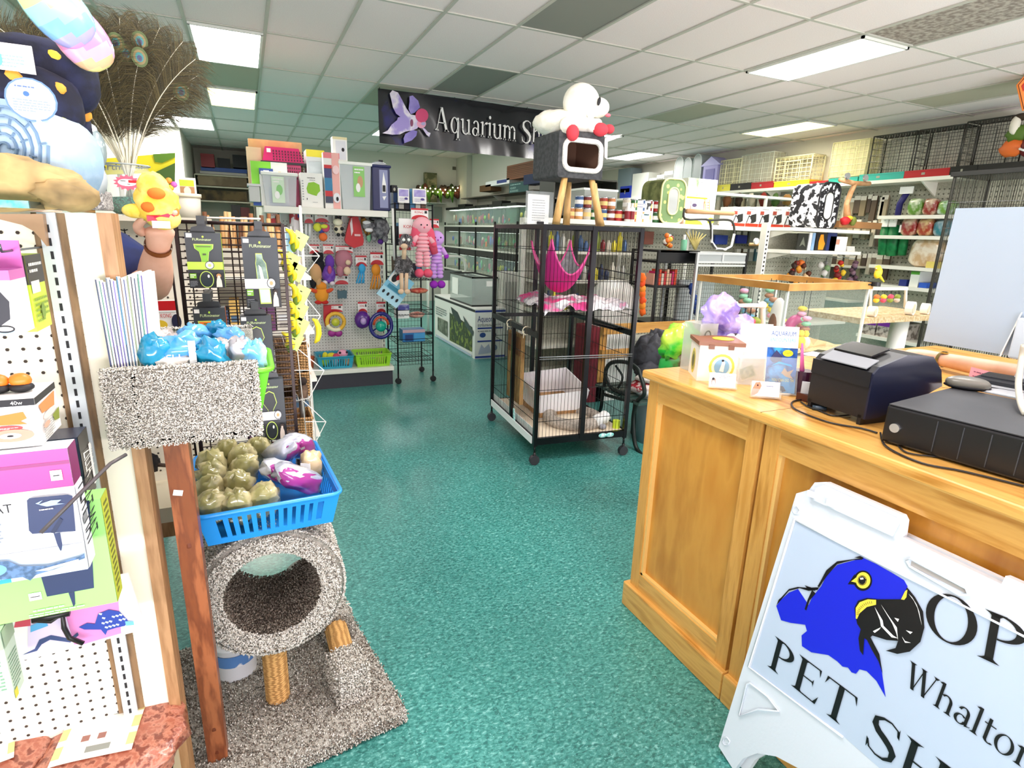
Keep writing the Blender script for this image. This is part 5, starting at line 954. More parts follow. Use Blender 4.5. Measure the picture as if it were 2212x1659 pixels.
toy('sky blue octopus toy with dangling arms',(768,552,792,575),lambda m:octo(m,782,580,'3AA8E0'));toy('orange patterned octopus toy',(800,545,828,572),lambda m:octo(m,812,583,'F0962A',6,1.3))
toy('orange plush dragon toy with red paws',(674,600,700,612),lambda m:(eb(m,695,636,13,17,mt('EE9A2E',.9),6.02),eb(m,694,618,10,8,mt('E8902A',.9),6.0),eb(m,678,628,9,4,mt('D8502A',.9),6.0,rz=.4),eb(m,711,628,9,4,mt('D8502A',.9),6.0,rz=-.4),eb(m,688,653,7,4,mt('C82A24',.9),6.0),eb(m,702,653,7,4,mt('C82A24',.9),6.0)),name='plush_toy',cat='plush toy')
toy('slate teal square puller toy on a red and white card',(723,592,752,614),lambda m:(m.prism([Q(*p,6.06)for p in[(729,627),(736,629),(744,627),(750,628),(749,645),(740,644),(730,646)]],(0,.03,0),mt('3E5E6A',.5)),m.tube(arc(Q(738,628,6.07),.06,0,180,10),.006,mt('B8BABA',.3))))
toy('red bag with a yellow and orange ring puzzle toy',(699,658,740,674),lambda m:(m.prism([Q(*p,6.08)for p in[(699,660),(716,660),(712,700),(703,706),(699,690)]],(0,.03,0),mt('C01C2A',.5)),m.tube(arc(Q(725,695,6.0),.085,0,360,20),.02,mt('F0B83A',.5),closed=True,n=8),eb(m,725,696,8,8,mt('C8C83A',.3),5.98),m.tube(arc(Q(725,695,5.99),.085,200,300,8),.021,mt('F4ECC8',.5),n=8),eb(m,717,720,8,7,mt('A02A8A',.5),6.0),eb(m,731,720,8,7,mt('A02A8A',.5),6.0)))
toy('purple translucent treat ball on a red card',(773,652,793,676),lambda m:(eb(m,783,691,16,18,mt('5A1E8A',.15,coat=.5),6.02,.1),eb(m,785,694,6,7,mt('B89AD0',.2),5.94)))
toy('large navy and orange wheel toy with a teal ball',(813,652,833,676),lambda m:(m.tube([Q(823+23*math.cos(a/4),703+26*math.sin(a/4),5.98)for a in range(25)],.02,mt('1E1E7A',.25,coat=.5),n=8,closed=True),eb(m,823,705,11,11,mt('12A890',.2),5.96),m.tube([Q(823+16*math.cos(a),703+18*math.sin(a),5.99)for a in(3.2,3.7,4.2,4.7,5.2,5.7,6.2)],.014,mt('D8502A',.4),n=6),[m.rod(Q(823,703,5.99),Q(823+22*math.cos(a),703+25*math.sin(a),5.99),.008,mt('1E1E7A',.3),6)for a in(.5,2.6,4.7)]))
# baskets on the deck
b1=basket('plastic_basket','teal blue plastic basket of balls and plush on the gondola base',((.56+.93)/2,6.04,.201),.32,.26,.125,mt('2E9CB8',.35),slots=12,th=.006,rim=.01)
b2=basket('plastic_basket','lime plastic basket holding one yellow ball on the gondola base',(1.13,6.03,.201),.33,.26,.13,mt('9AD82A',.35),rz=-.03,slots=12,th=.006,rim=.01)
def bl(name,label,cat,c,r,mat,**k):m=MB();m.ball(c,r,mat,n=14,**k);return m.build(name,None,label,cat)
bl('toy_ball','lime green ball in the teal basket','ball',(.64,5.99,.262),.045,TB_('C6EE3A'));bl('toy_ball','peach spiky ball in the teal basket','ball',(.87,5.98,.25),.04,TB_('F0B888'));bl('toy_ball','pale yellow spiky ball in the lime basket','ball',(1.22,6.0,.26),.055,TB_('E4DC86'),nz=.15,nf=9)
m=MB();m.ball((.72,6.03,.31),(.05,.04,.035),TB_('E8E03A'),nz=.2);m.ball((.66,6.06,.3),(.03,.03,.05),TB_('E8E03A'));m.build('plush_toy',None,'yellow plush at the back of the teal basket','plush toy');m=MB();m.ball((.83,6.02,.33),(.055,.045,.045),TB_('F2A8C4'));m.ball((.76,6.0,.29),(.045,.04,.05),TB_('D8506A'),nz=.3);m.ball((.87,5.99,.35),.012,INK);m.ball((.8,5.98,.35),.012,INK);m.build('plush_toy',None,'pink plush dog face poking out of the teal basket','plush toy');m=MB();m.ball((.75,5.98,.26),(.03,.03,.05),TB_('D8E0F4'),nz=.3);m.build('plush_toy',None,'white and blue small plush low in the teal basket','plush toy')
m=MB();m.lathe([(.001,0),(.035,0),(.05,.12),(.001,.12)],(.5,6.02,.201),mt('B8562E',.6),18);m.build('clay_pot',None,'terracotta pot at the left end of the gondola base','pot')
# ---------------------------------------------------------------- black wire cart with plush toys
ca=thing('wire_cart','black wire cart on casters beside the toy gondola','cart',(1.56,6.08,0));X0,X1,Y0c,Y1c=1.375,1.76,5.86,6.32;ZT=2.02
m=MB()
for x in(X0,X1):
 for y in(Y0c,Y1c):m.rod((x,y,.08),(x,y,ZT if y>6 else 1.86),.009,BLKMET,8)
m.build('post',ca);
for z in(.24,.43,.74,1.1,1.45,1.8):
 m=MB();grid(m,(X0,Y0c,z),(X1-X0,0,0),(0,Y1c-Y0c,0),12,5,.0022,BLKMET);
 for q in(0,.05):m.tube([(X0,Y0c,z+q),(X1,Y0c,z+q),(X1,Y1c,z+q),(X0,Y1c,z+q)],.004,BLKMET,n=5,closed=True)
 m.build('wire_shelf',ca)
m=MB();grid(m,(X0,Y1c,.1),(X1-X0,0,0),(0,0,1.9),10,34,.0018,BLKMET);grid(m,(X0,Y0c,.2),(X1-X0,0,0),(0,0,.25),12,5,.0018,BLKMET);m.build('wire_back',ca)
def caster(par,p,r,mat,local=False,stem=.05):
 m=MB();T=Matrix.Rotation(math.pi/2,4,'X');m.cyl(Vector(p)+Vector((0,r*.45,r)),r,r*.9,mat,16,T);m.rod(Vector(p)+Vector((0,0,r)),Vector(p)+Vector((0,0,r*2+stem)),r*.3,BLKMET,6);m.build('caster',par,local=local)
for p in((X0,Y0c,0),(X1,Y0c,0),(X1,Y1c,0),(X0,Y1c,0)):caster(ca,p,.032,BLACK)
def fdvd(f):f.r(.08,.45,.92,.92,mt('8A7AC8',.4,h2='C8C0E8',sc=6));f.lines(.1,.1,.9,.35,3,mt('B0A8C8',.4));f.e(.7,.3,.15,.08,mt('4A3A8A',.4))
pbox('booklet','lilac and white booklet standing on the cart top, nearer the navy bin','booklet',(860,407),(884,438),5.92,.03,PAPER,fdvd);pbox('booklet','lilac and white booklet standing on the cart top, farther from the navy bin','booklet',(892,408),(921,440),5.92,.03,PAPER,fdvd)
pbox('speaker_box','small black box with a round dial beside the navy bin','box',(846,400),(858,415),6.0,.1,INK,lambda f:f.e(.5,.4,.2,.25,mt('B8B8A8',.4)))
def dblue(f):f.r(.5,0,1,.7,mt('4AA0D8',.4));f.r(0,.75,1,1,mt('C8A8B0',.5));f.r(.1,.1,.45,.6,mt('1E3E7A',.4))
pbox('pad_package','blue wrapped package lying on the lower cart shelf','package',(870,712),(918,738),6.0,.16,mt('2A78B8',.35),dblue)
pbox('white_box','white printed box on the middle cart shelf','box',(856,658),(884,688),5.92,.1,PAPER,lambda f:(f.r(0,.6,1,1,mt('4A4A9A',.4,h2='C8C8E8',sc=12)),f.lines(.1,.1,.9,.3,2,GREYM)))
bl('wrapped_chew','pinkish wrapped chew on the middle cart shelf','dog chew',ony(900,680,6.0),(.09,.04,.035),mt('D88A7A',.4,h2='F0C0B0',sc=18),nz=.3);bl('wrapped_chew','red and orange wrapped chew on the upper cart shelf','dog chew',ony(905,628,6.0),(.1,.05,.03),mt('E0483A',.4,h2='F09070',sc=18),nz=.3);bl('wrapped_chew','magenta wrapped chew at the cart side','dog chew',ony(878,624,5.98),(.05,.04,.03),mt('B82A6A',.4),nz=.3)
rnd=random.Random(6)
for z in(1.1,1.45,1.8):
 for k in range(6):m=MB();x=X0+.03+k*.058;m.bb((x,6.05,z+.01),(x+.05,6.2,z+.01+rnd.uniform(.12,.24)),mt(['2A4A7A','D8D4C8','1A1A2A','4A8AB8','E8E6E0','6A4A3A'][(k+int(z*10))% 6],.4));m.build('aquarium_supply_carton',None,'small carton standing inside the black wire cart','carton','cartons in the wire cart')
m=MB();m.rod(ony(848,450,5.855),ony(852,562,5.855),.012,WHITE,8);m.build('white_rod',None,'white plastic rod hanging on the front corner of the wire cart','rod')
def segplush(name,label,px,py0,py1,w,c1,c2,y,ears=None,card_=None):
 t=thing(name,label,'plush toy',ony(px,py1,y));s_=6.1/1228*(y/5.85)
 A,B=ony(px,py0,y),ony(px+2,py1,y);C1,C2=mt(c1,.9),mt(c2,.9);m=MB();L=(A-B).length
 m.ball(A,(w*.55*s_,w*.45*s_,w*.5*s_),C1,n=14)
 for k in range(9):
  p=A.lerp(B,.18+k*.078);
  if k<5:m.ball(p,(w*.42*s_,w*.32*s_,L*.052),C1,n=12)
  else:m.ball(p-Vector((w*.22*s_,0,0)),(w*.24*s_,w*.24*s_,L*.052),C1,n=10);m.ball(p+Vector((w*.22*s_,0,0)),(w*.24*s_,w*.24*s_,L*.052),C1,n=10)
 for sx in(-1,1):m.tube([A.lerp(B,.2)+Vector((sx*w*.35*s_,-.02,0)),A.lerp(B,.35)+Vector((sx*w*.6*s_,-.03,0))],w*.14*s_,C1,n=8)
 m.build('plush_body',t);m=MB()
 for sx in(-1,1):m.ball(B+Vector((sx*w*.26*s_,-.02,.01)),(w*.28*s_,w*.3*s_,w*.26*s_),C2);m.ball(A.lerp(B,.37)+Vector((sx*w*.62*s_,-.03,0)),w*.17*s_,C2)
 m.build('paw',t);m=MB()
 if ears:
  for sx,ex_,ey in ears:m.tube([A+Vector((sx*w*.3*s_,0,.03)),A+Vector((ex_*.5*s_,.0,-ey*.35*s_+.03)),A+Vector((ex_*s_,.02,-ey*s_))],.03,C2,n=8,rs=[.02,.055,.035])
  m.build('ear',t);m=MB()
 for sx in(-1,1):m.ball(A+Vector((sx*.03,-w*.42*s_,.01)),.008,INK)
 m.ball(A+Vector((0,-w*.45*s_,-.015)),.008,C2);m.build('face',t)
 if card_:m=MB();card(m,*card_,y=y+.05);m.build('header_card',t)
segplush('plush_toy','pink segmented plush rabbit hanging on the wire cart',912,488,592,36,'F8B4C0','EE5A78',5.74,[(-1,-20,40),(1,28,55)],(888,450,925,474));segplush('plush_toy','lilac segmented plush with purple paws behind the pink rabbit',942,515,616,32,'D8A8F0','A02AC0',5.84,None,(928,473,948,492))
m=MB();t=thing('plush_toy','grey shaggy plush ostrich hanging in front of the cart','plush toy',ony(873,635,5.7));FUR=mt('6E6A6C',.95,h2='3A383A',sc=30,bump=.8);TAN=mt('E4C4A4',.9)
eb(m,877,520,13,12,FUR,5.7,.2,k=1);eb(m,872,575,18,20,FUR,5.7,.2,k=2)
rnd=random.Random(9)
for k in range(260):a=rnd.uniform(0,6.28);cc=(877,520,13)if k<90 else(872,575,18);p=ony(cc[0]+cc[2]*.9*math.cos(a),cc[1]+cc[2]*rnd.uniform(.2,1.1)*math.sin(a),5.66);m.rod(p,p+Vector((rnd.uniform(-.03,.03),-.01,rnd.uniform(-.07,.01))),.0025,mt('A8A6AA',.9)if k % 3 else FUR,3)
m.build('shaggy_body',t);m=MB();m.rod(ony(872,560,5.66),ony(874,530,5.66),.022,TAN,8);eb(m,873,532,7,5,TAN,5.6);m.rod(ony(867,590,5.66),ony(868,628,5.64),.02,TAN,8);m.rod(ony(878,590,5.66),ony(877,628,5.64),.02,TAN,8);eb(m,866,630,6,5,TAN,5.62);eb(m,880,630,6,5,TAN,5.62);m.build('tan_neck_and_legs',t);m=MB()
for x in(872,883):eb(m,x,518,3,3,PAPER,5.56)
m.build('eye',t)
m=MB();Pc=[ony(x,y,5.78)for x,y in[(856,578),(895,612),(856,666),(813,634)]];m.prism(Pc,(0,.006,0),mt('8CD0EE',.4));f=Face(m,Pc[3]-Vector((0,.003,0)),Pc[2]-Pc[3],Pc[0]-Pc[3],(Pc[2]-Pc[3]).length,(Pc[0]-Pc[3]).length,.002)
f.r(.0,.0,1,.35,mt('B8E4F6',.4));f.r(.15,.38,.75,.5,mt('3A8AA8',.4));[f.e(.15+.22*k,.2,.05,.06,INK)for k in range(4)];f.r(0,.55,.45,1,PAPER);f.e(.2,.72,.12,.14,INK);f.e(.3,.8,.08,.1,RED);m.build('display_card',None,'tilted light blue card hanging behind the ostrich plush','card')
pbox('display_card','white KONG toy card with red bottom at the cart\'s near corner','card',(862,472),(893,540),5.8,.01,PAPER,lambda f:(f.r(0,0,.8,.5,KH),f.t('KONG',.3,.7,.1,KH),f.e(.4,.5,.15,.06,PAPER)))
# ---------------------------------------------------------------- alcove shelving far behind
sh_=thing('storage_shelf','dim alcove shelves far behind the toy gondola','shelving unit',(-.3,14.6,0));m=MB()
def pz(px,py,y):return ony(px,py,y).z
ZS=[pz(480,403,14.3),pz(480,434,14.3),pz(480,378,14.3),.7,.2]
for z in ZS:m.bb((-.86,14.3,z-.03),(.24,14.9,z),mt('BDB9A4',.6))
for x in(-.88,.22):m.bb((x,14.3,0),(x+.02,14.9,2.6),mt('A8A490',.6))
m.build('shelf',sh_)
def abox(name,label,p0,p1,mat,y=14.4,z0=None,cat='box'):pbox(name,label,cat,p0,p1,y,.3,mat,z0=z0)
abox('storage_box','flat grey carton under the blue ones on the alcove shelf',(432,372),(533,377.5),mt('B8B8B0',.5));abox('storage_box','long flat blue carton on the alcove shelf',(434,363),(533,371.5),mt('1B4C9A',.5));abox('bucket','dark red rounded bucket in the alcove',(434,332),(463,362.5),mt('8E1218',.5),cat='bucket');abox('plastic_case','black case in the alcove right of the red bucket',(470,342),(497,362.5),INK);abox('plastic_case','tall black case at the right of the alcove',(503,335),(533,362.5),INK)
abox('aquarium_carton','brown driftwood-picture carton on the second alcove shelf',(428,379),(533,402),mt('8A7A5A',.6,h2='6A5A3E',sc=3),y=14.35);abox('driftwood_piece','dark heap of driftwood on the third alcove shelf',(430,412),(533,433),mt('3A3224',.8,h2='6A5A3A',sc=5),cat='driftwood');abox('drum_case','black round case beside a red one low in the alcove',(500,443),(520,470),mt('1E1A1A',.5));abox('red_case','dark red case at the lower right of the alcove',(520,448),(540,474),mt('5A1216',.5))
# ---------------------------------------------------------------- aquarium wall along the middle partition
aq=thing('aquarium_rack','black and white aquarium rack along the far partition','rack',(4.3,11,0));m=MB()
for z in(1.735,1.29,.8):m.bb((4.16,9.0,z-.03),(4.6,12.95,z),SHELFW);m.bb((4.18,9.0,z-.13),(4.6,12.95,z-.03),BLACK)
m.build('shelf',aq);m=MB();m.bb((4.18,9.0,0),(4.6,12.95,.66),BLACK);[m.bb((4.17,9.0+k*.98,0),(4.2,9.03+k*.98,1.8),BLACK)for k in range(5)];m.build('base_cabinet',aq)
WAT=['6E7A3A','7A6A3A','2A3A6A','2E5A4A','1E7A4A','3A8A5A','5A3A8A','2A9A6A','5E7A1A','8AA81A','3A6A4A','2A4A4A']
k=0
for z,h in((1.735,.33),(1.29,.32),(.8,.33)):
 for j in range(6):
  y1=12.9-j*.64;y0=y1-.6;t=thing('aquarium',['upper','middle','lower'][[1.735,1.29,.8].index(z)]+' row aquarium, number %s from the back wall in the black rack' %['one','two','three','four','five','six'][j],'aquarium',(4.38,(y0+y1)/2,z),group='aquariums in the black rack');m=MB();cc=WAT[(k*5+j)% 12]
  m.bb((4.55,y0+.01,z+.01),(4.57,y1-.01,z+h-.02),mt(cc,.4,h2='182018',sc=3,emit=0,ramp=(.4,.75)));m.bb((4.22,y0+.01,z+.005),(4.55,y1-.01,z+.04),mt('8A8468',.8,h2='4A4A38',sc=40));m.build('water_and_gravel',t)
  m=MB();f=fx(m,(4.3,y0+.02,z+.03),(4.3,y1-.02,z+h-.04),.01)
  rnd=random.Random(k*10+j)
  for q in range(7):mm=mt(rnd.choice(['C8C83A','D8783A','2AA86A','C82A6A','E8E0C8','3A5AC8','8ACB4A']),.5);y=rnd.uniform(y0+.06,y1-.06);m.ball((4.34+rnd.uniform(0,.15),y,z+.04+rnd.uniform(.0,.14)),(.02,rnd.uniform(.02,.05),rnd.uniform(.03,.09)),mm,n=8)
  m.build('decoration',t);m=MB();m.bb((4.2,y0,z+.003),(4.21,y1,z+h),GLASS);m.bb((4.2,y0,z+.003),(4.55,y0+.006,z+h),GLASS);m.build('glass',t)
  m=MB();m.bb((4.19,y0-.005,z+h),(4.56,y1+.005,z+h+.045),BLACK);
  if(k+j)% 3==1:m.bb((4.22,y0+.05,z+h+.045),(4.4,y1-.1,z+h+.1),BLACK)
  m.build('hood',t);m=MB();m.bb((4.26,y0+.05,z+h-.012),(4.4,y1-.05,z+h-.002),mt('F0FFF0',.5,emit=1.6));m.build('light_strip',t)
 k+=1
m=MB();m.bb((4.3,8.7,2.28),(4.62,12.2,2.3),mt('6A6258',.5));
for y in(9,10.5,12):m.prism([(4.35,y,2.28),(4.6,y,2.28),(4.6,y,2.12)],(0,.02,0),SHELFW)
m.build('wall_shelf',None,'narrow brown wall shelf high above the aquarium rack','shelf')
def wx(name,label,p0,p1,mat,dec=None,x=4.32,d=.22,cat='box'):pbox(name,label,cat,p0,p1,x,d,mat,dec,axis='x')
SLAT=lambda f:[f.r(0,.12*k,1,.12*k+.02,mt('4A2E20',.6))for k in range(1,8)]
wx('wicker_crate','reddish brown slatted crate on the shelf below the banner',(1095,352),(1158,384),mt('8E5A3C',.6),SLAT,cat='crate');wx('storage_bin','navy storage bin below the banner, next to the plush dog stool',(1131,374),(1182,396),mt('14285A',.4),x=4.28,cat='bin');wx('paper_stack','white papers and leaflets piled on the high wall shelf',(1049,389),(1100,400),PAPER,lambda f:f.r(.5,.3,.9,.9,mt('3A4A8A',.5)),cat='papers');wx('driftwood_basket','small brown basket at the far end of the high wall shelf',(1036,400),(1060,413),mt('6A4A2A',.8),cat='basket')
def dsg(f):[f.t(s_,.06,.68-.3*i,.2,mt('BDE0D8',.5),wmax=.86)for i,s_ in enumerate(('........','AQUARIUM','BACKGROUNDS'))if i]+[f.lines(.08,.72,.9,.86,1,mt('BDE0D8',.5))]
wx('hanging_sign','small dark green sign about aquarium backgrounds',(1100,393),(1141,415),mt('2E5A5A',.5),dsg,x=4.29,d=.01,cat='sign')
m=MB();rnd=random.Random(2)
for k in range(60):p=ony(905+k*1.5,410+4*math.sin(k*.5),12.9);m.ball(p+Vector((0,rnd.uniform(-.05,.05),rnd.uniform(-.1,.05))),(.06,.04,.07),mt(rnd.choice(['3A2A1A','5A2A1A','4A6A1A','2A3A12']),.8),n=5,nz=.5,seed=k)
for k in range(3):m.tube([ony(925+25*k,415,12.85),ony(928+25*k,438,12.85)],.05,mt('4A7A1A',.8),n=5,rs=[.06,.01])
for k in range(16):m.ball(ony(908+k*5.4,405+(k*7 % 13),12.8),.014,mt('FFE8B0',.5,emit=14),n=6)
m.build('leaf_garland',None,'leafy garland with tiny lights on the far back wall','garland')
m=MB();m.bb((2.4,12.85,2.2),(4.2,13.1,2.215),mt('C8C8BC',.4));m.build('wall_shelf',None,'thin shelf on the far back wall above the garland','shelf')
for nm,lb,p0,p1,c,ct_ in[('square_box','patterned tan square box on the back wall shelf',(918,373),(944,403),'8A8060','box'),('green_vase','green goblet-shaped ornament on the back wall shelf',(878,378),(889,404),'2E9A2A','ornament'),('amber_bottle','amber bottle on the back wall shelf',(895,382),(906,404),'A8862A','bottle')]:
 a,b=ybox(p0,p1,12.9,.12);a.z=2.216;m=MB()
 if ct_=='box':m.bb(a,b,mt(c,.6,h2='5A5A3A',sc=9,ramp=(.45,.55)))
 elif ct_=='bottle':m.lathe([(.001,0),(.05,0),(.05,.12),(.02,.17),(.02,.22),(.001,.22)],((a.x+b.x)/2,12.95,a.z),mt(c,.2),16)
 else:m.lathe([(.001,0),(.03,0),(.01,.04),(.01,.1),(.055,.16),(.06,.24),(.001,.25)],((a.x+b.x)/2,12.95,a.z),mt(c,.2),16)
 m.build(nm,None,lb,ct_)
pbox('wall_speaker','grey rounded fan cover on the back wall beside the cart','cover',(937,447),(955,480),12.95,.1,mt('6E7268',.5));pbox('wall_outlet','small dark outlet high on the far back wall','outlet',(978,360),(985,367),13.07,.02,mt('6A665A',.5))
# tank box and tank on the floor
def daq(f):f.r(0,.93,1,.97,mt('2B3F8E',.4));f.t('Aqueon',.08,.74,.13,mt('2B3A7A',.5),wmax=.5);f.r(.08,.6,.92,.63,mt('2B3F8E',.4));f.r(.08,.34,.92,.37,mt('2B3F8E',.4));f.e(.25,.48,.1,.05,mt('2B4A8A',.5));f.e(.62,.48,.08,.05,mt('5A5A6A',.5));f.lines(.08,.65,.9,.7,2,GREYM);f.lines(.08,.54,.9,.58,1,GREYM);f.r(0,.02,1,.06,mt('2B3F8E',.4));f.p([(.1,.1),(.2,.3),(.3,.22),(.45,.3),(.55,.12)],mt('A8B0C4',.5));f.e(.65,.22,.08,.06,mt('7A88A8',.5))
m=MB();a,b=Vector((2.6,6.79,0)),Vector((3.02,8.55,.655));m.bb(a,b,mt('E9EAE6',.45));daq(fy(m,a,b,.002));f=fx(m,a,b,.002)
f.r(0,.93,1,.98,INK);f.p([(.42,.1),(.95,.12),(.95,.62),(.42,.72)],mt('3A4A2A',.5,h2='7A8A3A',sc=14,h3='2A3418'));f.p([(.45,.86),(.62,.8),(.72,.62),(.66,.56),(.5,.7)],mt('2A3030',.4));f.p([(.75,.78),(.98,.55),(.97,.45),(.8,.6)],mt('3A4444',.4));f.p([(.1,.2),(.38,.15),(.38,.5),(.1,.5)],mt('4A5040',.5,h2='8A9080',sc=12));f.lines(.05,.55,.35,.75,4,GREYM);f.r(.05,.02,.95,.07,mt('B8C4D8',.5));f.r(.4,.1,.41,.8,PAPER)
m.build('aquarium_kit_box',None,'large white aquarium kit box on the floor with blue stripes','box')
t=thing('glass_tank','empty black-rimmed glass tank standing on the aquarium kit box','glass tank',(2.82,7.5,.656));m=MB();a,b=Vector((2.63,7.0,.656)),Vector((2.99,7.9,1.04))
m.bb(a,(b.x,b.y,a.z+.02),BLACK);
for q in(((a.x,a.y,b.z-.02),(b.x,a.y+.015,b.z)),((a.x,b.y-.015,b.z-.02),(b.x,b.y,b.z)),((a.x,a.y,b.z-.02),(a.x+.015,b.y,b.z)),((b.x-.015,a.y,b.z-.02),(b.x,b.y,b.z))):m.bb(*q,BLACK)
m.build('rim',t);m=MB()
for q in(((a.x+.003,a.y+.003,a.z+.02),(b.x-.003,a.y+.008,b.z-.02)),((a.x+.003,b.y-.008,a.z+.02),(b.x-.003,b.y-.003,b.z-.02)),((a.x+.003,a.y+.01,a.z+.02),(a.x+.008,b.y-.01,b.z-.02)),((b.x-.008,a.y+.01,a.z+.02),(b.x-.003,b.y-.01,b.z-.02))):m.bb(*q,mt('CFDCD8',.05,alpha=.3))
m.build('glass',t);m=MB();m.bb((a.x-.001,b.y-.35,a.z+.1),(a.x,b.y-.1,b.z-.06),PAPER);m.bb((a.x+.2,a.y,a.z+.26),(a.x+.3,a.y+.001,a.z+.33),PAPER);m.build('paper_label',t)
m=MB();m.tube([(2.55,8.75,.02),(2.55,8.75,1.1)]+arc((2.67,8.75,1.1),.12,180,90,4)+arc((3.05,8.75,1.1),.12,90,0,4)+[(3.17,8.75,.9)],.02,WHITE,n=8);m.bb((2.5,8.7,0),(2.6,8.8,.04),INK);m.bb((2.6,8.72,.85),(3.1,8.77,1.0),mt('6E7472',.4));m.build('hand_truck',None,'white tubular frame with a grey panel behind the glass tank','hand truck')
for i,(p0,p1,y,c,lb)in enumerate([((968,600),(990,660),9.2,'D8D4CC','pale cloth bundle behind the hand truck'),((1088,590),(1128,690),6.85,'DEDCD4','white ribbed kennel seen through the cage, left of the hammock'),((1134,640),(1154,690),6.6,'C8CCC8','grey-white tote seen through the lower cage')]):
 def drb(f):[f.r(.08*k,0,.08*k+.03,.9,mt('9A9A96',.5))for k in range(1,12)]
 pbox('plastic_kennel' if i else 'cloth_bundle',lb,'kennel' if i else 'bundle',p0,p1,y,.4,mt(c,.5),drb if i else None,z0=0)
# ---------------------------------------------------------------- tall black cage on casters
CW,CD,CH=.724,1.02,1.665
cg=thing('animal_cage','tall black wire cage on casters with a pink hammock','cage',(1.762,3.378,0),-.087)
CGM=mt('131316',.25,.4)
m=MB()
for u,v in((0,0),(CW,0),(0,CD),(CW,CD)):m.bb((u-.014,v-.014,.14),(u+.014,v+.014,CH),CGM);m.rod((u,v,.08),(u,v,.15),.008,CGM,6)
m.bb((CW/2-.018,-.016,.17),(CW/2+.018,.016,CH),CGM);m.bb((CW/2-.014,CD-.014,.17),(CW/2+.014,CD+.014,CH),CGM);m.bb((-.013,.5,.17),(.013,.53,.94),CGM)
for z0,z1 in((CH-.028,CH),(.15,.2)):
 m.bb((0,-.012,z0),(CW,.012,z1),CGM);m.bb((0,CD-.012,z0),(CW,CD+.012,z1),CGM);m.bb((-.012,0,z0),(.012,CD,z1),CGM);m.bb((CW-.012,0,z0),(CW+.012,CD,z1),CGM)
m.bb((-.014,0,.915),(.014,CD,.955),CGM);m.bb((CW-.014,0,.915),(CW+.014,CD,.955),CGM);m.rod((0,-.014,.79),(CW,-.014,.785),.004,GREYM,6);m.rod((0,-.014,.775),(CW,-.014,.77),.003,GREYM,6);m.bb((0,CD-.01,.92),(CW,CD+.01,.95),CGM)
m.tube([(CW*.55,.02,1.1),(CW*.62,.1,1.0),(CW-.02,.2,.93)],.012,CGM,n=6)
m.build('frame',cg,local=True)
R1=.0016
for nm,o,u,n_ in(('front_bars',(0,0,.2),(CW,0,0),27),('back_bars',(0,CD,.2),(CW,0,0),27),('side_bars',(0,0,.2),(0,CD,0),38),('side_bars',(CW,0,.2),(0,CD,0),38)):
 m=MB();o,u=Vector(o),Vector(u)
 for k in range(1,n_):m.rod(o+u*k/n_,o+u*k/n_+Vector((0,0,1.44)),R1,CGM,4)
 for z in(.12,.35,.56,.86,1.1,1.3):m.rod(o+Vector((0,0,z)),o+u+Vector((0,0,z)),.0022,CGM,5)
 m.build(nm,cg,local=True)
m=MB();grid(m,(0,0,CH-.01),(CW,0,0),(0,CD,0),26,4,R1,CGM);m.build('top_bars',cg,local=True)
for u,v in((0,0),(CW,0),(0,CD),(CW,CD)):caster(cg,(u,v,0),.036,mt('2E2E33',.5),True,.02)
m=MB();m.bb((.012,.012,.185),(CW-.012,CD-.012,.2),mt('E4D4BC',.6));m.bb((-.018,.03,.15),(-.012,CD-.03,.205),mt('F2F2F0',.5));m.bb((.01,.0,.2),(.016,CD,.25),mt('F2F2F0',.5));m.build('floor_tray',cg,local=True)
m=MB();grid(m,(.01,.02,1.1),(CW-.02,0,0),(0,.62,0),24,4,.0018,CGM);m.build('perch_shelf',cg,local=True)
m=MB();nu,nv=26,16;vs=[];PK=mt('E2408A',.9,h2='F4F0F2',sc=7,h3='9A98A0',ramp=(.42,.58),bump=.3)
for j in range(nv+1):
 for i in range(nu+1):p=noise.noise(Vector((i*.35,j*.35,2)));vs.append((.03+.67*i/nu,.0+.6*j/nv+.01*p,1.112+.035*abs(p)+(.02 if 0<i<nu else-.006)+.05*max(0,noise.noise(Vector((i*.22,j*.3,9))))-(.035 if j==0 else 0)))
m.add(vs,[(j*(nu+1)+i,j*(nu+1)+i+1,(j+1)*(nu+1)+i+1,(j+1)*(nu+1)+i)for j in range(nv)for i in range(nu)],PK,True);
TC=Matrix.Translation((1.762,3.378,0))@ Matrix.Rotation(-.087,4,'Z')
def wl(m):m.v=[tuple(TC @ Vector(v))for v in m.v];return m
wl(m).build('fleece_blanket',None,'pink, white and grey fleece spread on the cage shelf','blanket')
hm=thing('cage_hammock','magenta and grey hammock hanging inside the cage','hammock',ony(1215,640,3.7));cA,cB,cC,cD=ony(1148,523,3.95),ony(1192,520,3.45),ony(1232,522,3.95),ony(1277,530,3.5)
def hs(off):
 N_=16;vs=[]
 for j in range(N_+1):
  for i in range(N_+1):s_,t=i/N_,j/N_;p=cA.lerp(cB,t).lerp(cC.lerp(cD,t),s_);g_=.36*(max(math.sin(math.pi*s_),.0)**.75)*(.62+.38*math.sin(math.pi*t))+.17*math.sin(math.pi*t)**.8*(1-math.sin(math.pi*s_));vs.append(p-Vector((0,0,g_-off)))
 return vs,[(j*(N_+1)+i,j*(N_+1)+i+1,(j+1)*(N_+1)+i+1,(j+1)*(N_+1)+i)for j in range(N_)for i in range(N_)]
m=MB();v_1,f_1=hs(0);m.add(v_1,f_1,mt('D8288A',.85,bump=.2,bsc=90),True);m.build('magenta_fleece',hm);m=MB();v_1,f_1=hs(.009);m.add(v_1,f_1,mt('A9A8AC',.9,h2='8C8B92',sc=30),True);m.build('grey_lining',hm)
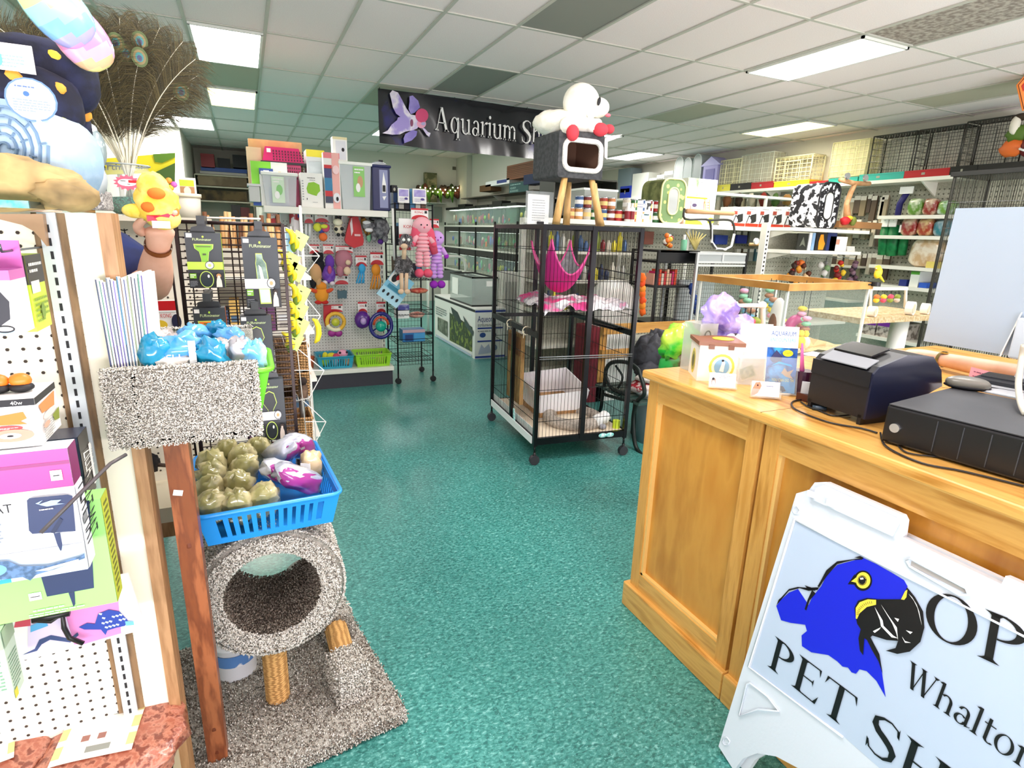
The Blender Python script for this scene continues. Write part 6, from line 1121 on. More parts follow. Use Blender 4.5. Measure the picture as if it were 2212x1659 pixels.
m=MB();N_=17;e1=[v_1[i]for i in range(N_)];e2=[v_1[(N_-1)*N_+i]for i in range(N_)];e3=[v_1[i*N_]for i in range(N_)];e4=[v_1[i*N_+N_-1]for i in range(N_)]
for e in(e1,e2,e3,e4):m.tube(e,.007,mt('EE5AA0',.8),n=6)
for c in(cA,cB,cC,cD):m.rod(c,c+Vector((0,0,.1)),.003,INK,5)
m.build('piped_edge',hm)
m=MB();t=thing('litter_box','white high-sided litter box on the cage floor','litter box',TC @ Vector((.34,.52,.2)));LB=mt('EEEEF2',.35)
lo=[(.2,.4),(.56,.4),(.56,.78),(.2,.78)];hi=[(.16,.36),(.6,.36),(.6,.82),(.16,.82)];hts=[.40,.42,.50,.47]
for i in range(4):
 j=(i+1)% 4;a=[Vector((*lo[i],.2)),Vector((*lo[j],.2)),Vector((*hi[j],hts[j])),Vector((*hi[i],hts[i]))]
 m.prism([TC @ p for p in a],(TC.to_3x3()@ Vector(((.38-(lo[i][0]+lo[j][0])/2),(.59-(lo[i][1]+lo[j][1])/2),0))).normalized()*.008,LB)
m.build('body',t);m=MB();m.bb((.19,.39,.21),(.57,.79,.30),mt('B98F62',.9,h2='A07A50',sc=60));wl(m).build('litter',t,kind='stuff')
m=MB();m.tube(arc((.42,.27,.235),.19,0,360,30,'xy'),.045,mt('9E948A',.95,h2='B8AEA2',sc=60,bump=.5),n=12,closed=True);m.lathe([(.001,.215),(.18,.215),(.18,.225),(.001,.24)],(.42,.27,0),mt('E2D4BC',.9),28);wl(m).build('round_pet_bed',None,'round grey pet bed with a beige cushion on the cage floor','pet bed')
m=MB();m.ball((.55,.1,.255),(.05,.045,.05),mt('F0F0EE',.8),nz=.3);m.ball((.61,.12,.27),(.045,.05,.05),mt('F4F4F2',.8),nz=.2);m.ball((.57,.06,.22),(.03,.03,.02),mt('9A9AA0',.8));wl(m).build('plush_toy',None,'white crumpled plush at the front right of the cage floor','plush toy')
m=MB();m.cyl((.685,.06,.2),.028,.06,mt('D2E83A',.6),18);wl(m).build('tennis_ball_toy',None,'lime yellow toy in the right front corner of the cage','toy')
m=MB();a,b=Vector((.03,.42,.32)),Vector((.06,.72,.86));m.bb(a,b,mt('C79A5E',.7,h2='9A6E3C',sc=14,stretch=(1,6,.6),bump=.4));m.bb((.025,.44,.7),(.03,.7,.84),mt('8A5A34',.7))
wl(m).build('cardboard_scratcher',None,'tall tan cardboard scratcher tied to the left side of the cage','scratcher')
m=MB()
for y,z in((.25,.93),(.6,.93)):m.tube(arc((0,y,z),.03,0,360,10,'yz' if 0 else 'xz'),.004,mt('E8DCC0',.7),n=5);m.tube([(-.02,y,z),(-.03,y-.02,z-.05)],.003,mt('E8DCC0',.7),n=5)
wl(m).build('twine_tie',None,'loops of pale twine on the left middle rail of the cage','twine')
RIB=mt('7ACFCB',.6,h2='D8F0EE',sc=60,ramp=(.45,.55))
for nm,c in(('small teal patterned bow at the foot of the cage front',(.56,-.02,.18)),('teal patterned ribbon hanging by the scratcher',(-.01,.42,.29))):
 m=MB();c=Vector(c)
 if c.x>.2:m.ball(c+Vector((-.03,0,0)),(.035,.012,.018),RIB,n=10);m.ball(c+Vector((.03,0,0)),(.035,.012,.018),RIB,n=10);m.ball(c,(.012,.014,.012),RIB,n=8);
 else:m.prism([c,c+Vector((0,.03,0)),c+Vector((0,.02,-.09)),c+Vector((0,-.02,-.1))],(.004,0,0),RIB)
 wl(m).build('ribbon_bow',None,nm,'ribbon')
# ---- felt cat stool with plush dog on the cage top
FELT=mt('4A4C4E',.95,h2='3A3C3E',sc=40,bump=.3);yS=3.45;a,b=ybox((1206,285),(1304,386),yS,.36);TZ=CH+.002
cs_=thing('cat_stool','dark grey felt cat house on light wooden legs on top of the cage','cat house',((a.x+b.x)/2,yS+.18,TZ))
ox,oz=(a.x+b.x)/2,(a.z+b.z)/2;m=MB();w_,h_=(b.x-a.x)/2,(b.z-a.z)/2
def rr(cx_,cz,w,h,r,n=5):
 out=[]
 for sx,sz,a0 in((1,1,0),(-1,1,90),(-1,-1,180),(1,-1,270)):out+=[(cx_+sx*(w-r)+r*math.cos(math.radians(a0+90*k/n)),cz+sz*(h-r)+r*math.sin(math.radians(a0+90*k/n)))for k in range(n+1)]
 return out
O=rr(ox,oz,w_,h_,.02);I_=rr(ox+.01,oz+.0,w_*.76,h_*.58,.035);n=len(O)
for yy in(a.y,a.y+.012):m.add([(x,yy,z)for x,z in O]+[(x,yy,z)for x,z in I_],[(i,(i+1)% n,n+(i+1)% n,n+i)for i in range(n)],FELT)
m.add([(x,a.y,z)for x,z in O]+[(x,b.y,z)for x,z in O],[(i,n+i,n+(i+1)% n,(i+1)% n)for i in range(n)],FELT);m.add([(x,b.y,z)for x,z in O],[tuple(range(n))],FELT)
m.build('felt_body',cs_);m=MB();m.add([(x,a.y+.014,z)for x,z in rr(ox,oz,w_-.01,h_-.01,.02)]+[(x,b.y-.01,z)for x,z in rr(ox,oz,w_-.01,h_-.01,.02)],[(i,n+i,n+(i+1)% n,(i+1)% n)for i in range(n)]+[tuple(range(n,2*n))],mt('7A5A48',.8));m.build('brown_lining',cs_)
m=MB();FT=mt('F6F4EE',.95,bump=.9,bsc=120);m.tube([(x,a.y-.004,z)for x,z in rr(ox+.01,oz,w_*.8,h_*.64,.05)],.017,FT,n=10,closed=True);m.prism([ony(*p,yS+.2)for p in[(1306,300),(1313,294),(1345,290),(1330,300),(1313,306),(1312,345),(1306,340)]],(0,.03,0),FT);m.build('white_trim',cs_)
for(t0,t1,dy)in(((1220,384),(1201,478),.03),((1229,384),(1224,472),.3),((1278,384),(1299,478),.03),((1284,384),(1296,470),.3)):
 m=MB();A,B=ony(*t0,yS+dy),ony(*t1,yS+dy);B.z=TZ;A.z=a.z+.005;m.rod(A,B,.021,mt('E2B878',.5,h2='D0A262',sc=12,stretch=(5,5,1)),14,r2=.027);m.build('leg',cs_)
WP=mt('F3F0DE',.95,h2='FAF8EE',sc=14,bump=.35,bsc=50);RP=mt('DC4450',.9);dz=b.z
pd=thing('plush_toy','large white plush dog with red paws lying on the felt cat house','plush toy',(ox,yS+.2,dz));m=MB()
hd=ony(1268,228,yS+.1);m.ball((ox-.06,yS+.2,dz+.07),(.19,.15,.09),WP,n=22,nz=.1);m.ball((ox+.03,yS+.12,dz+.06),(.14,.12,.065),WP,n=20);m.ball(hd-Vector((.045,0,-.01)),(.125,.11,.12),WP,n=22);m.ball(hd+Vector((.07,-.03,-.01)),(.075,.07,.062),WP,n=18);m.ball(hd+Vector((-.02,-.09,-.05)),(.032,.02,.055),WP,n=14)
for px,py in((1225,272),(1292,272)):p=ony(px,py,yS-.02);m.tube([Vector((ox+(p.x-ox)*.6,yS+.1,dz+.06)),p],.045,WP,n=12)
m.build('body',pd);m=MB();m.ball(ony(1237,287,yS-.03),(.042,.04,.05),RP,n=14);m.ball(ony(1297,280,yS-.02),(.055,.045,.042),RP,n=14);m.ball(ony(1316,279,yS+.0),(.035,.035,.03),RP,n=12);m.ball(hd+Vector((.13,-.06,-.055)),(.02,.016,.012),mt('F07888',.6));m.build('red_paw',pd)
m=MB();m.ball(hd+Vector((.03,-.098,.012)),(.012,.008,.027),INK,M=Matrix.Rotation(.2,4,'Y'));m.build('eye',pd)
# notice in a clear holder on the cage top
t=thing('notice_holder','clear upright holder with a printed white notice on the cage','notice',ony(1165,480,3.7));m=MB();a,b=ybox((1140,420),(1186,478),3.75,.004);a.z=TZ;m.bb(a,b,PAPER);f=fy(m,a,b,.002);f.lines(.2,.1,.8,.85,9,GREYM,.25);m.build('paper',t)
m=MB();m.bb((a.x-.02,a.y-.008,TZ),(b.x+.03,a.y-.005,b.z+.02),CLEAR);m.bb((a.x-.02,a.y-.04,TZ),(b.x+.03,a.y+.06,TZ+.004),CLEARP);m.box(((a.x+b.x)/2+.01,a.y-.02,TZ+.012),(.05,.02,.02),INK,bev=.004);m.build('acrylic_stand',t)
# ---------------------------------------------------------------- wooden sales counter
OAK=mt('C88E3E',.38,h2='B07628',sc=3.5,h3='D8A050',stretch=(9,9,1),bump=.06,coat=.25,ramp=(.3,.7));OAKP=mt('C4832F',.35,h2='AE6E20',sc=3,h3='D0943E',stretch=(3,3,.8),bump=.05,coat=.35,ramp=(.3,.7));OAKH=mt('CC9446',.3,h2='B57C30',sc=3.5,h3='DCA858',stretch=(9,1,9),bump=.05,coat=.4,ramp=(.3,.7));OAKL=mt('E8BE72',.35,coat=.3)
ZC=1.09
co=thing('sales_counter','honey oak sales counter with recessed panels at the right','counter',(1.9,.6,0))
m=MB();m.bb((1.408,-1.5,ZC-.034),(2.45,1.80,ZC),OAKH,.008);m.bb((2.45,1.2,ZC-.034),(3.35,1.80,ZC),OAKH,.008);m.bb((2.44,1.3,ZC+.0003),(2.444,1.79,ZC+.0006),WOODD);m.bb((1.409,1.203,ZC-.0005),(2.44,1.2045,ZC+.0006),WOODD);m.build('worktop',co)
for y1,y0 in((1.785,1.215),(1.20,.35),(.335,-.6)):
 m=MB();xf=1.44
 m.bb((xf+.022,y0,.1),(xf+.04,y1,ZC-.04),OAKP)# recessed panel
 m.bb((xf,y1-.055,.1),(xf+.022,y1,ZC-.035),OAK);m.bb((xf,y0,.1),(xf+.022,y0+.055,ZC-.035),OAK);m.bb((xf+.001,y0+.055,ZC-.12),(xf+.022,y1-.055,ZC-.035),OAKH);m.bb((xf+.001,y0+.055,.1),(xf+.022,y1-.055,.19),OAKH)
 m.bb((xf+.006,y1-.068,.19),(xf+.024,y1-.055,ZC-.12),OAKL);m.bb((xf+.006,y0+.055,.19),(xf+.024,y0+.062,ZC-.12),OAK);m.bb((xf+.006,y0+.055,.19),(xf+.024,y1-.055,.2),OAKL)
 m.build('front_panel',co)
m=MB();m.bb((1.42,1.208,0),(1.46,1.81,.115),OAKH,.006);m.bb((1.42,.345,0),(1.46,1.205,.115),OAKH,.006);m.bb((1.42,-.6,0),(1.46,.34,.115),OAKH,.006);m.bb((1.461,1.77,0),(2.4,1.81,.115),OAKH,.006);m.build('base_moulding',co)
m=MB();m.bb((1.463,1.765,.1),(2.4,1.79,ZC-.035),OAKP);m.bb((3.2,1.2,0),(3.25,1.79,ZC-.035),OAKP);m.bb((2.38,-1.2,0),(2.4,1.79,ZC-.035),OAKP);m.build('side_panel',co)
# ---------------------------------------------------------------- white A-frame sign
SX=lambda z:1.26+.146*z
Sn=Vector((-1,0,.146)).normalized();P0=Vector((1.26,1.02,0));SP=Vector((0,0,1))+Vector((.146,0,0));SP.normalize()
def S(px,py,k=0):return onp(px,py,P0,Sn)+Sn*(k*.0007)
PL=mt('D6DEE8',.35,bump=.05,bsc=90);PLS=mt('E2E6EC',.4)
sg=thing('sidewalk_sign','white plastic A-frame sign with a blue macaw and PET SHOP lettering','sign',(1.25,.7,0))
def loop(pts):return[S(*p)for p in pts]
m=MB();out=[(1568,1640),(1585,1560),(1712,1075),(1722,1062),(1750,1060),(1762,1046),(1782,1043),(1938,1112),(1952,1122),(1950,1160),(2160,1262),(2180,1262),(2186,1250),(2260,1270)]
right=S(2260,1270);ht=(right-S(1720,1062)).length
# body outline in sign plane: left foot, arched gap, far side foot off frame
fr=[S(1552,1612),S(1720,1066),S(1748,1058),S(1760,1042),S(1784,1041),S(1948,1112),S(1954,1124),S(1949,1160),S(2163,1262),S(2172,1244),S(2300,1300)]
def at(u,s_):return Vector((1.26,1.02-u,0))+SP*s_      # u: metres from the left edge, s_: metres up the board
q=at(.62,0);bot=[at(.62,.97),at(.62,.0),at(.57,.0)]+[at(.31+.26*math.cos(a*math.pi/10),.0+.20*math.sin(a*math.pi/10))for a in range(1,10)]+[at(.045,.0)]
m.prism(fr+bot,-Sn*.02,PL);fb_=m.build('front_board',sg)
m=MB();bk_=[p-Sn*.03+Vector((0.0,0,0))for p in[at(.02,0),at(.02,.93),at(.6,.93),at(.6,0),at(.55,0)]+[at(.31+.24*math.cos(a*math.pi/10),.22*math.sin(a*math.pi/10))for a in range(1,10)]+[at(.065,0)]];m.prism(bk_,-Sn*.018,PLS);m.build('rear_board',sg)
m=MB();m.poly([S(*p,1)for p in[(1720,1124),(1812,1172),(2212,1372),(2300,1418),(2300,1900),(2130,1755),(1900,1659),(1822,1590),(1622,1442)]],mt('B9C9DE',.3));m.build('poster_panel',fb_)
m=MB();m.tube([S(x,y,3)for x,y in[(1720,1124),(1812,1172),(2300,1418)]],.003,PL,n=6);m.tube([S(x,y,3)for x,y in[(1718,1122),(1618,1440),(1822,1592)]],.0035,PL,n=6)
m.tube([S(x,y,4)for x,y in[(1614,1478),(1598,1546),(1640,1532),(1684,1535),(1660,1505),(1622,1476)]],.0035,PL,n=6,closed=True)
m.prism([S(x,y,2)for x,y in[(1765,1204-150),(1783,1048),(1942,1120),(1944,1132),(1930,1158),(1760,1080)]],Sn*.006,PL);
for p in((1757,1066),(1798,1086)):m.prism([S(p[0]+dx,p[1]+dy,10)for dx,dy in((-6,-8),(8,-2),(6,10),(-8,4))],Sn*.006,PLS)
for p in((1720,1102),(1569,1601)):m.tube([S(p[0]+8*math.cos(a),p[1]+9*math.sin(a),2)for a in(0,1,2,3,4,5)],.0018,PL,n=5,closed=True)
m.tube([S(x,y,3)for x,y in[(1968,1206),(2088,1270),(2093,1284),(2076,1286),(1966,1224),(1960,1212)]],.004,PL,n=6,closed=True);m.poly([S(x,y,2)for x,y in[(1970,1210),(2086,1272),(2088,1282),(1968,1222)]],mt('A9A4A0',.6));m.build('moulded_rib',fb_)
# macaw traced on the poster
z=lambda x,y,k:S(1540+x/2.5967,1020+y/2.5967,k)
BLU=mt('1424D0',.35);YL=mt('F0D84A',.4);BK=mt('101014',.35);m=MB()
def zp(pts,k,mm):m.poly([z(x,y,k)for x,y in pts],mm)
zp([(845,480),(700,520),(640,580),(610,640),(560,700),(540,745),(480,655),(430,675),(385,715),(358,750),(385,830),(440,845),(520,855),(530,890),(500,915),(502,975),(555,1010),(650,1025),(700,1060),(730,1090),(760,1095),(780,1122),(805,1130),(825,1105),(865,1115),(920,1170),(972,1262),(955,1150),(940,1040),(890,950),(870,900),(880,850),(1000,760),(1060,715),(1095,640),(1075,605),(1000,560),(920,515)],3,BLU)
zp([(360,745),(372,715),(430,665),(490,650),(540,665),(590,660),(640,585),(700,515),(790,492),(840,490),(850,480),(830,470),(795,478),(830,482),(700,500),(640,550),(605,615),(590,640),(600,645),(575,665),(560,648),(518,634),(530,648),(480,643),(430,655),(380,710)],4,BK);zp([(560,660),(580,680),(545,720),(528,775),(518,768),(535,715)],4,BK)
m.poly([z(845+52*math.cos(a/4),608+57*math.sin(a/4),4)for a in range(25)],BK);zp([(760,628),(800,570),(800,630)],4,BK);m.poly([z(847+41*math.cos(a/4),606+46*math.sin(a/4),5)for a in range(25)],YL);m.poly([z(843+25*math.cos(a/4),606+28*math.sin(a/4),6)for a in range(25)],BK);zp([(780,612),(808,590),(812,620)],5,YL)
zp([(832,592),(850,590),(852,600),(834,602)],7,PAPER);m.tube([z(843+21*math.cos(a/4),606+24*math.sin(a/4),6)for a in range(25)],.0004,YL,n=3)
zp([(805,800),(800,760),(820,720),(870,705),(930,712),(1060,712),(1080,680),(1095,645),(1140,700),(1185,780),(1192,870),(1170,950),(1110,1005),(1040,1018),(975,1000),(1030,985),(1045,945),(980,940),(900,915),(890,925),(940,1020),(958,1130),(935,1060),(900,1000),(870,940),(855,930),(848,1025),(830,1000),(822,930),(835,880),(815,850)],6,BK)
zp([(808,820),(808,760),(830,728),(875,712),(922,715),(922,742),(870,755),(830,790),(815,822)],7,YL);zp([(1062,712),(1085,665),(1098,658),(1092,700),(1080,715)],7,YL)
for p in([(915,755),(960,830),(965,860),(1020,915),(1045,930),(1010,925),(950,862),(945,830)],[(950,740),(990,800),(1040,870),(1046,940),(1036,900),(1015,850)],[(1025,815),(1052,822),(1045,838)],[(1090,885),(1128,895),(1115,906)],[(905,890),(950,868),(940,882),(915,900)],[(1068,920),(1085,945),(1118,955),(1085,955)],[(1105,680),(1150,740),(1180,860),(1165,780),(1125,700)]):zp(p,8,PAPER)
for k in range(12):a=3.2+k*.13;m.rod(z(905+92*math.cos(a),800+78*math.sin(a),8),z(905+78*math.cos(a),800+64*math.sin(a),8),.0005,BK,3)
m.build('macaw_picture',fb_)
# lettering: frame at the poster, u along the board to the right, v up
def LT(txt,p_bl,p_br_dir,h,sx,sk=None):
 o=S(*p_bl,4);u=(S(*p_br_dir,4)-o).normalized();v=Sn.cross(u).normalized();v=v if v.z>0 else-v;return serif(mL,txt,lambda a,b:o+u*a+v*b,h,BK,sx)
mL=MB();LT('PET SHOP',(1657,1436),(1815,1565),.0985,1.14);LT('OPEN',(1992,1360),(2142,1430),.105,1.1);LT('Whalton',(1952,1476),(2205,1655),.062,1.0);mL.build('lettering',fb_)
# ---------------------------------------------------------------- things on the counter
bx=thing('donation_box','white box with brown lid and yellow round emblems on the counter','box',onz(1530,805,ZC));A=onz(1504,822,ZC);fd=(onz(1578,822,ZC)-A);w=.155;d=.15;h=.135
T=Matrix.Translation((A.x,A.y,ZC))@ Matrix.Rotation(math.radians(-30),4,'Z');
def tb_(a,b,mat,mm):c=(Vector(a)+Vector(b))/2;s_=Vector(b)-Vector(a);mm.box(T @ c,s_,mat,M=T.to_3x3().to_4x4())
m=MB();tb_((0,0,0),(w,d,h),mt('F4F1EA',.4),m);o_=T @ Vector((0,0,0));f=Face(m,o_,T.to_3x3()@ Vector((1,0,0)),(0,0,1),w,h);EM=mt('E8D85A',.5)
f.e(.55,.42,.3,.36,EM);f.e(.55,.42,.24,.29,mt('F6F4D8',.5));f.e(.55,.42,.18,.22,mt('8AB8D8',.5));f.p([(.5,.3),(.56,.62),(.62,.55),(.6,.28)],mt('F4F4F0',.5));f.e(.56,.6,.03,.03,INK);f2=Face(m,T @ Vector((0,d,0)),T.to_3x3()@ Vector((0,-1,0)),(0,0,1),d,h);f2.e(.45,.45,.22,.36,EM);f2.e(.45,.45,.17,.28,mt('A8A860',.5));f2.e(.45,.45,.1,.18,mt('6A6A4A',.5));m.build('body',bx)
m=MB();tb_((-.006,-.006,h),(w+.006,d+.006,h+.014),mt('8A5638',.4),m);tb_((.03,-.01,h-.012),(.05,-.006,h+.004),mt('7A4A30',.4),m);tb_((.1,-.01,h-.012),(.12,-.006,h+.004),mt('7A4A30',.4),m);m.lathe([(.001,0),(.04,0),(.04,.001),(.001,.001)],T @ Vector((.1,.08,h+.0145)),mt('D8C83A',.5),20);m.build('brown_lid',bx)
def tilt_card(name,label,cat,P,w,h,rz,tilt,dec,stand=True,mat=PAPER,z=ZC,th=.004):
 P=Vector(P);t=thing(name,label,cat,P);Rm=Matrix.Rotation(rz,4,'Z')@ Matrix.Rotation(tilt,4,'X');u,v=Rm @ Vector((1,0,0)),Rm @ Vector((0,0,1));n_=u.cross(v);m=MB();o=P+v*.006
 m.prism([o,o+u*w,o+u*w+v*h,o+v*h],-n_*th,mat);dec(Face(m,o,u,v,w,h));m.build('card',t)
 if stand:m=MB();q=o-v*.004+n_*.006;m.prism([q-u*.004,q+u*(w+.004),q+u*(w+.004)+v*h*.55,q-u*.004+v*h*.55],n_*.0015,CLEAR);q2=o-n_*.02;m.prism([q2,q2+u*w,q2+u*w+v*h*.95,q2+v*h*.95],-n_*.002,CLEAR);m.prism([P-u*.004-n_*.05,P+u*(w+.004)-n_*.05,P+u*(w+.004)+n_*.01,P-u*.004+n_*.01],Vector((0,0,.003)),CLEARP);m.build('acrylic_holder',t)
 return t
def dc1(f):f.e(.15,.35,.09,.3,mt('8A6A58',.5));f.e(.15,.25,.06,.18,mt('F0E8E0',.5));f.e(.13,.55,.04,.1,INK);f.lines(.35,.6,.9,.85,2,GREYM,.3);f.lines(.45,.25,.9,.5,4,mt('7A9AC8',.5),.3)
def dc2(f):f.p([(-.02,.0),(.0,.4),(.12,.9),(.28,.95),(.34,.7),(.3,.5),(.22,.2),(.1,.05)],mt('E88A6A',.5));f.e(.2,.72,.03,.06,INK);f.lines(.5,.65,.88,.75,1,mt('5A6A9A',.5));f.lines(.35,.2,.75,.5,4,GREYM,.2)
rzc=math.radians(-35)
tilt_card('business_card_stand','clear stand of business cards with a cat photo beside the donation box','card stand',onz(1532,838,ZC+.003),.088,.05,rzc,-.35,dc1)
tilt_card('business_card_stand','clear stand of business cards with a tan dog photo, nearest the counter edge','card stand',onz(1623,858,ZC+.003),.088,.05,rzc,-.3,dc2)
def dbr(f):
 f.r(0,0,1,.68,mt('1E6AC0',.4,h2='3AA0E0',sc=14,h3='123A7A'));f.t('AQUARIUM',.1,.86,.07,mt('2A5AA0',.5),wmax=.8);f.t('ENCOUNTERS',.08,.77,.055,mt('5AB8D8',.5),wmax=.82);f.e(.68,.6,.17,.05,mt('F2E21A',.4));f.lines(.56,.585,.8,.615,2,mt('4A5A1A',.5),.3)
 f.p([(.1,.5),(.3,.64),(.5,.55),(.45,.46),(.2,.45)],mt('2A2A5A',.5));f.p([(.5,.3),(.6,.38),(.7,.32),(.9,.36),(.8,.28),(.9,.22),(.65,.25)],mt('B8946A',.5));f.t('YOU CAN DO TH',.2,.17,.045,mt('E8DC2A',.5),wmax=.72);f.p([(.1,.02),(.3,.12),(.6,.1),(.7,.03),(.5,.0)],mt('14284A',.5));f.p([(.15,.4),(.4,.44),(.85,.4),(.8,.43),(.4,.47)],mt('4AB0E8',.5))
tilt_card('brochure_holder','clear holder with a blue aquarium brochure on the counter','brochure holder',onz(1650,850,ZC+.003),.1,.228,math.radians(-32),-.22,dbr)
tilt_card('sign_holder','blank white sheet in a clear stand behind the brochure','sign holder',onz(1606,822,ZC+.003)+Vector((0,.03,0)),.12,.205,math.radians(-28),-.2,lambda f:f.r(0,.36,1,1,PAPER),mat=CLEARP,th=.002)
t=thing('tip_box','clear acrylic box with a dollar bill beside the brochures','box',onz(1615,828,ZC));Pb=onz(1592,830,ZC);m=MB();Rm=Matrix.Rotation(-.5,4,'Z');
for c,s_ in(((.045,0,.05),(.09,.002,.1)),((.045,.07,.05),(.09,.002,.1)),((0,.035,.05),(.002,.07,.1)),((.09,.035,.05),(.002,.07,.1)),((.045,.035,.001),(.09,.07,.002)),((.045,.035,.1),(.1,.08,.003))):m.box(Pb+Rm @ Vector(c),s_,CLEARP,M=Rm)
m.build('acrylic_box',t);m=MB();f=Face(m,Pb+Rm @ Vector((.015,.01,.008)),Rm @ Vector((.9,0,.35)),Rm @ Vector((-.35,0,.9)),.06,.06);f.r(0,0,1,.9,mt('DDE4D4',.5));f.r(.1,.1,.9,.8,mt('7E9A7A',.5));f.e(.5,.45,.22,.25,mt('B8C8B0',.5));f.e(.5,.45,.1,.16,mt('5E7A5E',.5));m.build('dollar_bill',t)
# lavender bag, clear tub
m=MB();c=onz(1560,760,ZC)+Vector((.0,.1,.15));LV=mt('A893E4',.3,h2='8A74CC',sc=8,h3='C4B4F4',bump=.5,coat=.4);T2=Matrix.Rotation(-.5,4,'Z')
c=ony(1562,690,1.72);m.ball(c+Vector((.02,0,-.13)),(.09,.05,.09),LV,n=18,nz=.3,seed=6);m.ball(c+Vector((-.025,0,.03)),(.085,.05,.07),LV,n=22,nz=.45,nf=2.4,seed=3);m.ball(c+Vector((.06,.0,-.03)),(.1,.05,.045),LV,n=20,nz=.5,nf=2.2,seed=8);m.ball(c+Vector((.09,-.02,-.1)),(.06,.05,.08),LV,n=18,nz=.4,seed=5);m.build('plastic_bag',None,'crumpled lavender plastic bag on the counter behind the boxes','bag')
m=MB();A,B=ybox((1510,700),(1548,772),1.68,.09);A.z=ZC+.001;m.bb(A,B,mt('C9CCC4',.15,alpha=.55));f=fy(m,A,B);f.ring(.45,.75,.2,.12,.06,mt('6A6A60',.5));f.ring(.6,.55,.2,.12,.05,mt('6A6A60',.5));m.build('clear_tub',None,'clear plastic tub with grey scroll print under the lavender bag','tub')
m=MB();m.rod(ony(1583,742,1.68),onz(1583,790,ZC),.02,mt('E8E4E8',.5),8);m.ball(ony(1583,738,1.68),(.045,.03,.035),mt('F4F0F4',.7,h2='2E2226',sc=30,ramp=(.48,.52)),n=14,nz=.3);m.build('spotted_plush',None,'small white and black spotted plush in front of the lavender bag','plush toy')
m=MB();Pp=onz(1752,862,ZC);m.cyl(Pp+Vector((.02,.06,0)),.034,.085,mt('3A1430',.3),20);m.build('pen_cup',None,'dark purple pen cup beside the printer','cup');m=MB();A=Pp+Vector((.01,.055,.06));B=ony(1733,742,A.y);m.rod(A,B,.009,mt('F070B8',.25,alpha=.85),10,r2=.003);m.build('pink_pen',None,'translucent pink pen standing in the purple cup','pen')
m=MB();p=onz(1742,872,ZC)+Vector((.01,.02,.005));m.box(p+Vector((0.02,0,.03)),(.05,.004,.06),mt('C4CAD2',.4),rz=-.9);m.bb(p+Vector((-.0,-.02,-.004)),p+Vector((.08,.03,.02)),mt('4A1E14',.4));m.build('desk_calendar',None,'small white card standing on a brown block by the printer','card')
# printer
PB=mt('16171C',.4);PBN=mt('141A34',.35);pt=thing('receipt_printer','black receipt printer with sloping glossy lid on the counter','printer',(1.75,1.0,ZC))
pA,pB=onz(1741,878,ZC),onz(1862,920,ZC);u=(pB-pA);W_=u.length;u.normalize();v=Vector((-u.y,u.x,0));v=v if v.y+v.x>0 and v.x>0 else-v;D_=.30
def pp(a,b,c):return pA+u*(a*W_)+v*b+Vector((0,0,c))
sec=[(0,.02),(0,.155),(.02,.175),(.13,.205),(.24,.195),(.29,.15),(.31,.10),(.28,.09),(.2,.06),(.05,.02)]
m=MB();m.prism([pp(0,b,c)for b,c in sec],u*W_,PB,PB);m.prism([pp(1.0,b-.002,c+.001)for b,c in sec],u*.006,PBN);m.prism([pp(0,-.004,c)for c in(.115,.16)]+[pp(0,.0,.16),pp(0,0,.115)],u*W_,PB);m.bb(pp(0,0,0),pp(0,0,0)+Vector((.001,.001,.02)),PB)
for a in(.02,.9):m.prism([pp(a,.0,0),pp(a,.12,0),pp(a,.12,.03),pp(a,0,.03)],u*.012,PB)
m.build('body',pt);m=MB();GL=mt('0B0B12',.08,coat=.8);m.prism([pp(.12,.05,.189),pp(.75,.05,.189),pp(.75,.125,.2085),pp(.12,.125,.2085)],(0,0,.006),GL);m.prism([pp(.12,.0,.165),pp(.9,.0,.165),pp(.9,.045,.186),pp(.12,.045,.186)],(0,0,.003),mt('8C9096',.35));m.build('glossy_lid',pt)
# cash drawer
dA_,dB_=onz(1900,955,ZC),onz(2212,1048,ZC);dr=thing('cash_drawer','wide black cash drawer with a silver lock on the counter','cash drawer',(1.8,.7,ZC));DR=mt('0E0E12',.35);u=(dB_-dA_).normalized();v=Vector((-u.y,u.x,0));v=v if v.x>0 else-v
def dp(a,b,c):return dA_+u*a+v*b+Vector((0,0,c))
m=MB();c=dp(.21,.2,.055);ang=math.atan2(u.y,u.x);m.box(c,(.42,.40,.1),DR,rz=ang,bev=.006);m.build('body',dr);m=MB()
m.box(dp(.21,.198,.1068),(.415,.39,.0025),mt('2A2B2E',.45,h2='3A3B3E',sc=4),rz=ang)
for k in range(5):m.box(dp(.12+k*.055,-.0012,.055),(.002,.002,.08),mt('3A3E44',.3),rz=ang)
m.build('top_plate',dr);m=MB();m.cyl(dp(.03,.001,.05),.012,.008,CHROME,20,Matrix.Rotation(ang,4,'Z')@ Matrix.Rotation(math.pi/2,4,'X'));m.build('lock',dr)
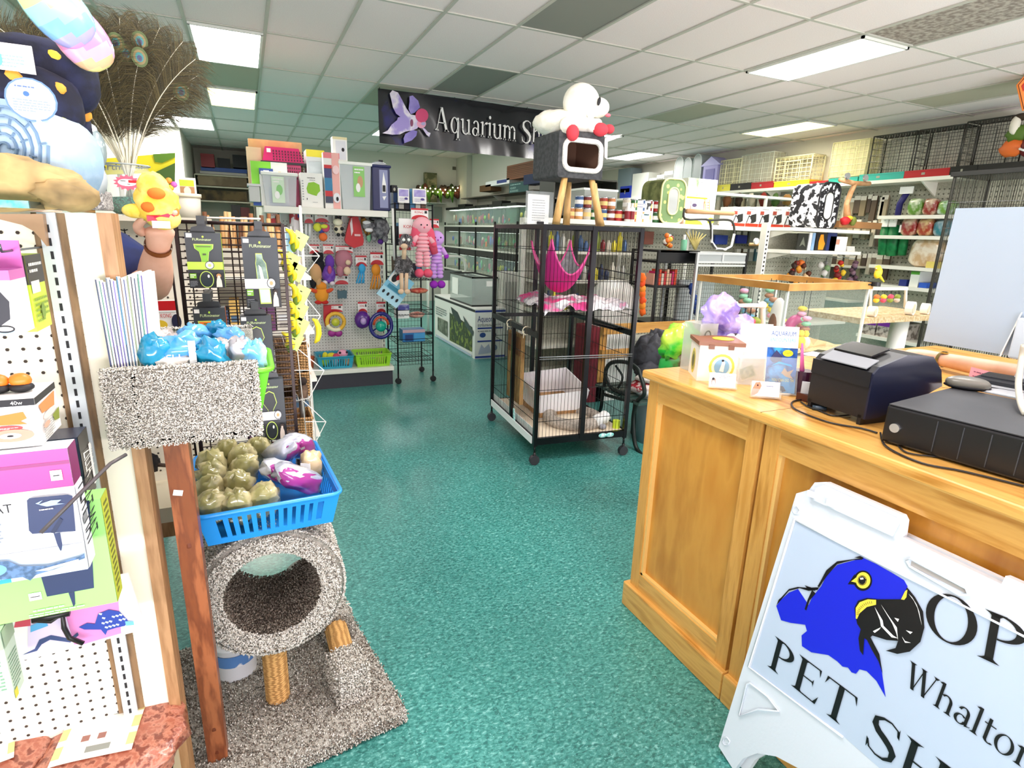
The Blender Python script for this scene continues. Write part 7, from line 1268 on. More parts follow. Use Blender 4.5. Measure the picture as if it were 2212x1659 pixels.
# monitor seen from behind
mo=thing('computer_monitor','white back of a computer monitor standing on the cash drawer','monitor',(2.3,.95,ZC));MX=2.2;P4=[onx(2064,450,MX),onx(1990,732,MX)];yl_,zt_,zb_=1.225,P4[0].z,1.272
m=MB();MW_=mt('AEBECE',.3,coat=.3);m.prism([(MX,yl_,zb_),(MX,yl_-.52,zb_),(MX,yl_-.52,zt_),(MX,yl_-.01,zt_)],(.02,0,0),MW_);m.build('back_panel',mo)
m=MB();m.bb((MX+.02,yl_-.515,zb_+.005),(MX+.024,yl_-.005,zt_-.005),INK);m.build('screen',mo)
m=MB();m.prism([(MX-.001,.985,zb_-.001),(MX-.001,.96,zb_+.14),(MX-.02,.955,zb_+.13),(MX-.02,.98,zb_-.004)],(0,-.004,0),PAPER);m.bb((MX-.03,.80,zb_-.003),(MX-.004,.955,zb_+.125),mt('C9D4DE',.3),.006);m.tube([(MX-.02,.88,zb_+.04),(MX-.06,.88,zb_-.06),(2.12,.88,1.202)],.03,mt('C4CCD4',.3),n=10);m.box((2.05,.84,1.201),(.26,.26,.008),mt('C9CDD2',.3),rz=.1,bev=.003);m.build('stand',mo)
# mouse, keyboard, cables
t=thing('computer_mouse','grey and black wired mouse on the cash drawer','mouse',onz(2088,830,1.2));p=onz(2088,838,1.2);m=MB();m.ball(p+Vector((0,0,.014)),(.035,.055,.02),mt('77756C',.3),n=18,ex=.85,M=Matrix.Rotation(.6,4,'Z'));m.build('shell',t);m=MB();m.ball(p+Vector((0,0,.006)),(.037,.058,.012),INK,n=16,M=Matrix.Rotation(.6,4,'Z'));m.tube([p+Vector((.02,-.01,.01)),p+Vector((.07,-.05,.004)),p+Vector((.1,-.16,.004)),p+Vector((.12,-.3,.004))],.0022,INK,n=6);m.build('base',t)
m=MB();p=onz(2170,838,1.2);m.box(p+Vector((.07,-.06,.012)),(.14,.3,.016),mt('23252B',.4),rz=.2,bev=.004)
for k in range(6):m.box(p+Vector((.03+.012*k,-.06,.022)),(.009,.26,.004),mt('34363C',.4),rz=.2)
m.build('keyboard',None,'dark keyboard on the cash drawer at the right edge','keyboard')
CB=mt('17171A',.35)
def cable(name,label,pts,r,mat):m=MB();q=[];n_=len(pts);P_=[Vector(p)for p in pts]
def spl(P_,k=6):
 out=[]
 for i in range(len(P_)-1):
  a,b,c,d_=P_[max(i-1,0)],P_[i],P_[i+1],P_[min(i+2,len(P_)-1)]
  for j in range(k):t=j/k;out.append(.5*((2*b)+(c-a)*t+(2*a-5*b+4*c-d_)*t*t+(3*b-a-3*c+d_)*t**3))
 return out+[P_[-1]]
for lb,pts,r_,mm in(('thin black cable looping in front of the receipt printer',[(1742,862),(1712,868),(1720,885),(1790,912),(1860,925),(1895,935)],.0028,CB),('black cable running along the counter edge below the cash drawer',[(1902,935),(1915,965),(1990,1000),(2080,1018),(2212,1050)],.0028,CB),('second black cable curving under the cash drawer corner',[(1935,950),(1960,978),(2060,990),(2140,1003),(2212,1020)],.0025,CB),('short black power cord coiled under the printer',[(1730,868),(1745,878),(1765,885),(1800,898),(1838,896)],.0025,CB)):
 m=MB();m.tube(spl([onz(x,y,ZC+.004)for x,y in pts]),r_,mm,n=6);
 if 'coiled' in lb:m.tube([onz(1755,880,ZC+.008),onz(1785,884,ZC+.008)],.008,mt('2A3A48',.4),n=8)
 m.build('power_cable',None,lb,'cable')
m=MB();m.tube(spl([onx(2212,745,2.1),onx(2206,780,2.1),onx(2200,830,1.95),onx(2205,870,1.8),onx(2216,895,1.75)]),.008,mt('D8D4C4',.4),n=8);m.build('power_cable',None,'thick cream cable at the right edge in front of the monitor','cable')
m=MB();A=onz(2095,790,1.235);f=Face(m,onx(2092,815,2.15),(0,-1,-.06),(.0,-.02,1),.11,.036);f.r(0,0,1,1,mt('F2A8B8',.6));f.lines(.1,.5,.9,.8,1,mt('8A4A6A',.5),.3);f.lines(.1,.15,.7,.35,1,mt('8A4A6A',.5));m.build('sticky_note',None,'pink handwritten sticky note hanging under the monitor','note')
# papers behind the printer
for i,(px,py,c,w,h,rz)in enumerate([(1760,765,'DDE8EC',.12,.08,.2),(1900,775,'F2EC9A',.16,.09,-.3),(1968,788,'A8E0A0',.05,.04,.3),(1840,762,'F4F0D8',.1,.07,.6)]):
 m=MB();m.box(onz(px,py,ZC+.002+i*.0012),(w,h,.001),mt(c,.6),rz=rz);m.build('loose_paper',None,['pale blue','yellow','small green','cream'][i]+' note lying on the counter behind the printer','paper')
# cashier behind the monitor
pr2=thing('person','seated cashier hidden behind the monitor, forearm with a gold watch on the counter','person',(2.95,.75,0));SK2=mt('C99A80',.5,h2='D6AC94',sc=10)
wr2=onz(2028,775,ZC+.045);hn2=onz(1998,768,ZC+.035)+Vector((.0,.03,0));el2=Vector((2.58,.74,ZC+.06));sh2=Vector((2.8,.62,1.34))
skinned('body',[(2.98,.55,.55),(2.98,.55,.85),(2.97,.55,1.15),(2.97,.56,1.38),(2.96,.57,1.46),(2.96,.58,1.52),sh2,el2,el2.lerp(wr2,.4),wr2,hn2,hn2+Vector((-.01,.06,-.01)),(3.12,.5,1.33),(3.2,.6,1.12),(2.88,.6,.5),(2.88,.95,.48),(2.88,.97,.06),(3.08,.6,.5),(3.08,.95,.48),(3.08,.97,.06)],
  [(0,1),(1,2),(2,3),(3,4),(4,5),(2,6),(6,7),(7,8),(8,9),(9,10),(10,11),(2,12),(12,13),(0,14),(14,15),(15,16),(0,17),(17,18),(18,19)],[.15,.14,.14,.05,.06,.07,.06,.05,.045,.031,(.038,.022),(.036,.016),.06,.05,.08,.07,.04,.08,.07,.04],SK2,parent=pr2)
for k in range(4):b=hn2+Vector((-.028+.018*k,.065,-.008));skinned('finger',[b,b+Vector((0,.03,.004)),b+Vector((0,.052,-.008)),b+Vector((0,.066,-.022))],[(0,1),(1,2),(2,3)],[.0095,.009,.0085,.007],SK2,parent=pr2,lv=1)
b=hn2+Vector((.036,.015,-.005));skinned('thumb',[b,b+Vector((.02,.025,0)),b+Vector((.025,.05,-.01))],[(0,1),(1,2)],[.013,.011,.009],SK2,parent=pr2,lv=1)
m=MB();m.tube([(2.98,.55,.6),(2.98,.55,.9),(2.97,.55,1.2),(2.97,.56,1.38),(2.96,.56,1.42)],.2,mt('7A3A4A',.85),n=18,rs=[.17,.165,.18,.14,.07]);m.tube([Vector((2.9,.58,1.32)),sh2,sh2.lerp(el2,.5)],.08,mt('7A3A4A',.85),n=14,rs=[.09,.085,.07]);m.build('shirt',pr2)
m=MB();m.ball((2.96,.6,1.57),(.075,.09,.105),SK2,n=18);m.ball((2.96,.69,1.56),(.014,.02,.018),SK2);m.build('head',pr2);m=MB();m.ball((2.96,.585,1.59),(.085,.095,.1),mt('5A4030',.8),n=18);m.build('hair',pr2)
m=MB();d=(wr2-el2).normalized();q=wr2-d*.015;m.tube([q-d*.006,q+d*.006],.034,mt('8A7A4A',.3,.7),n=20,caps=False);m.box(q+Vector((-.012,-.01,.032)),(.022,.026,.006),mt('E0C878',.25,.8),rz=.4);m.box(q+Vector((-.012,-.01,.036)),(.013,.017,.002),mt('3A342A',.3),rz=.4);m.build('gold_watch',pr2)
m=MB();m.cyl((2.98,.6,0),.2,.03,BLACK,20);m.rod((2.98,.6,.03),(2.98,.6,.4),.02,BLACK,8);m.cyl((2.98,.6,.4),.19,.05,BLACK,24);m.build('stool',None,'black stool under the cashier behind the counter','stool')
# ---------------------------------------------------------------- right wall shelving
PEGG=mt('B4B4A4',.6,h2='A2A292',sc=90,ramp=(.45,.55));PEGD=mt('6A6A5E',.8)
rw=thing('wall_shelving','long cream wall shelving with grey pegboard on the right wall','shelving unit',(8.2,7,0));m=MB();m.bb((8.36,3.2,.1),(8.395,12.4,2.44),PEGG);holes(m,(8.36,6.9,.9),(0,-1,0),(0,0,1),3.4,1.5,.06,.012,PEGD,off=.004);m.build('pegboard',rw)
for z in(2.47,2.0,1.74,1.34,1.08,.68,.36):
 m=MB();m.bb((8.0,3.2,z-.045),(8.36,12.3 if z>2.4 else 5.38,z),SHELFW)
 if z>2.4:[m.prism([(8.02,y,z-.045),(8.36,y,z-.045),(8.36,y,z-.22)],(0,.02,0),SHELFW)for y in(4.9,7.4,9.9)]
 m.build('shelf',rw)
for z in(1.78,1.3,.8):m=MB();m.bb((8.0,5.6,z-.03),(8.36,12.0,z),mt('C8C6B8',.5));m.build('shelf',rw)
def X(name,label,cat,p0,p1,mat,dec=None,x=8.05,d=.3,z0=None,group=None):return pbox(name,label,cat,p0,p1,x,d,mat,dec,axis='x',z0=z0,group=group)
TL,YLW=mt('2AA89A',.4),mt('F0D020',.4);RDT=mt('B0141C',.4);BKT=mt('14140F',.4)
def tray(lb,p0,p1,mat):X('cage_tray',lb,'tray',p0,p1,mat,lambda f:(f.r(.4,.35,.48,.65,mt('9A9A8A',.5)),f.r(0,.8,1,1,mat)),z0=2.471)
for lb,a0,a1,mm in(('blue cage tray at the far end of the top wall shelf',(1340,402),(1364,414),mt('1E3AB0',.4)),('yellow cage tray behind the bird activity box',(1550,399),(1577,412),mt('E6DC4A',.4)),('black cage tray between yellow and red ones',(1578,396),(1622,409),BKT),('red cage tray left of the bright yellow one',(1623,393),(1670,407),RDT),('bright yellow cage tray below the cream cage',(1672,390),(1747,405),YLW),('dark red cage tray under the tan kennel',(1749,391),(1788,402),RDT),('teal cage tray behind the wooden perch',(1790,384),(1852,397),TL),('second teal cage tray, nearer than the perch',(1856,374),(1952,391),TL),('long dark red cage tray under the wire cages',(1953,366),(2050,385),RDT),('black cage tray right of the long red one',(2052,358),(2110,380),BKT)):tray(lb,a0,a1,mm)
def wcage(label,p0,p1,mat,r=.004,nu=8,nv=6,d=.28,roof=None,x=8.06,solid=None):
 a,b=xbox(p0,p1,x,d);a.z=2.56;t=thing('wire_cage',label,'cage',((a.x+b.x)/2,(a.y+b.y)/2,a.z));m=MB();U=Vector((0,b.y-a.y,0));V=Vector((0,0,b.z-a.z));D_=Vector((d,0,0))
 grid(m,a,U,V,nu,nv,r,mat);grid(m,a+D_,U,V,nu,nv,r*.8,mat);grid(m,a,D_,V,4,nv,r*.8,mat);grid(m,a+U,D_,V,4,nv,r*.8,mat);grid(m,a+V,U,D_,nu*2,5,r,mat)
 m.build('wires',t);m=MB()
 for q in(a,a+U,a+D_,a+U+D_):m.rod(q,q+V,r*2.2,mat,5)
 for z in(0,1):q=V*z;m.tube([a+q,a+U+q,a+U+D_+q,a+D_+q],r*2,mat,n=5,closed=True)
 m.tube([a+U*.3+V*.1-Vector((.01,0,0)),a+U*.7+V*.1-Vector((.01,0,0)),a+U*.7+V*.8-Vector((.01,0,0)),a+U*.3+V*.8-Vector((.01,0,0))],r*1.6,mat,n=4,closed=True)
 m.build('frame_and_door',t)
 if solid:m=MB();m.bb(a+Vector((.01,.01,0)),b-Vector((.01,.01,.01)),solid);m.build('translucent_panel',t)
BKW=mt('35352E',.4);CRW=mt('F4EFC6',.4);WHW=mt('E4E6DA',.4);VIO=mt('A9A2E0',.4)
wcage('black wire bird cage with a door above the red tray',(1882,290),(1972,374),BKW);wcage('second black wire bird cage, right of the first',(1980,276),(2075,364),BKW);wcage('third black wire bird cage, nearest the black tray',(2082,258),(2180,354),BKW)
wcage('cream wire cage with a roof above the bright yellow tray',(1675,338),(1752,392),CRW,.006);wcage('pale translucent cage beside the cream one, on its left',(1600,332),(1668,398),WHW,.003,solid=mt('EAE8D4',.5,alpha=.35));wcage('pale yellow domed cage right of the cream one',(1795,305),(1872,386),mt('EFE8B0',.4),.003,solid=mt('EFE8B8',.5,alpha=.45));wcage('pale cream wire cage next to the lavender house',(1556,345),(1600,400),CRW,.004,solid=mt('EEE9C8',.5,alpha=.35))
for k,(xx,yt)in enumerate(((1467,343),(1485,345),(1506,337))):
 a,b=xbox((xx-9,yt),(xx+9,385),8.0,.4);m=MB();cy_=(a.y+b.y)/2;w=(b.y-a.y)/2;P=[(a.x,a.y,2.472),(a.x,b.y,2.472),(a.x,b.y,b.z-w)]+[(a.x,cy_+w*math.cos(math.pi*j/6),b.z-w+w*1.3*math.sin(math.pi*j/6))for j in range(1,6)]+[(a.x,a.y,b.z-w)]
 m.prism(P,(.3,0,0),mt('D2DAD8',.3,alpha=.6));m.tube([Vector(p)-Vector((.005,0,0))for p in P],.008,mt('F0F4F2',.4),n=4,closed=True);m.build('arched_cage_top',None,['far','middle','near'][k]+' one of three clear arched tubes on the top wall shelf','cage top')
a,b=xbox((1518,358),(1548,402),8.0,.3);a.z=2.471;m=MB();cy_=(a.y+b.y)/2;m.bb(a,b,VIO);m.prism([(a.x-.01,a.y-.08,b.z),(a.x-.01,b.y+.08,b.z),(a.x-.01,cy_,b.z+.16)],(.32,0,0),mt('BDB6F0',.4));m.bb((a.x-.01,a.y+.07,a.z+.06),(a.x,b.y-.07,b.z-.06),mt('7A74B8',.5));m.build('toy_house',None,'lavender plastic house on the top wall shelf','toy house')
X('translucent_kennel','milky translucent kennel top at the far end of the top shelf','kennel',(1366,374),(1400,411),mt('D6D8CE',.4),z0=2.471);X('grey_crate','blue-grey crate at the very end of the top wall shelf','crate',(1335,364),(1362,401),mt('7E8E94',.5),z0=2.6)
for k,(x0,x1,y0)in enumerate(((1402,1416,385),(1418,1432,378),(1434,1452,370))):X('white_carton','white printed carton, %s of the stepped row on the top shelf' %('lowest','middle','tallest')[k],'carton',(x0,y0),(x1,408),PAPER,lambda f:(f.r(0,.7,1,.85,mt('8A8A84',.5)),f.e(.3,.4,.15,.15,mt('A8A070',.5))),z0=2.471)
m=MB();a=onx(2190,345,8.0);m.ball(a+Vector((0,.04,.04)),(.06,.13,.1),mt('E8702A',.5),nz=.2);m.ball(a+Vector((0,.02,.18)),(.06,.12,.09),mt('5A7A2A',.6),nz=.5,nf=6);m.ball(a+Vector((-.04,.05,.27)),(.05,.05,.1),mt('EEE8D8',.6),nz=.2);m.ball(a+Vector((0,.02,.36)),(.06,.1,.04),mt('3A2A1A',.6));m.ball(a+Vector((0,-.16,.04)),(.06,.14,.13),mt('6A1018',.5));m.tube([a+Vector((-.07,-.1-.05*math.sin(t),.06+.07*math.cos(t)))for t in(0.3,1,2,3,4)],.014,PAPER,n=6);m.v=[(v[0],v[1],v[2]+2.60-(a.z-.08))for v in m.v];m.build('turkey_figure',None,'orange pumpkin and bird autumn figurine on the black box, top right','figurine')
X('black_case','long black case on the top wall shelf under the autumn figurine','case',(2112,350),(2250,378),BKT,z0=2.471)
m=MB();c=Vector(ony(2222,190,3.4));m.prism([c+Vector(p)for p in((-.2,0,0),(0,0,-.2),(.2,0,0),(0,0,.2))],(0,.008,0),mt('F2883A',.5));m.prism([c+Vector((p[0],-.003,p[1]))for p in((-.13,0),(-.1,.03),(-.06,.01),(-.08,-.04))],(0,.002,0),mt('C02A1A',.5));m.tube([c+Vector((p[0],-.003,p[1]))for p in((-.185,0),(0,-.185),(.185,0),(0,.185))],.004,mt('6A3A1A',.5),n=4,closed=True);m.rod(c+Vector((0,0,.2)),(c.x,c.y,CEIL),.002,INK);m.build('hanging_sign',None,'orange diamond sign hanging at the right edge','sign')
def fbag(lb,p0,p1,c,c2,zz):
 a,b=xbox(p0,p1,8.05,.2);c_=(a+b)/2;h=b.z-a.z;m=MB();c_.z=zz+h/2;bag(m,c_,(.14,b.y-a.y,h),mt(c,.3,h2=c2,sc=9,bump=.3,coat=.4),seed=int(p0[0]),nz=.12,ex=.6);m.build('food_bag',None,lb,'bag')
fbag('green see-through seed bag, left on the upper right wall shelf',(1954,424),(1988,461),'5A8A2A','D8E0C8',2.001);fbag('red-topped seed bag between two green ones',(1988,422),(2020,459),'8A2A22','D8C8B0',2.001);fbag('green seed bag beside the monitor top',(2020,425),(2060,457),'6A9A3A','D0E4E8',2.001);fbag('red seed bag at the left of the second wall shelf',(1940,469),(1975,508),'8E1E1C','D0BCA0',1.741);fbag('red and gold seed bag in the middle of the second wall shelf',(1975,469),(2010,507),'A03A22','E0C890',1.741);fbag('teal seed bag on the second wall shelf',(2010,469),(2050,505),'2A7A8A','B8C8D0',1.741);fbag('large clear bag of tan pellets on the third wall shelf',(1958,515),(2030,577),'C8A880','E8DCC8',1.341)
X('yellow_pad','folded yellow cloth beside the tan pellets','cloth',(2000,566),(2050,580),mt('D8C86A',.7),z0=1.341);X('blue_box','small navy box on the fourth wall shelf','box',(1942,604),(1958,614),mt('22307A',.5),z0=1.081);X('white_bottle','white and green bottle on the fourth wall shelf','bottle',(1966,586),(1985,617),mt('E8ECE4',.4),lambda f:f.r(0,.8,1,1,mt('5AA83A',.5)),z0=1.081);X('blue_box','flat bright blue box right of the white bottle','box',(1985,611),(2002,618),mt('2A5AC0',.5),z0=1.081)
for k in range(3):X('clear_tub','purple-lidded clear tub on the lowest wall shelf, %s' %('farthest','middle','nearest')[k],'tub',(1862+32*k,693+3*k),(1891+32*k,722+3*k),mt('C0B8B0',.3,h2='6A625A',sc=12,ramp=(.5,.6)),lambda f:f.r(0,.72,1,1,mt('7A2AA0',.4)),z0=.361)
GRN=mt('128A4A',.5,h2='0E6A3A',sc=12)
for k,(xx,y0,y1)in enumerate(((1912,488,550),(1930,488,552),(1952,500,551))):m=MB();m.tube([onx(xx+3,y0,8.2),onx(xx,(y0+y1)/2,8.18),onx(xx-4,y1,8.2)],.075 if k<2 else .05,GRN,n=12,rs=[.06,.08,.07]if k<2 else[.05,.055,.05]);m.bb(onx(xx+6,y0+2,8.14),onx(xx-8,y0-14,8.12),PAPER);m.rod(onx(xx,y0-12,8.12),onx(xx,y0-12,8.12)+Vector((.26,0,0)),.006,CHROME);m.build('green_net_tube',None,'hanging green tube toy, %s' %('widest, at the left','darker, in the middle','thin, at the right')[k],'toy')
m=MB();m.tube([onx(1962,412,8.2),onx(1944,440,8.2),onx(1938,470,8.2)],.04,mt('1E1A6A',.5),n=10);m.bb(onx(1972,418,8.16),onx(1945,404,8.14),PAPER);m.rod(onx(1955,410,8.16),onx(1955,410,8.37),.006,CHROME);m.build('navy_lead',None,'navy hanging lead above the green tubes','lead')
rnd=random.Random(21);PK_=['8A7A5E','B8A888','5A4A3A','C8BCA8','7A6A5A','A89A80','4A3A2E','D0C8B8']
for k in range(90):
 px=1556+(k % 30)*12.5+rnd.uniform(-3,3);row=k//30;py=(424,478,548)[row]+rnd.uniform(-4,4)
 if 1700<px<1830 and row<1:continue
 p=onx(px,py,8.3);
 if p.y<5.2:continue
 h=rnd.uniform(.2,.4);w=rnd.uniform(.05,.1);m=MB();m.bb((8.28,p.y-w/2,p.z-h),(8.31,p.y+w/2,p.z),mt(rnd.choice(PK_),.5));m.bb((8.279,p.y-w/2,p.z-.06),(8.28,p.y+w/2,p.z),mt('E8E2D4',.5));m.rod((8.3,p.y,p.z-.01),(8.37,p.y,p.z-.01),.005,CHROME);m.build('hanging_package',None,'small hanging package on the right wall pegboard','package','packages hung on the right wall pegboard')
# ---------------------------------------------------------------- centre gondola run (three sections) facing the camera
gr=thing('shop_gondola','white gondola run behind the cage, lined with cans and carriers','shelving unit',(4.5,5.3,0));Z7=1.757
m=MB();m.bb((2.55,5.38,.15),(5.95,5.42,1.74),PEGG);m.build('pegboard',gr);m=MB();holes(m,(3.7,5.378,.2),(1,0,0),(0,0,1),2.2,1.5,.045,.008,PEGD,off=.003);m.build('peg_hole',gr,kind='stuff')
m=MB();m.bb((2.55,5.0,Z7-.045),(4.66,5.42,Z7),SHELFW);m.bb((4.70,5.02,Z7-.04),(5.95,5.42,Z7+.004),SHELFW);m.build('top_shelf',gr)
for z in(1.45,1.16,.86,.5,.2):m=MB();m.bb((2.6,5.05,z-.03),(3.72 if z>.5 else 5.9,5.38,z),mt('D8D6C8',.5));m.build('shelf',gr)
m=MB();[m.bb((x,5.36,0),(x+.04,5.44,1.76),SHELFW)for x in(2.55,3.72,4.66,5.92)];[m.bb((x,5.44,0),(x+.03,5.47,2.15),SHELFW)for x in(4.67,5.91)];m.bb((4.67,5.44,2.12),(6.9,5.62,2.15),SHELFW);m.build('upright',gr)
def Yb(name,label,cat,p0,p1,mat,dec=None,y=5.08,d=.2,z0=Z7+.001,group=None,side=None):return pbox(name,label,cat,p0,p1,y,d,mat,dec,z0=z0,group=group,side=side)
CN=['B87848','2E6A3A','B8222A','D8A060','3A5A8A','A03A2A','C8C0B0','7A2A2A']
rnd=random.Random(5);can0=None
for k in range(15):
 x=2.95+k*.095
 for lv in range(2 if k>8 or k % 3 else 1):m=MB();m.cyl((x,5.12,Z7+.002+lv*.115),.042,.11,mt(CN[(k*3+lv)% 8],.35),14);m.lathe([(.043,.1),(.043,.11),(.001,.111)],(x,5.12,Z7+.002+lv*.115),CHROME,14);m.lathe([(.0428,.03),(.0428,.07)],(x,5.12,Z7+.002+lv*.115),PAPER if k % 2 else mt('E8C880',.5),14);m.build('pet_food_can',None,'pet food can in the row along the top shelf behind the cage','can','cans on the shelf behind the cage')
for z in(1.45,1.16,.86):
 for k in range(15):
  x=2.68+k*.068;m=MB();hh=rnd.uniform(.1,.2);c=rnd.choice(['E0D23A','8A1E2A','C8C8C0','4A6A9A','D8D8D0','2A3A5A','8A9A3A','E4E0D0']);m.lathe([(.001,0),(.026,0),(.026,hh*.75),(.012,hh*.85),(.012,hh),(.001,hh)],(x,5.12,z+.001),mt(c,.3),10);m.build('supply_bottle',None,'small bottle on the shelves seen through the cage','bottle','bottles on the shelves behind the cage')
for k,(x,c)in enumerate(((2.0,'E8E8E6'),(2.02,'E8E8E6'))):
 p=ony(1355+9*k,470,5.05);m=MB();m.lathe([(.001,0),(.03,0),(.03,.12),(.012,.15),(.014,.18),(.001,.18)],(p.x,5.05,Z7+.002),mt(c,.3),12);m.lathe([(.0305,.02),(.0305,.1)],(p.x,5.05,Z7+.002),mt('8A1E2A',.4),12);m.build('shampoo_bottle',None,['left','right'][k]+' one of two white bottles with dark red labels at the end of the cans','bottle')
m=MB();a,b=ybox((1262,412),(1333,448),5.3,.3);m.bb(a,b,mt('DCE2DC',.2,alpha=.4));m.bb((a.x-.01,a.y,b.z),(b.x+.01,b.y,b.z+.02),mt('E8ECE6',.3));m.bb((a.x,5.32,Z7),(a.x+.02,5.36,a.z),SHELFW);m.bb((b.x-.02,5.32,Z7),(b.x,5.36,a.z),SHELFW);m.build('clear_bin',None,'clear plastic bin raised above the cans behind the stool legs','bin')
t=thing('dark_display_shelf','dark display rack of small boxes seen between the stool legs','rack',(4.0,6.6,0));m=MB();a,b=ybox((1195,388),(1330,470),6.8,.4);m.bb((a.x,7.18,1.2),(b.x,7.2,b.z),mt('3A3A34',.6));[m.bb((a.x,6.8,z),(b.x,7.2,z+.02),mt('5A5A52',.5))for z in(1.2,1.85,2.05,b.z)];[m.bb((x,6.8,0),(x+.02,7.2,b.z),mt('4A4A44',.5))for x in(a.x,b.x)];m.build('frame',t)
for k in range(12):m=MB();x=a.x+.06+.055*(k % 12);m.bb((x,6.85,1.871),(x+.045,6.95,2.0+.02*(k % 3)),mt(['4A4A44','A8A498','6A6258','C8C4B8'][k % 4],.5));m.build('filter_cartridge_box',None,'small dark box in the rack seen between the stool legs','box','boxes in the dark rack')
def dwb(f):f.lines(.1,.65,.6,.9,2,mt('8A90B0',.5),.3);f.p([(.62,.92),(.88,.9),(.84,.78),(.72,.74),(.7,.6),(.62,.62),(.66,.8)],mt('3A3C42',.5));f.r(.4,.15,.75,.4,mt('B8E0E0',.5));f.lines(.5,.3,.9,.42,1,mt('2A3A4A',.5))
Yb('dryer_box','white box with a dark tool picture left of the green carrier','box',(1371,434),(1411,474),WHITE,dwb)
# floral soft carriers: body with rounded top and mesh window
def carrier(name,label,p0,p1,y,z0,mat,side,win,wa):
 a,b=ybox(p0,p1,y,.3);a.z=z0;t=thing(name,label,'pet carrier',((a.x+b.x)/2,y+.15,z0));w,h=(b.x-a.x)/2,(b.z-a.z)/2;cx_,cz=(a.x+b.x)/2,(a.z+b.z)/2;O=rr(cx_,cz,w,h,w*.62,6);m=MB();n=len(O)
 m.add([(x,y,z)for x,z in O],[tuple(range(n))],mat);m.add([(x,y,z)for x,z in O]+[(x,y+.34,z)for x,z in O],[(i,n+i,n+(i+1)% n,(i+1)% n)for i in range(n)],side);m.add([(x,y+.34,z)for x,z in O],[tuple(range(n))[::-1]],side);m.build('body',t)
 m=MB();m.tube([(x,y-.002,z)for x,z in O],.01,wa,n=6,closed=True);I2=rr(cx_,cz,w*.42,h*.6,w*.4,6);m.tube([(x,y-.004,z)for x,z in I2],.008,wa,n=6,closed=True);m.build('piping',t)
 m=MB();m.add([(x,y-.004,z)for x,z in I2],[tuple(range(len(I2)))],win);m.build('mesh_window',t)
carrier('soft_pet_carrier','green and yellow dotted soft carrier with a grey mesh window',(1428,386),(1480,474),5.04,Z7+.002,mt('D8E07A',.7,h2='6E8A5A',sc=15,kind='voronoi',ramp=(.28,.33)),mt('5E6638',.8,h2='8A9058',sc=12),mt('A8ACAA',.6),mt('EFF0A8',.6))
def dba(f):f.t('Bird Activity',.3,.9,.045,mt('6A7A6A',.5),wmax=.6);f.t('Center',.45,.84,.045,mt('6A7A6A',.5));f.r(0,.62,.35,1,mt('5E8A4A',.5,h2='C8D8B8',sc=9));f.r(0,.57,.7,.6,YLW);f.line([(.15,.52),(.15,.3),(.6,.3),(.6,.52)],.012,mt('B84A3A',.5));f.line([(.6,.56),(.68,.25)],.02,mt('E8A82A',.5));f.line([(.75,.56),(.8,.28)],.02,mt('E8A82A',.5));[f.line([(.61+.02*k,.5-.06*k),(.76,.5-.06*k)],.012,mt('E8702A',.5))for k in range(4)];f.e(.25,.42,.08,.04,mt('5A4A6A',.5));f.p([(0,0),(0,.14),(.5,.08),(.6,0)],mt('C8E83A',.5));f.e(.85,.1,.12,.07,mt('A8B83A',.5))
Yb('bird_activity_box','white bird activity center box with red and yellow swing picture','box',(1482,386),(1546,476),PAPER,dba,d=.12)
ps=thing('parrot_stand','wooden perch bar on a bent black and white metal frame','perch',ony(1560,540,4.4));m=MB();yy=4.4;m.rod(ony(1483,456,yy),ony(1584,461,yy),.022,mt('D8A878',.6),10);m.build('wooden_perch',ps);m=MB();m.tube(spl([ony(x,y,yy)for x,y in[(1479,450),(1480,473),(1525,474),(1535,485),(1537,520),(1545,536),(1565,539),(1581,532),(1586,505),(1584,484),(1572,475),(1530,476)]],4),.011,BKW,n=6);m.tube([ony(x,y,yy)for x,y in[(1537,490),(1537,522),(1547,537),(1567,539),(1580,532),(1586,505)]],.0125,WHITE,n=6);m.build('bent_frame',ps)
def dfb(f):f.r(0,0,1,.18,mt('C83A22',.4));f.p([(.3,.2),(.35,.6),(.75,.68),(.8,.3),(.6,.22)],mt('2E302E',.4));f.line([(.05,.2),(.2,.55),(.4,.5)],.05,INK);f.r(0,.62,.3,.78,mt('A84A3A',.5));f.lines(.1,.82,.9,.92,1,GREYM,.3);f.e(.25,.3,.12,.12,mt('D8E0E4',.5))
for k,(x0,x1)in enumerate(((1583,1611),(1612,1640),(1641,1667),(1668,1695),(1696,1720))):Yb('filter_box','white and orange aquarium pump box, %s in the row from the perch' %['first','second','third','fourth','fifth'][k],'box',(x0,447),(x1,484),WHITE,dfb,group='pump boxes on the middle gondola')
for k in range(6):m=MB();p=ony(1570+26*k,432,5.6);m.ball(p,(.05,.05,.08),mt(['7A4A22','3A2A1A','C8C0A8','8A2A1A','4A6A2A','A87A3A'][k],.7),nz=.5,seed=k,n=10);m.rod(p,(p.x,p.y,2.13),.004,INK);m.build('bird_toy',None,'small coloured toy hanging above the pump boxes','bird toy','toys hanging above the pump boxes')
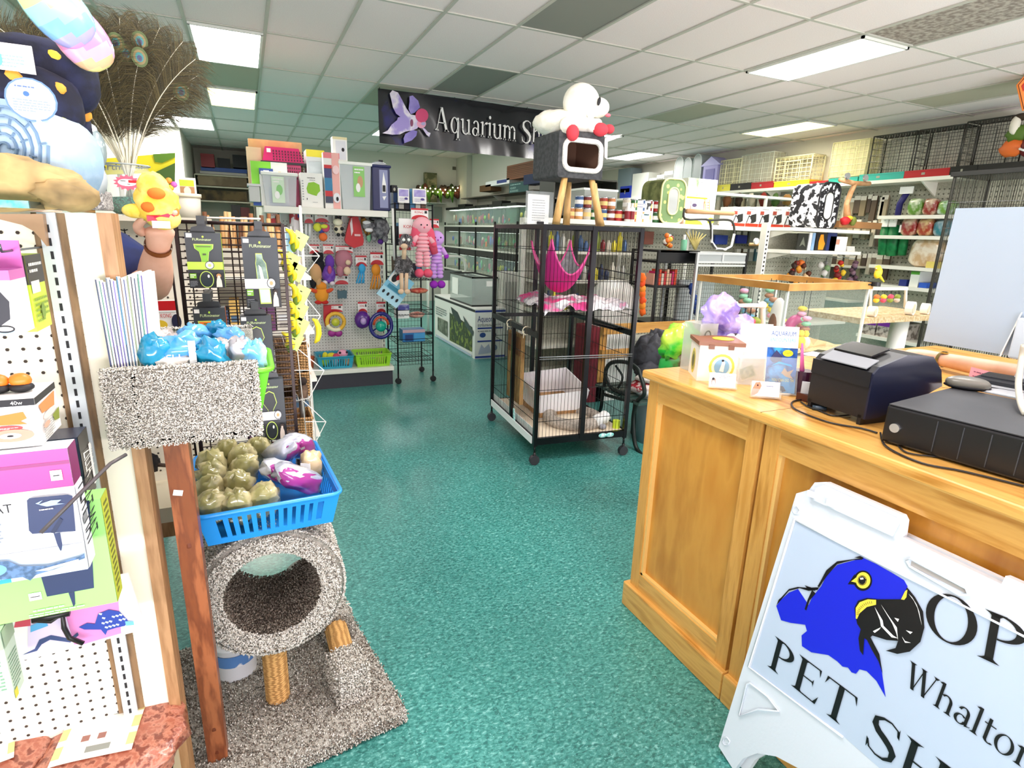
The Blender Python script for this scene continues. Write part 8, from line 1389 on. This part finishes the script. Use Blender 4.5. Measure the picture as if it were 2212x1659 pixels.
# goods on the peg section between
def Hg(lb,p0,p1,c,dec=None,y=5.3,cat='package'):
 o,a,b=pbox('hanging_package',lb,cat,p0,p1,y,.03,mt(c,.45),dec,group='small packages on the centre gondola pegboard' if 'small grey or' in lb else None)
 m=MB();x=(a.x+b.x)/2;m.rod((x,y,b.z-.01),(x,5.39,b.z-.01),.004,CHROME);m.build('peg',o)
Hg('blue squares in a package on the grey pegboard',(1592,508),(1614,526),'1A2EA8');Hg('blue and white hose package on the grey pegboard',(1655,535),(1676,572),'5AA0D8',lambda f:[f.r(.2*k,0,.2*k+.08,1,mt('2A4A8A',.5))for k in range(1,5)]);Hg('blue package below the bent perch frame',(1545,508),(1572,528),'24409A');Hg('grey clear package right of the perch frame',(1620,500),(1645,530),'9A9E98');Hg('teal mask package low on the grey pegboard',(1658,576),(1690,590),'5AA8A0');Hg('red and grey rawhide package beside the cage corner',(1392,500),(1412,528),'8A4A3A')
m=MB();m.rod(ony(1620,528,4.9),ony(1712,531,4.9),.02,mt('D8B078',.5),8);m.rod(ony(1625,528,4.9),ony(1625,528,5.38),.012,WHITE,6);m.rod(ony(1705,530,4.9),ony(1705,530,5.38),.012,WHITE,6);m.build('wooden_perch',None,'long wooden dowel perch on the grey pegboard','perch');m=MB();m.cyl(ony(1632,521,4.85),.035,.02,PAPER,14,Matrix.Rotation(math.pi/2,4,'X'));m.build('round_tag',None,'round white tag above the wooden dowel perch','tag')
# near section with floral carrier and books
gs=thing('shop_gondola','near gondola end with floral carrier on top and books below','shelving unit',(5.7,4.5,0));Z8=1.754
for z,x1 in((Z8,6.3),(1.527,6.22)):
 m=MB();m.bb((5.12,4.3,z-.035),(x1,4.66,z),SHELFW);m.prism([(5.14,4.32,z-.035),(5.14,4.66,z-.035),(5.14,4.66,z-.12)],(.015,0,0),SHELFW);m.build('shelf',gs)
m=MB();m.bb((5.07,4.6,0),(5.12,4.68,1.80),SHELFW);[m.bb((5.085,4.595,.3+.045*k),(5.1,4.6,.32+.045*k),INK)for k in range(32)];m.bb((5.12,4.66,.3),(6.25,4.68,1.7),PEGG);holes(m,(5.12,4.66,.8),(1,0,0),(0,0,1),1.1,.7,.045,.007,PEGD,off=.003);m.build('pegboard_and_post',gs)
m=MB();[m.bb((5.15,4.32,z-.03),(6.2,4.66,z),mt('D8D6C8',.5))for z in(.4,.75)];m.bb((5.1,4.3,0),(6.25,4.66,.1),SHELFW);m.build('lower_shelf',gs)
FLW=mt('F2F2F4',.7,h2='121216',sc=22,ramp=(.46,.49));carrier('soft_pet_carrier','black and white floral soft carrier with a white window',(1768,394),(1811,487),4.33,Z8+.001,FLW,mt('E8E8EC',.7,h2='0E0E12',sc=16,ramp=(.46,.5)),mt('DCDCD4',.6),BLACK)
pw=thing('wooden_play_perch','bare wood Y-shaped perch with steel washers behind the floral carrier','perch',(5.75,4.4,Z8));WD=mt('D0A274',.6,h2='B88858',sc=14);m=MB();m.tube([ony(x,y,4.45)for x,y in[(1835,486),(1830,470),(1829,440),(1838,415),(1848,395)]],.03,WD,n=10,rs=[.04,.04,.028,.028,.025]);m.tube([ony(x,y,4.45)for x,y in[(1815,388),(1845,396),(1878,397)]],.025,WD,n=10);m.bb(ony(1812,491,4.42),ony(1882,482,4.55),mt('A87848',.5));m.build('branch',pw);m=MB();[m.cyl(ony(x,y,4.42),.035,.02,CHROME,16,Matrix.Rotation(math.pi/2.2,4,'X'))for x,y in((1829,381),(1868,385))];m.build('washer',pw)
m=MB();c=ony(1826,477,4.4);m.ball(c,(.06,.05,.045),mt('C81822',.6),nz=.3);m.ball(c+Vector((.03,-.02,.03)),(.035,.035,.025),mt('F0B82A',.6));m.ball(c+Vector((.1,-.02,.0)),(.04,.03,.05),mt('6E7A2A',.6),nz=.2);m.build('plush_toy',None,'small red, yellow and green plush beside the floral carrier','plush toy')
def Bk(lb,p0,p1,c,dec=None,d=.02,cat='book'):pbox('pet_book',lb,cat,p0,p1,4.36,d,mt(c,.45),dec,z0=1.528)
Bk('black reptile book at the left of the book shelf',(1723,504),(1745,541),'22241E',lambda f:f.p([(.2,.2),(.5,.8),(.8,.2),(.5,.35)],mt('6A7062',.5)));Bk('white narrow book second on the book shelf',(1747,503),(1753,541),'E8ECF0');Bk('pale blue narrow book third on the book shelf',(1754,503),(1760,541),'8AB0D8');Bk('black book with an orange animal on its cover',(1762,503),(1786,541),'14161E',lambda f:f.p([(.3,.05),(.25,.5),(.35,.9),(.6,.92),(.7,.6),(.85,.4),(.75,.05)],mt('F09A1A',.5)));Bk('dark blue book behind the white square one',(1788,503),(1808,520),'1E2E6A');Bk('white square book or card leaning in front, right on the book shelf',(1792,511),(1829,545),'F6F6F4',lambda f:f.r(.35,.45,.55,.8,mt('E8A890',.5)))
for k in range(4):m=MB();a=ony(1830,541-3.2*k,4.36);m.bb((a.x,4.36,1.528+.014*k),(a.x+.13,4.5,1.54+.014*k),mt('EDEBE2',.5));m.build('thin_booklet',None,'thin white booklet in the small stack at the right of the books','booklet','stacked thin booklets')
TOYC=[('8E2A14','3A2018','E89A2A'),('E8782A','5A2A14','F0D0A0'),('8A8A86','E0DCD8','7A9A6A'),('C8281A','F0C82A','7A1A1A'),('5A3A4A','8A6A7A','3A2A3A')]
for k,px in enumerate((1722,1742,1786,1822,1848)):
 m=MB();rnd=random.Random(k);p=ony(px,556,4.45);m.rod((p.x,4.45,p.z-.02),(p.x,4.66,p.z+.0),.004,CHROME);m.rod(p,p-Vector((0,0,.3)),.004,INK)
 for q in range(9):m.ball(p+Vector((rnd.uniform(-.05,.05),rnd.uniform(-.04,.04),-.06-.028*q)),rnd.uniform(.022,.04),mt(TOYC[k][q % 3],.6),n=8,nz=.3,seed=q)
 m.build('bird_toy',None,['rust brown and red','orange and brown','grey and white','red and yellow block','dull purple rope'][k]+' bird toy hanging below the books','bird toy')
# ---------------------------------------------------------------- terrarium on a stand
te=thing('glass_terrarium','big glass terrarium with an oak rim behind the counter','terrarium',(3.1,2.58,0),.05);TW,TD,TZ0,TZ1=.84,.74,.86,1.35
m=MB();OR=mt('CF9A52',.4,h2='B9823E',sc=6)
for a,b in(((-.02,-.02,TZ1-.045),(TW+.02,.02,TZ1)),((-.02,TD-.02,TZ1-.045),(TW+.02,TD+.02,TZ1)),((-.02,.02,TZ1-.045),(.02,TD-.02,TZ1)),((TW-.02,.02,TZ1-.045),(TW+.02,TD-.02,TZ1))):m.bb(a,b,OR)
m.build('oak_rim',te,local=True);m=MB();GT=mt('A8C4BC',.03,alpha=.06)
for a,b in(((0,0,TZ0),(TW,.004,TZ1-.045)),((0,TD-.004,TZ0),(TW,TD,TZ1-.045)),((0,.004,TZ0),(.004,TD,TZ1-.045)),((TW-.004,.004,TZ0),(TW,TD,TZ1-.045))):m.bb(a,b,GT)
m.build('glass',te,local=True);m=MB();[m.bb((x-.008,y-.008,TZ0),(x+.008,y+.008,TZ1-.045),mt('E4ECE8',.3))for x,y in((0,0),(TW,0),(0,TD),(TW,TD))];m.bb((-.006,-.006,TZ0-.012),(TW+.006,TD+.006,TZ0),mt('E8E4D4',.4));m.build('corner_bead',te,local=True)
m=MB();nn_=14;m.add([(.01+(TW-.02)*i/nn_,.01+(TD-.02)*j/nn_,TZ0+.03+.02*noise.noise(Vector((i*.5,j*.5,0))))for j in range(nn_+1)for i in range(nn_+1)],[(j*(nn_+1)+i,j*(nn_+1)+i+1,(j+1)*(nn_+1)+i+1,(j+1)*(nn_+1)+i)for j in range(nn_)for i in range(nn_)],mt('E0C896',.9,h2='C8AE7C',sc=60,bump=.3),True);m.build('sand',te,local=True,kind='stuff')
m=MB();[m.bb((x,y,0),(x+.05,y+.05,TZ0-.06),WOODT)for x in(0,TW-.05)for y in(0,TD-.05)];m.bb((-.02,-.02,TZ0-.06),(TW+.02,TD+.02,TZ0-.013),WOODT);m.build('stand',te,local=True)
TT=Matrix.Translation((3.1,2.58,0))@ Matrix.Rotation(.05,4,'Z')
def ti(name,label,cat,fn,group=None):m=MB();fn(m);m.v=[tuple(TT @ Vector(v))for v in m.v];m.build(name,None,label,cat,group)
ti('magenta_hide_arch','magenta plastic arch hide inside the terrarium','hide',lambda m:m.tube(arc((.72,.42,TZ0+.09),.085,0,180,12),.04,mt('B03478',.4),n=10));ti('green_hide_arch','small green arch behind the magenta one','hide',lambda m:m.tube(arc((.78,.58,TZ0+.04),.05,0,180,10),.018,mt('6AB83A',.4),n=8))
ti('white_plush','white plush bird shape leaning at the left corner of the terrarium','plush toy',lambda m:(m.ball((.07,.1,TZ0+.27),(.045,.05,.12),mt('F2F0EA',.8),n=16),m.ball((.09,.1,TZ0+.12),(.04,.04,.09),mt('F2F0EA',.8)),m.ball((.0+.03,.1,TZ0+.2),(.02,.03,.09),mt('7A4A30',.8))))
ti('brown_rope_toy','brown knotted rope toy in the terrarium','toy',lambda m:[m.ball((.2+.012*math.sin(k*2),.2,TZ0+.06+.036*k),(.035,.035,.028),mt('A8785A',.8),n=8,nz=.3,seed=k)for k in range(8)]);ti('sand_castle_ledge','sand coloured notched block on the terrarium floor','block',lambda m:m.prism([(.3,.12,TZ0+.02),(.66,.12,TZ0+.02),(.66,.12,TZ0+.06),(.56,.12,TZ0+.08),(.52,.12,TZ0+.04),(.48,.12,TZ0+.08),(.32,.12,TZ0+.09)],(0,.1,0),mt('DCC08C',.8)))
for k,(x,y,z,c)in enumerate(((.1,.05,.05,'F0E6D8'),(.28,.06,.06,'F2CE4A'),(.36,.08,.05,'F4E8C8'))):ti('plush_chick',['white and brown round plush bird','yellow standing plush bird','cream plush bird'][k]+' on the terrarium sand','plush toy',lambda m:(m.ball((x,y,TZ0+z+.03),(.04,.035,.045),mt(c,.9),n=12),m.ball((x,y,TZ0+z+.085),(.025,.022,.025),mt('F4D24A',.9),nz=.4,nf=8),m.rod((x,y,TZ0+.02),(x,y,TZ0+z),.01,WHITE,6)))
for k in range(10):x,y,z=.1+.07*k,.3+.1*(k % 4),.08+.06*(k % 4);ti('hanging_toy','pastel toy hanging at the back of the terrarium','bird toy',group='toys hung in the terrarium',fn=lambda m:(m.rod((x,y,TZ1-.02),(x,y,TZ0+z+.04),.003,INK),[m.ball((x,y,TZ0+z+.04*q),(.035,.03,.02),mt(['8ACBA8','E8A8C8','E8D84A','6AA8C8','A8785A'][(k+q)% 5],.6),n=8,nz=.2)for q in range(4)]))
bp=thing('parrot_figure','bright yellow parakeet figure on a black cup at the terrarium corner','bird figure',ony(1885,612,2.62));m=MB();c=ony(1897,590,2.62);YB=mt('F6D21A',.7,h2='FAE04A',sc=30);m.ball(c,(.026,.024,.04),YB,n=14,M=Matrix.Rotation(.35,4,'Y'));m.ball(c+Vector((-.012,0,.035)),(.02,.02,.02),YB,n=12);m.rod(c+Vector((.02,0,-.02)),c+Vector((.08,.0,-.06)),.012,YB,8,r2=.005);m.ball(c+Vector((-.032,0,.032)),.006,mt('D8C8A8',.5));m.build('body',bp)
m=MB();q=ony(1889,618,2.6);m.cyl(q,.036,.03,BLACK,20);m.rod(q+Vector((-.03,0,.012)),q+Vector((-.07,.0,.012)),.006,BLACK,6);m.build('black_cup',bp)
# ---- bird play stands
def pvc(label,X0_,X1_,Yp,Yf,Zb,Zt,y,base=None):
 t=thing('bird_play_stand',label,'play stand',ony((X0_+X1_)/2,Yf,y));m=MB();r_=.014;A,B,C_,D_=ony(X0_,Zb,y),ony(X0_+2,Zt,y),ony(X1_+2,Zt,y),ony(X1_,Zb,y);m.tube([A,B,C_,D_],r_,WHITE,n=10);[m.ball(q,r_*1.3,WHITE,n=10)for q in(B,C_)];m.build('white_frame',t)
 m=MB()
 for k in range(4):p=B.lerp(C_,.2+.2*k);m.rod(p,p-Vector((0,0,.06+.02*(k % 2))),.003,INK);[m.ball(p-Vector((0,0,.07+.03*q)),.024,mt(['E87A3A','F0C83A','D8506A','8A9A3A','C8B8A8'][(k+q)% 5],.6),n=8,nz=.2)for q in range(2)]
 m.build('dangling_toy',t);return t
tb2=thing('play_stand_table','round-legged wooden tray table with wood shavings behind the monitor','table',(5.0,3.2,0));c=ony(1930,680,3.3);m=MB();m.bb((c.x-.75,3.1,c.z-.03),(c.x+.45,3.7,c.z+.02),mt('D8C09A',.7,h2='B89A6A',sc=40));m.build('tray',tb2);m=MB();m.rod((c.x+.12,3.3,0),(c.x+.12,3.3,c.z-.03),.075,WHITE,20);m.build('white_column',tb2);m=MB();m.lathe([(.001,0),(.3,0),(.28,.03),(.001,.04)],(c.x+.12,3.3,0),WHITE,24);m.build('foot',tb2)
pvc('white tube play stand with toys near the yellow parakeet',1880,1955,0,665,664,624,3.25);pvc('white tube play stand on the counter left of the terrarium corner',1585,1645,0,750,755,660,1.76)
for k,(px,py,r_)in enumerate(((1878,662,.045),(1958,668,.06),(1990,668,.05))):m=MB();q=ony(px,py,3.18);q.z=c.z+.02+r_;m.cyl(q,r_,.06,mt('F0ECE0',.6),22,Matrix.Rotation(math.pi/2,4,'X')@ Matrix.Rotation(.3,4,'Y'));m.cyl(q-Vector((0,.062,0)),r_*.7,.004,mt('D8CCB0',.6),22,Matrix.Rotation(math.pi/2,4,'X')@ Matrix.Rotation(.3,4,'Y'));m.build('tape_roll',None,['small white roll left of the play stand frame','cream-rimmed white roll right of the play stand frame','clear wrapped white roll nearest the monitor'][k],'roll')
# ---- black rack, silver cage, bench, bags
bkr=thing('black_wire_rack','black framed rack of red and pink goods beside the cage','rack',ony(1460,700,4.42));a,b=ybox((1416,541),(1500,700),4.42,.45);m=MB();[m.bb((x-.012,y-.012,0),(x+.012,y+.012,b.z),BLKMET)for x in(a.x,b.x)for y in(4.42,4.82)];[m.bb((a.x,4.42,z-.02),(b.x,4.82,z),BLKMET)for z in(b.z,b.z-.1,1.16,.8,.4)];m.bb((a.x,4.42,b.z-.1),(b.x,4.43,b.z),BLKMET);m.build('frame',bkr);m=MB();grid(m,(a.x,4.42,.4),(b.x-a.x,0,0),(0,0,b.z-.5),16,26,.002,BLKMET);m.build('wires',bkr)
for k in range(9):m=MB();x=a.x+.03+k*.032;cc=['E8A890','D8286A','E8502A','E8D8C0','C82A2A','F0C8A0'][k % 6];m.bb((x,4.5,1.162),(x+.026,4.62,1.27+.02*(k % 3)),mt(cc,.5));m.build('snack_tub',None,'red or pink snack tub inside the black rack','tub','tubs in the black rack')
ti0=ony(1475,538,4.62);m=MB();m.cyl((ony(1476,538,4.57).x,4.57,b.z+.001),.03,.1,mt('8AD8B0',.2,alpha=.8),16);m.cyl((ony(1476,538,4.57).x,4.57,b.z+.1),.014,.05,WHITE,12);m.build('sanitizer_bottle',None,'clear green pump bottle on the black rack','bottle');m=MB();q=ony(1443,522,4.62);[m.ball(Vector((q.x,4.62,b.z+.04))+Vector((.03*math.cos(k),.02*math.sin(k),.012*k)),.026,mt(['E8782A','F0B83A','8A2A1A','F0E8D8'][k % 4],.6),n=8)for k in range(9)];m.build('fruit_toy',None,'orange and yellow knotted toy bundle on the black rack','toy')
m=MB();q=ony(1510,535,4.65);[m.tube([Vector((q.x,4.7,b.z+.01)),Vector((q.x+.02*k-.04,4.7,b.z+.1)),Vector((q.x+.045*k-.06,4.7,b.z+.2-.01*abs(k)))],.01,mt('A89A5A',.7),n=5,rs=[.014,.01,.004])for k in range(-2,5)];m.build('driftwood',None,'spiky tan root on the black rack beside the bottle','driftwood')
m=MB();[m.ball(ony(1388,600+12*k,4.3),(.03,.03,.045),mt(['F06A1A','E8501A','F0902A'][k % 3],.8),n=10,nz=.4,seed=k)for k in range(7)];m.rod(ony(1388,598,4.3),(ony(1388,598,4.3).x,5.38,1.3),.005,INK);m.build('orange_plush',None,'long orange plush hanging between the cage and the black rack','plush toy')
sv=thing('silver_cage','silver framed wire cage left of the terrarium','cage',ony(1550,700,4.3));a,b=ybox((1499,546),(1603,700),4.3,.45);SVM=mt('D0D4D6',.3,.5);m=MB();[m.bb((x-.012,y-.012,.1),(x+.012,y+.012,b.z),SVM if x==a.x else BLKMET)for x in(a.x,b.x)for y in(4.3,4.75)];[m.bb((a.x,4.29,z),(b.x,4.31,z+.02),SVM)for z in(b.z-.02,b.z-.1,b.z-.13)];m.bb((a.x,4.295,b.z-.085),(b.x,4.3,b.z-.02),mt('A8AEB0',.3,.3));m.bb(((a.x+b.x)/2-.01,4.288,b.z-.1),((a.x+b.x)/2+.01,4.292,b.z),SVM);m.bb((a.x,4.3,b.z-.01),(b.x,4.75,b.z),SVM);m.build('frame',sv)
m=MB();grid(m,(a.x,4.3,.15),(b.x-a.x,0,0),(0,0,b.z-.3),24,30,.0016,BKW);grid(m,(a.x,4.75,.15),(b.x-a.x,0,0),(0,0,b.z-.3),24,30,.0016,BKW);m.build('wires',sv);m=MB();[m.ball(Vector((a.x+.06+.02*k,4.4,1.15-.05*k)),(.03,.03,.04),mt('2A4A9A',.7),n=8,nz=.3)for k in range(6)];m.build('blue_rope_toy',None,'twisted blue rope toy inside the silver cage','toy');m=MB();m.bb((a.x+.08,4.6,.6),(b.x-.08,4.65,1.2),mt('B8BCBA',.5));m.build('louvre_board',None,'grey louvred board inside the silver cage','panel')
bn2=thing('iron_bench','bench with black cast iron arms and pale oak rail behind the cage','bench',(3.2,3.8,0));m=MB();BI=mt('15211E',.4,.3);yb=3.05
for dx in(0,1.15):
 q=lambda x,y:onx(x,y,2.64)+Vector((dx,0,0));m.tube(spl([q(1388,985),q(1372,960),q(1368,905),q(1376,868),q(1392,850),q(1385,815),q(1375,795),q(1350,782),q(1318,785),q(1308,810),q(1322,838),q(1350,850)],5),.017,BI,n=8);m.tube(spl([q(1310,800),q(1302,850),q(1298,880),q(1290,905)],5),.015,BI,n=8);m.tube(spl([q(1330,790),q(1345,815),q(1335,838)],4),.01,BI,n=6);m.tube([q(1376,868),q(1340,862),q(1305,852)],.014,BI,n=6)
m.build('iron_side',bn2);m=MB();Zs=onx(1350,858,2.64).z;[m.bb((2.62,3.35+.09*k,Zs-.012),(3.85,3.42+.09*k,Zs+.008),mt('2E4A44',.5))for k in range(7)];m.build('seat_slat',bn2)
a,b=ybox((1303,697),(1506,718),4.15,.03);m=MB();m.bb(a,b,mt('E0A858',.4,h2='CC9244',sc=5,stretch=(.5,5,5)));m.bb((a.x,4.15,a.z-.22),(b.x,4.18,a.z-.14),mt('D8A050',.4));[m.bb((x,4.18,Zs-.05),(x+.07,4.2,b.z),mt('D8A050',.4))for x in(a.x,b.x-.07)];m.build('oak_back_rail',bn2)
for nm,lb,c,r_,cc,c2 in(('red_blanket','red and white patterned blanket heaped on the iron bench',(2.86,3.55,Zs+.07),(.16,.14,.06),'A82030','F0E0DC'),('white_towel','white towel on top of the red blanket',(2.86,3.52,Zs+.15),(.13,.12,.035),'F2EEE8','E0D8D0')):m=MB();m.ball(c,r_,mt(cc,.8,h2=c2,sc=18,ramp=(.5,.56)),n=18,nz=.3);m.build(nm,None,lb,'blanket')
m=MB();q=onz(1392,985,0);m.lathe([(.001,0),(.13,0),(.15,.38),(.155,.4),(.001,.4)],(2.9,3.5,0),mt('8E98A0',.4),22);m.lathe([(.155,.4),(.165,.4),(.165,.44),(.001,.445)],(2.9,3.5,0),mt('DDE2E4',.4),22);m.build('grey_tub',None,'grey-blue tub with white lid under the iron bench','tub')
m=MB();c=ony(1404,765,3.65);[m.ball(c+Vector(p),r_,mt('1E1F24',.7,h2='3A3C44',sc=14,bump=.4),n=16,nz=.45,seed=k)for k,(p,r_)in enumerate((((0,0,-.02),(.15,.12,.18)),((.1,.05,.1),(.09,.08,.09)),((-.04,-.05,-.14),(.12,.1,.1))))];m.rod((c.x,c.y,0),(c.x,c.y,c.z-.1),.1,mt('1E1F24',.7),10);m.build('black_bag',None,'dark crumpled backpack between the cage and the green bag','bag')
m=MB();c=ony(1470,742,2.5);m.ball(c,(.13,.08,.115),mt('3ACB3A',.25,h2='C8F04A',sc=7,bump=.4,coat=.5),n=22,nz=.35,seed=2);m.ball(c+Vector((0,0,-.13)),(.115,.08,.11),mt('2AAA4A',.3,h2='5A4A30',sc=6,ramp=(.5,.6)),n=16,nz=.2);m.cyl((c.x,c.y,0),.09,c.z-.15,mt('3A3A34',.6),16);m.build('green_bag',None,'bright green plastic litter bag behind the counter corner','bag')
m=MB();c=ony(1325,640,4.75);m.ball(c,(.22,.15,.16),mt('F0EEE8',.8),n=18,ex=.8);m.bb((c.x-.22,4.6,0),(c.x+.2,4.9,c.z-.02),mt('F2F0EC',.6));m.build('white_kennel',None,'white domed kennel seen through the right side of the cage','kennel')
m=MB();a,b=ybox((1242,690),(1272,790),4.9,.3);m.bb((a.x,4.6,0),(b.x,4.9,.75),mt('7A1428',.7));m.build('dark_red_bin',None,'dark red bin seen through the lower cage','bin')

for k in range(16):Hg('small grey or brown package low on the pegboard of the centre gondola',(1590+14*(k % 8),500+38*(k//8)),(1599+14*(k % 8),526+38*(k//8)),['8A8E8A','C8C4B8','6A5A48','A8ACA8','5A8A9A','D8D4CC','7A7E7A'][k % 7],lambda f:f.r(0,.75,1,1,PAPER),y=5.33)

t=thing('large_wire_cage','tall grey wire cage standing behind the monitor','cage',(6.6,3.2,0));a,b=Vector((6.3,2.75,.1)),Vector((6.9,3.56,2.27));m=MB();U,V=Vector((0,b.y-a.y,0)),Vector((0,0,b.z-a.z));grid(m,a,U,V,40,9,.0028,BKW);grid(m,a+Vector((.6,0,0)),U,V,40,9,.0028,BKW);grid(m,a+U,Vector((.6,0,0)),V,26,9,.0028,BKW);m.build('wires',t);m=MB();[m.bb((x,y,0),(x+.02,y+.02,2.27),BKW)for x in(6.3,6.88)for y in(2.75,3.54)];m.bb((6.28,2.73,2.27),(6.92,3.58,2.31),BKT);m.bb((6.3,2.75,.5),(6.9,3.56,.53),BKT);m.build('frame',t)
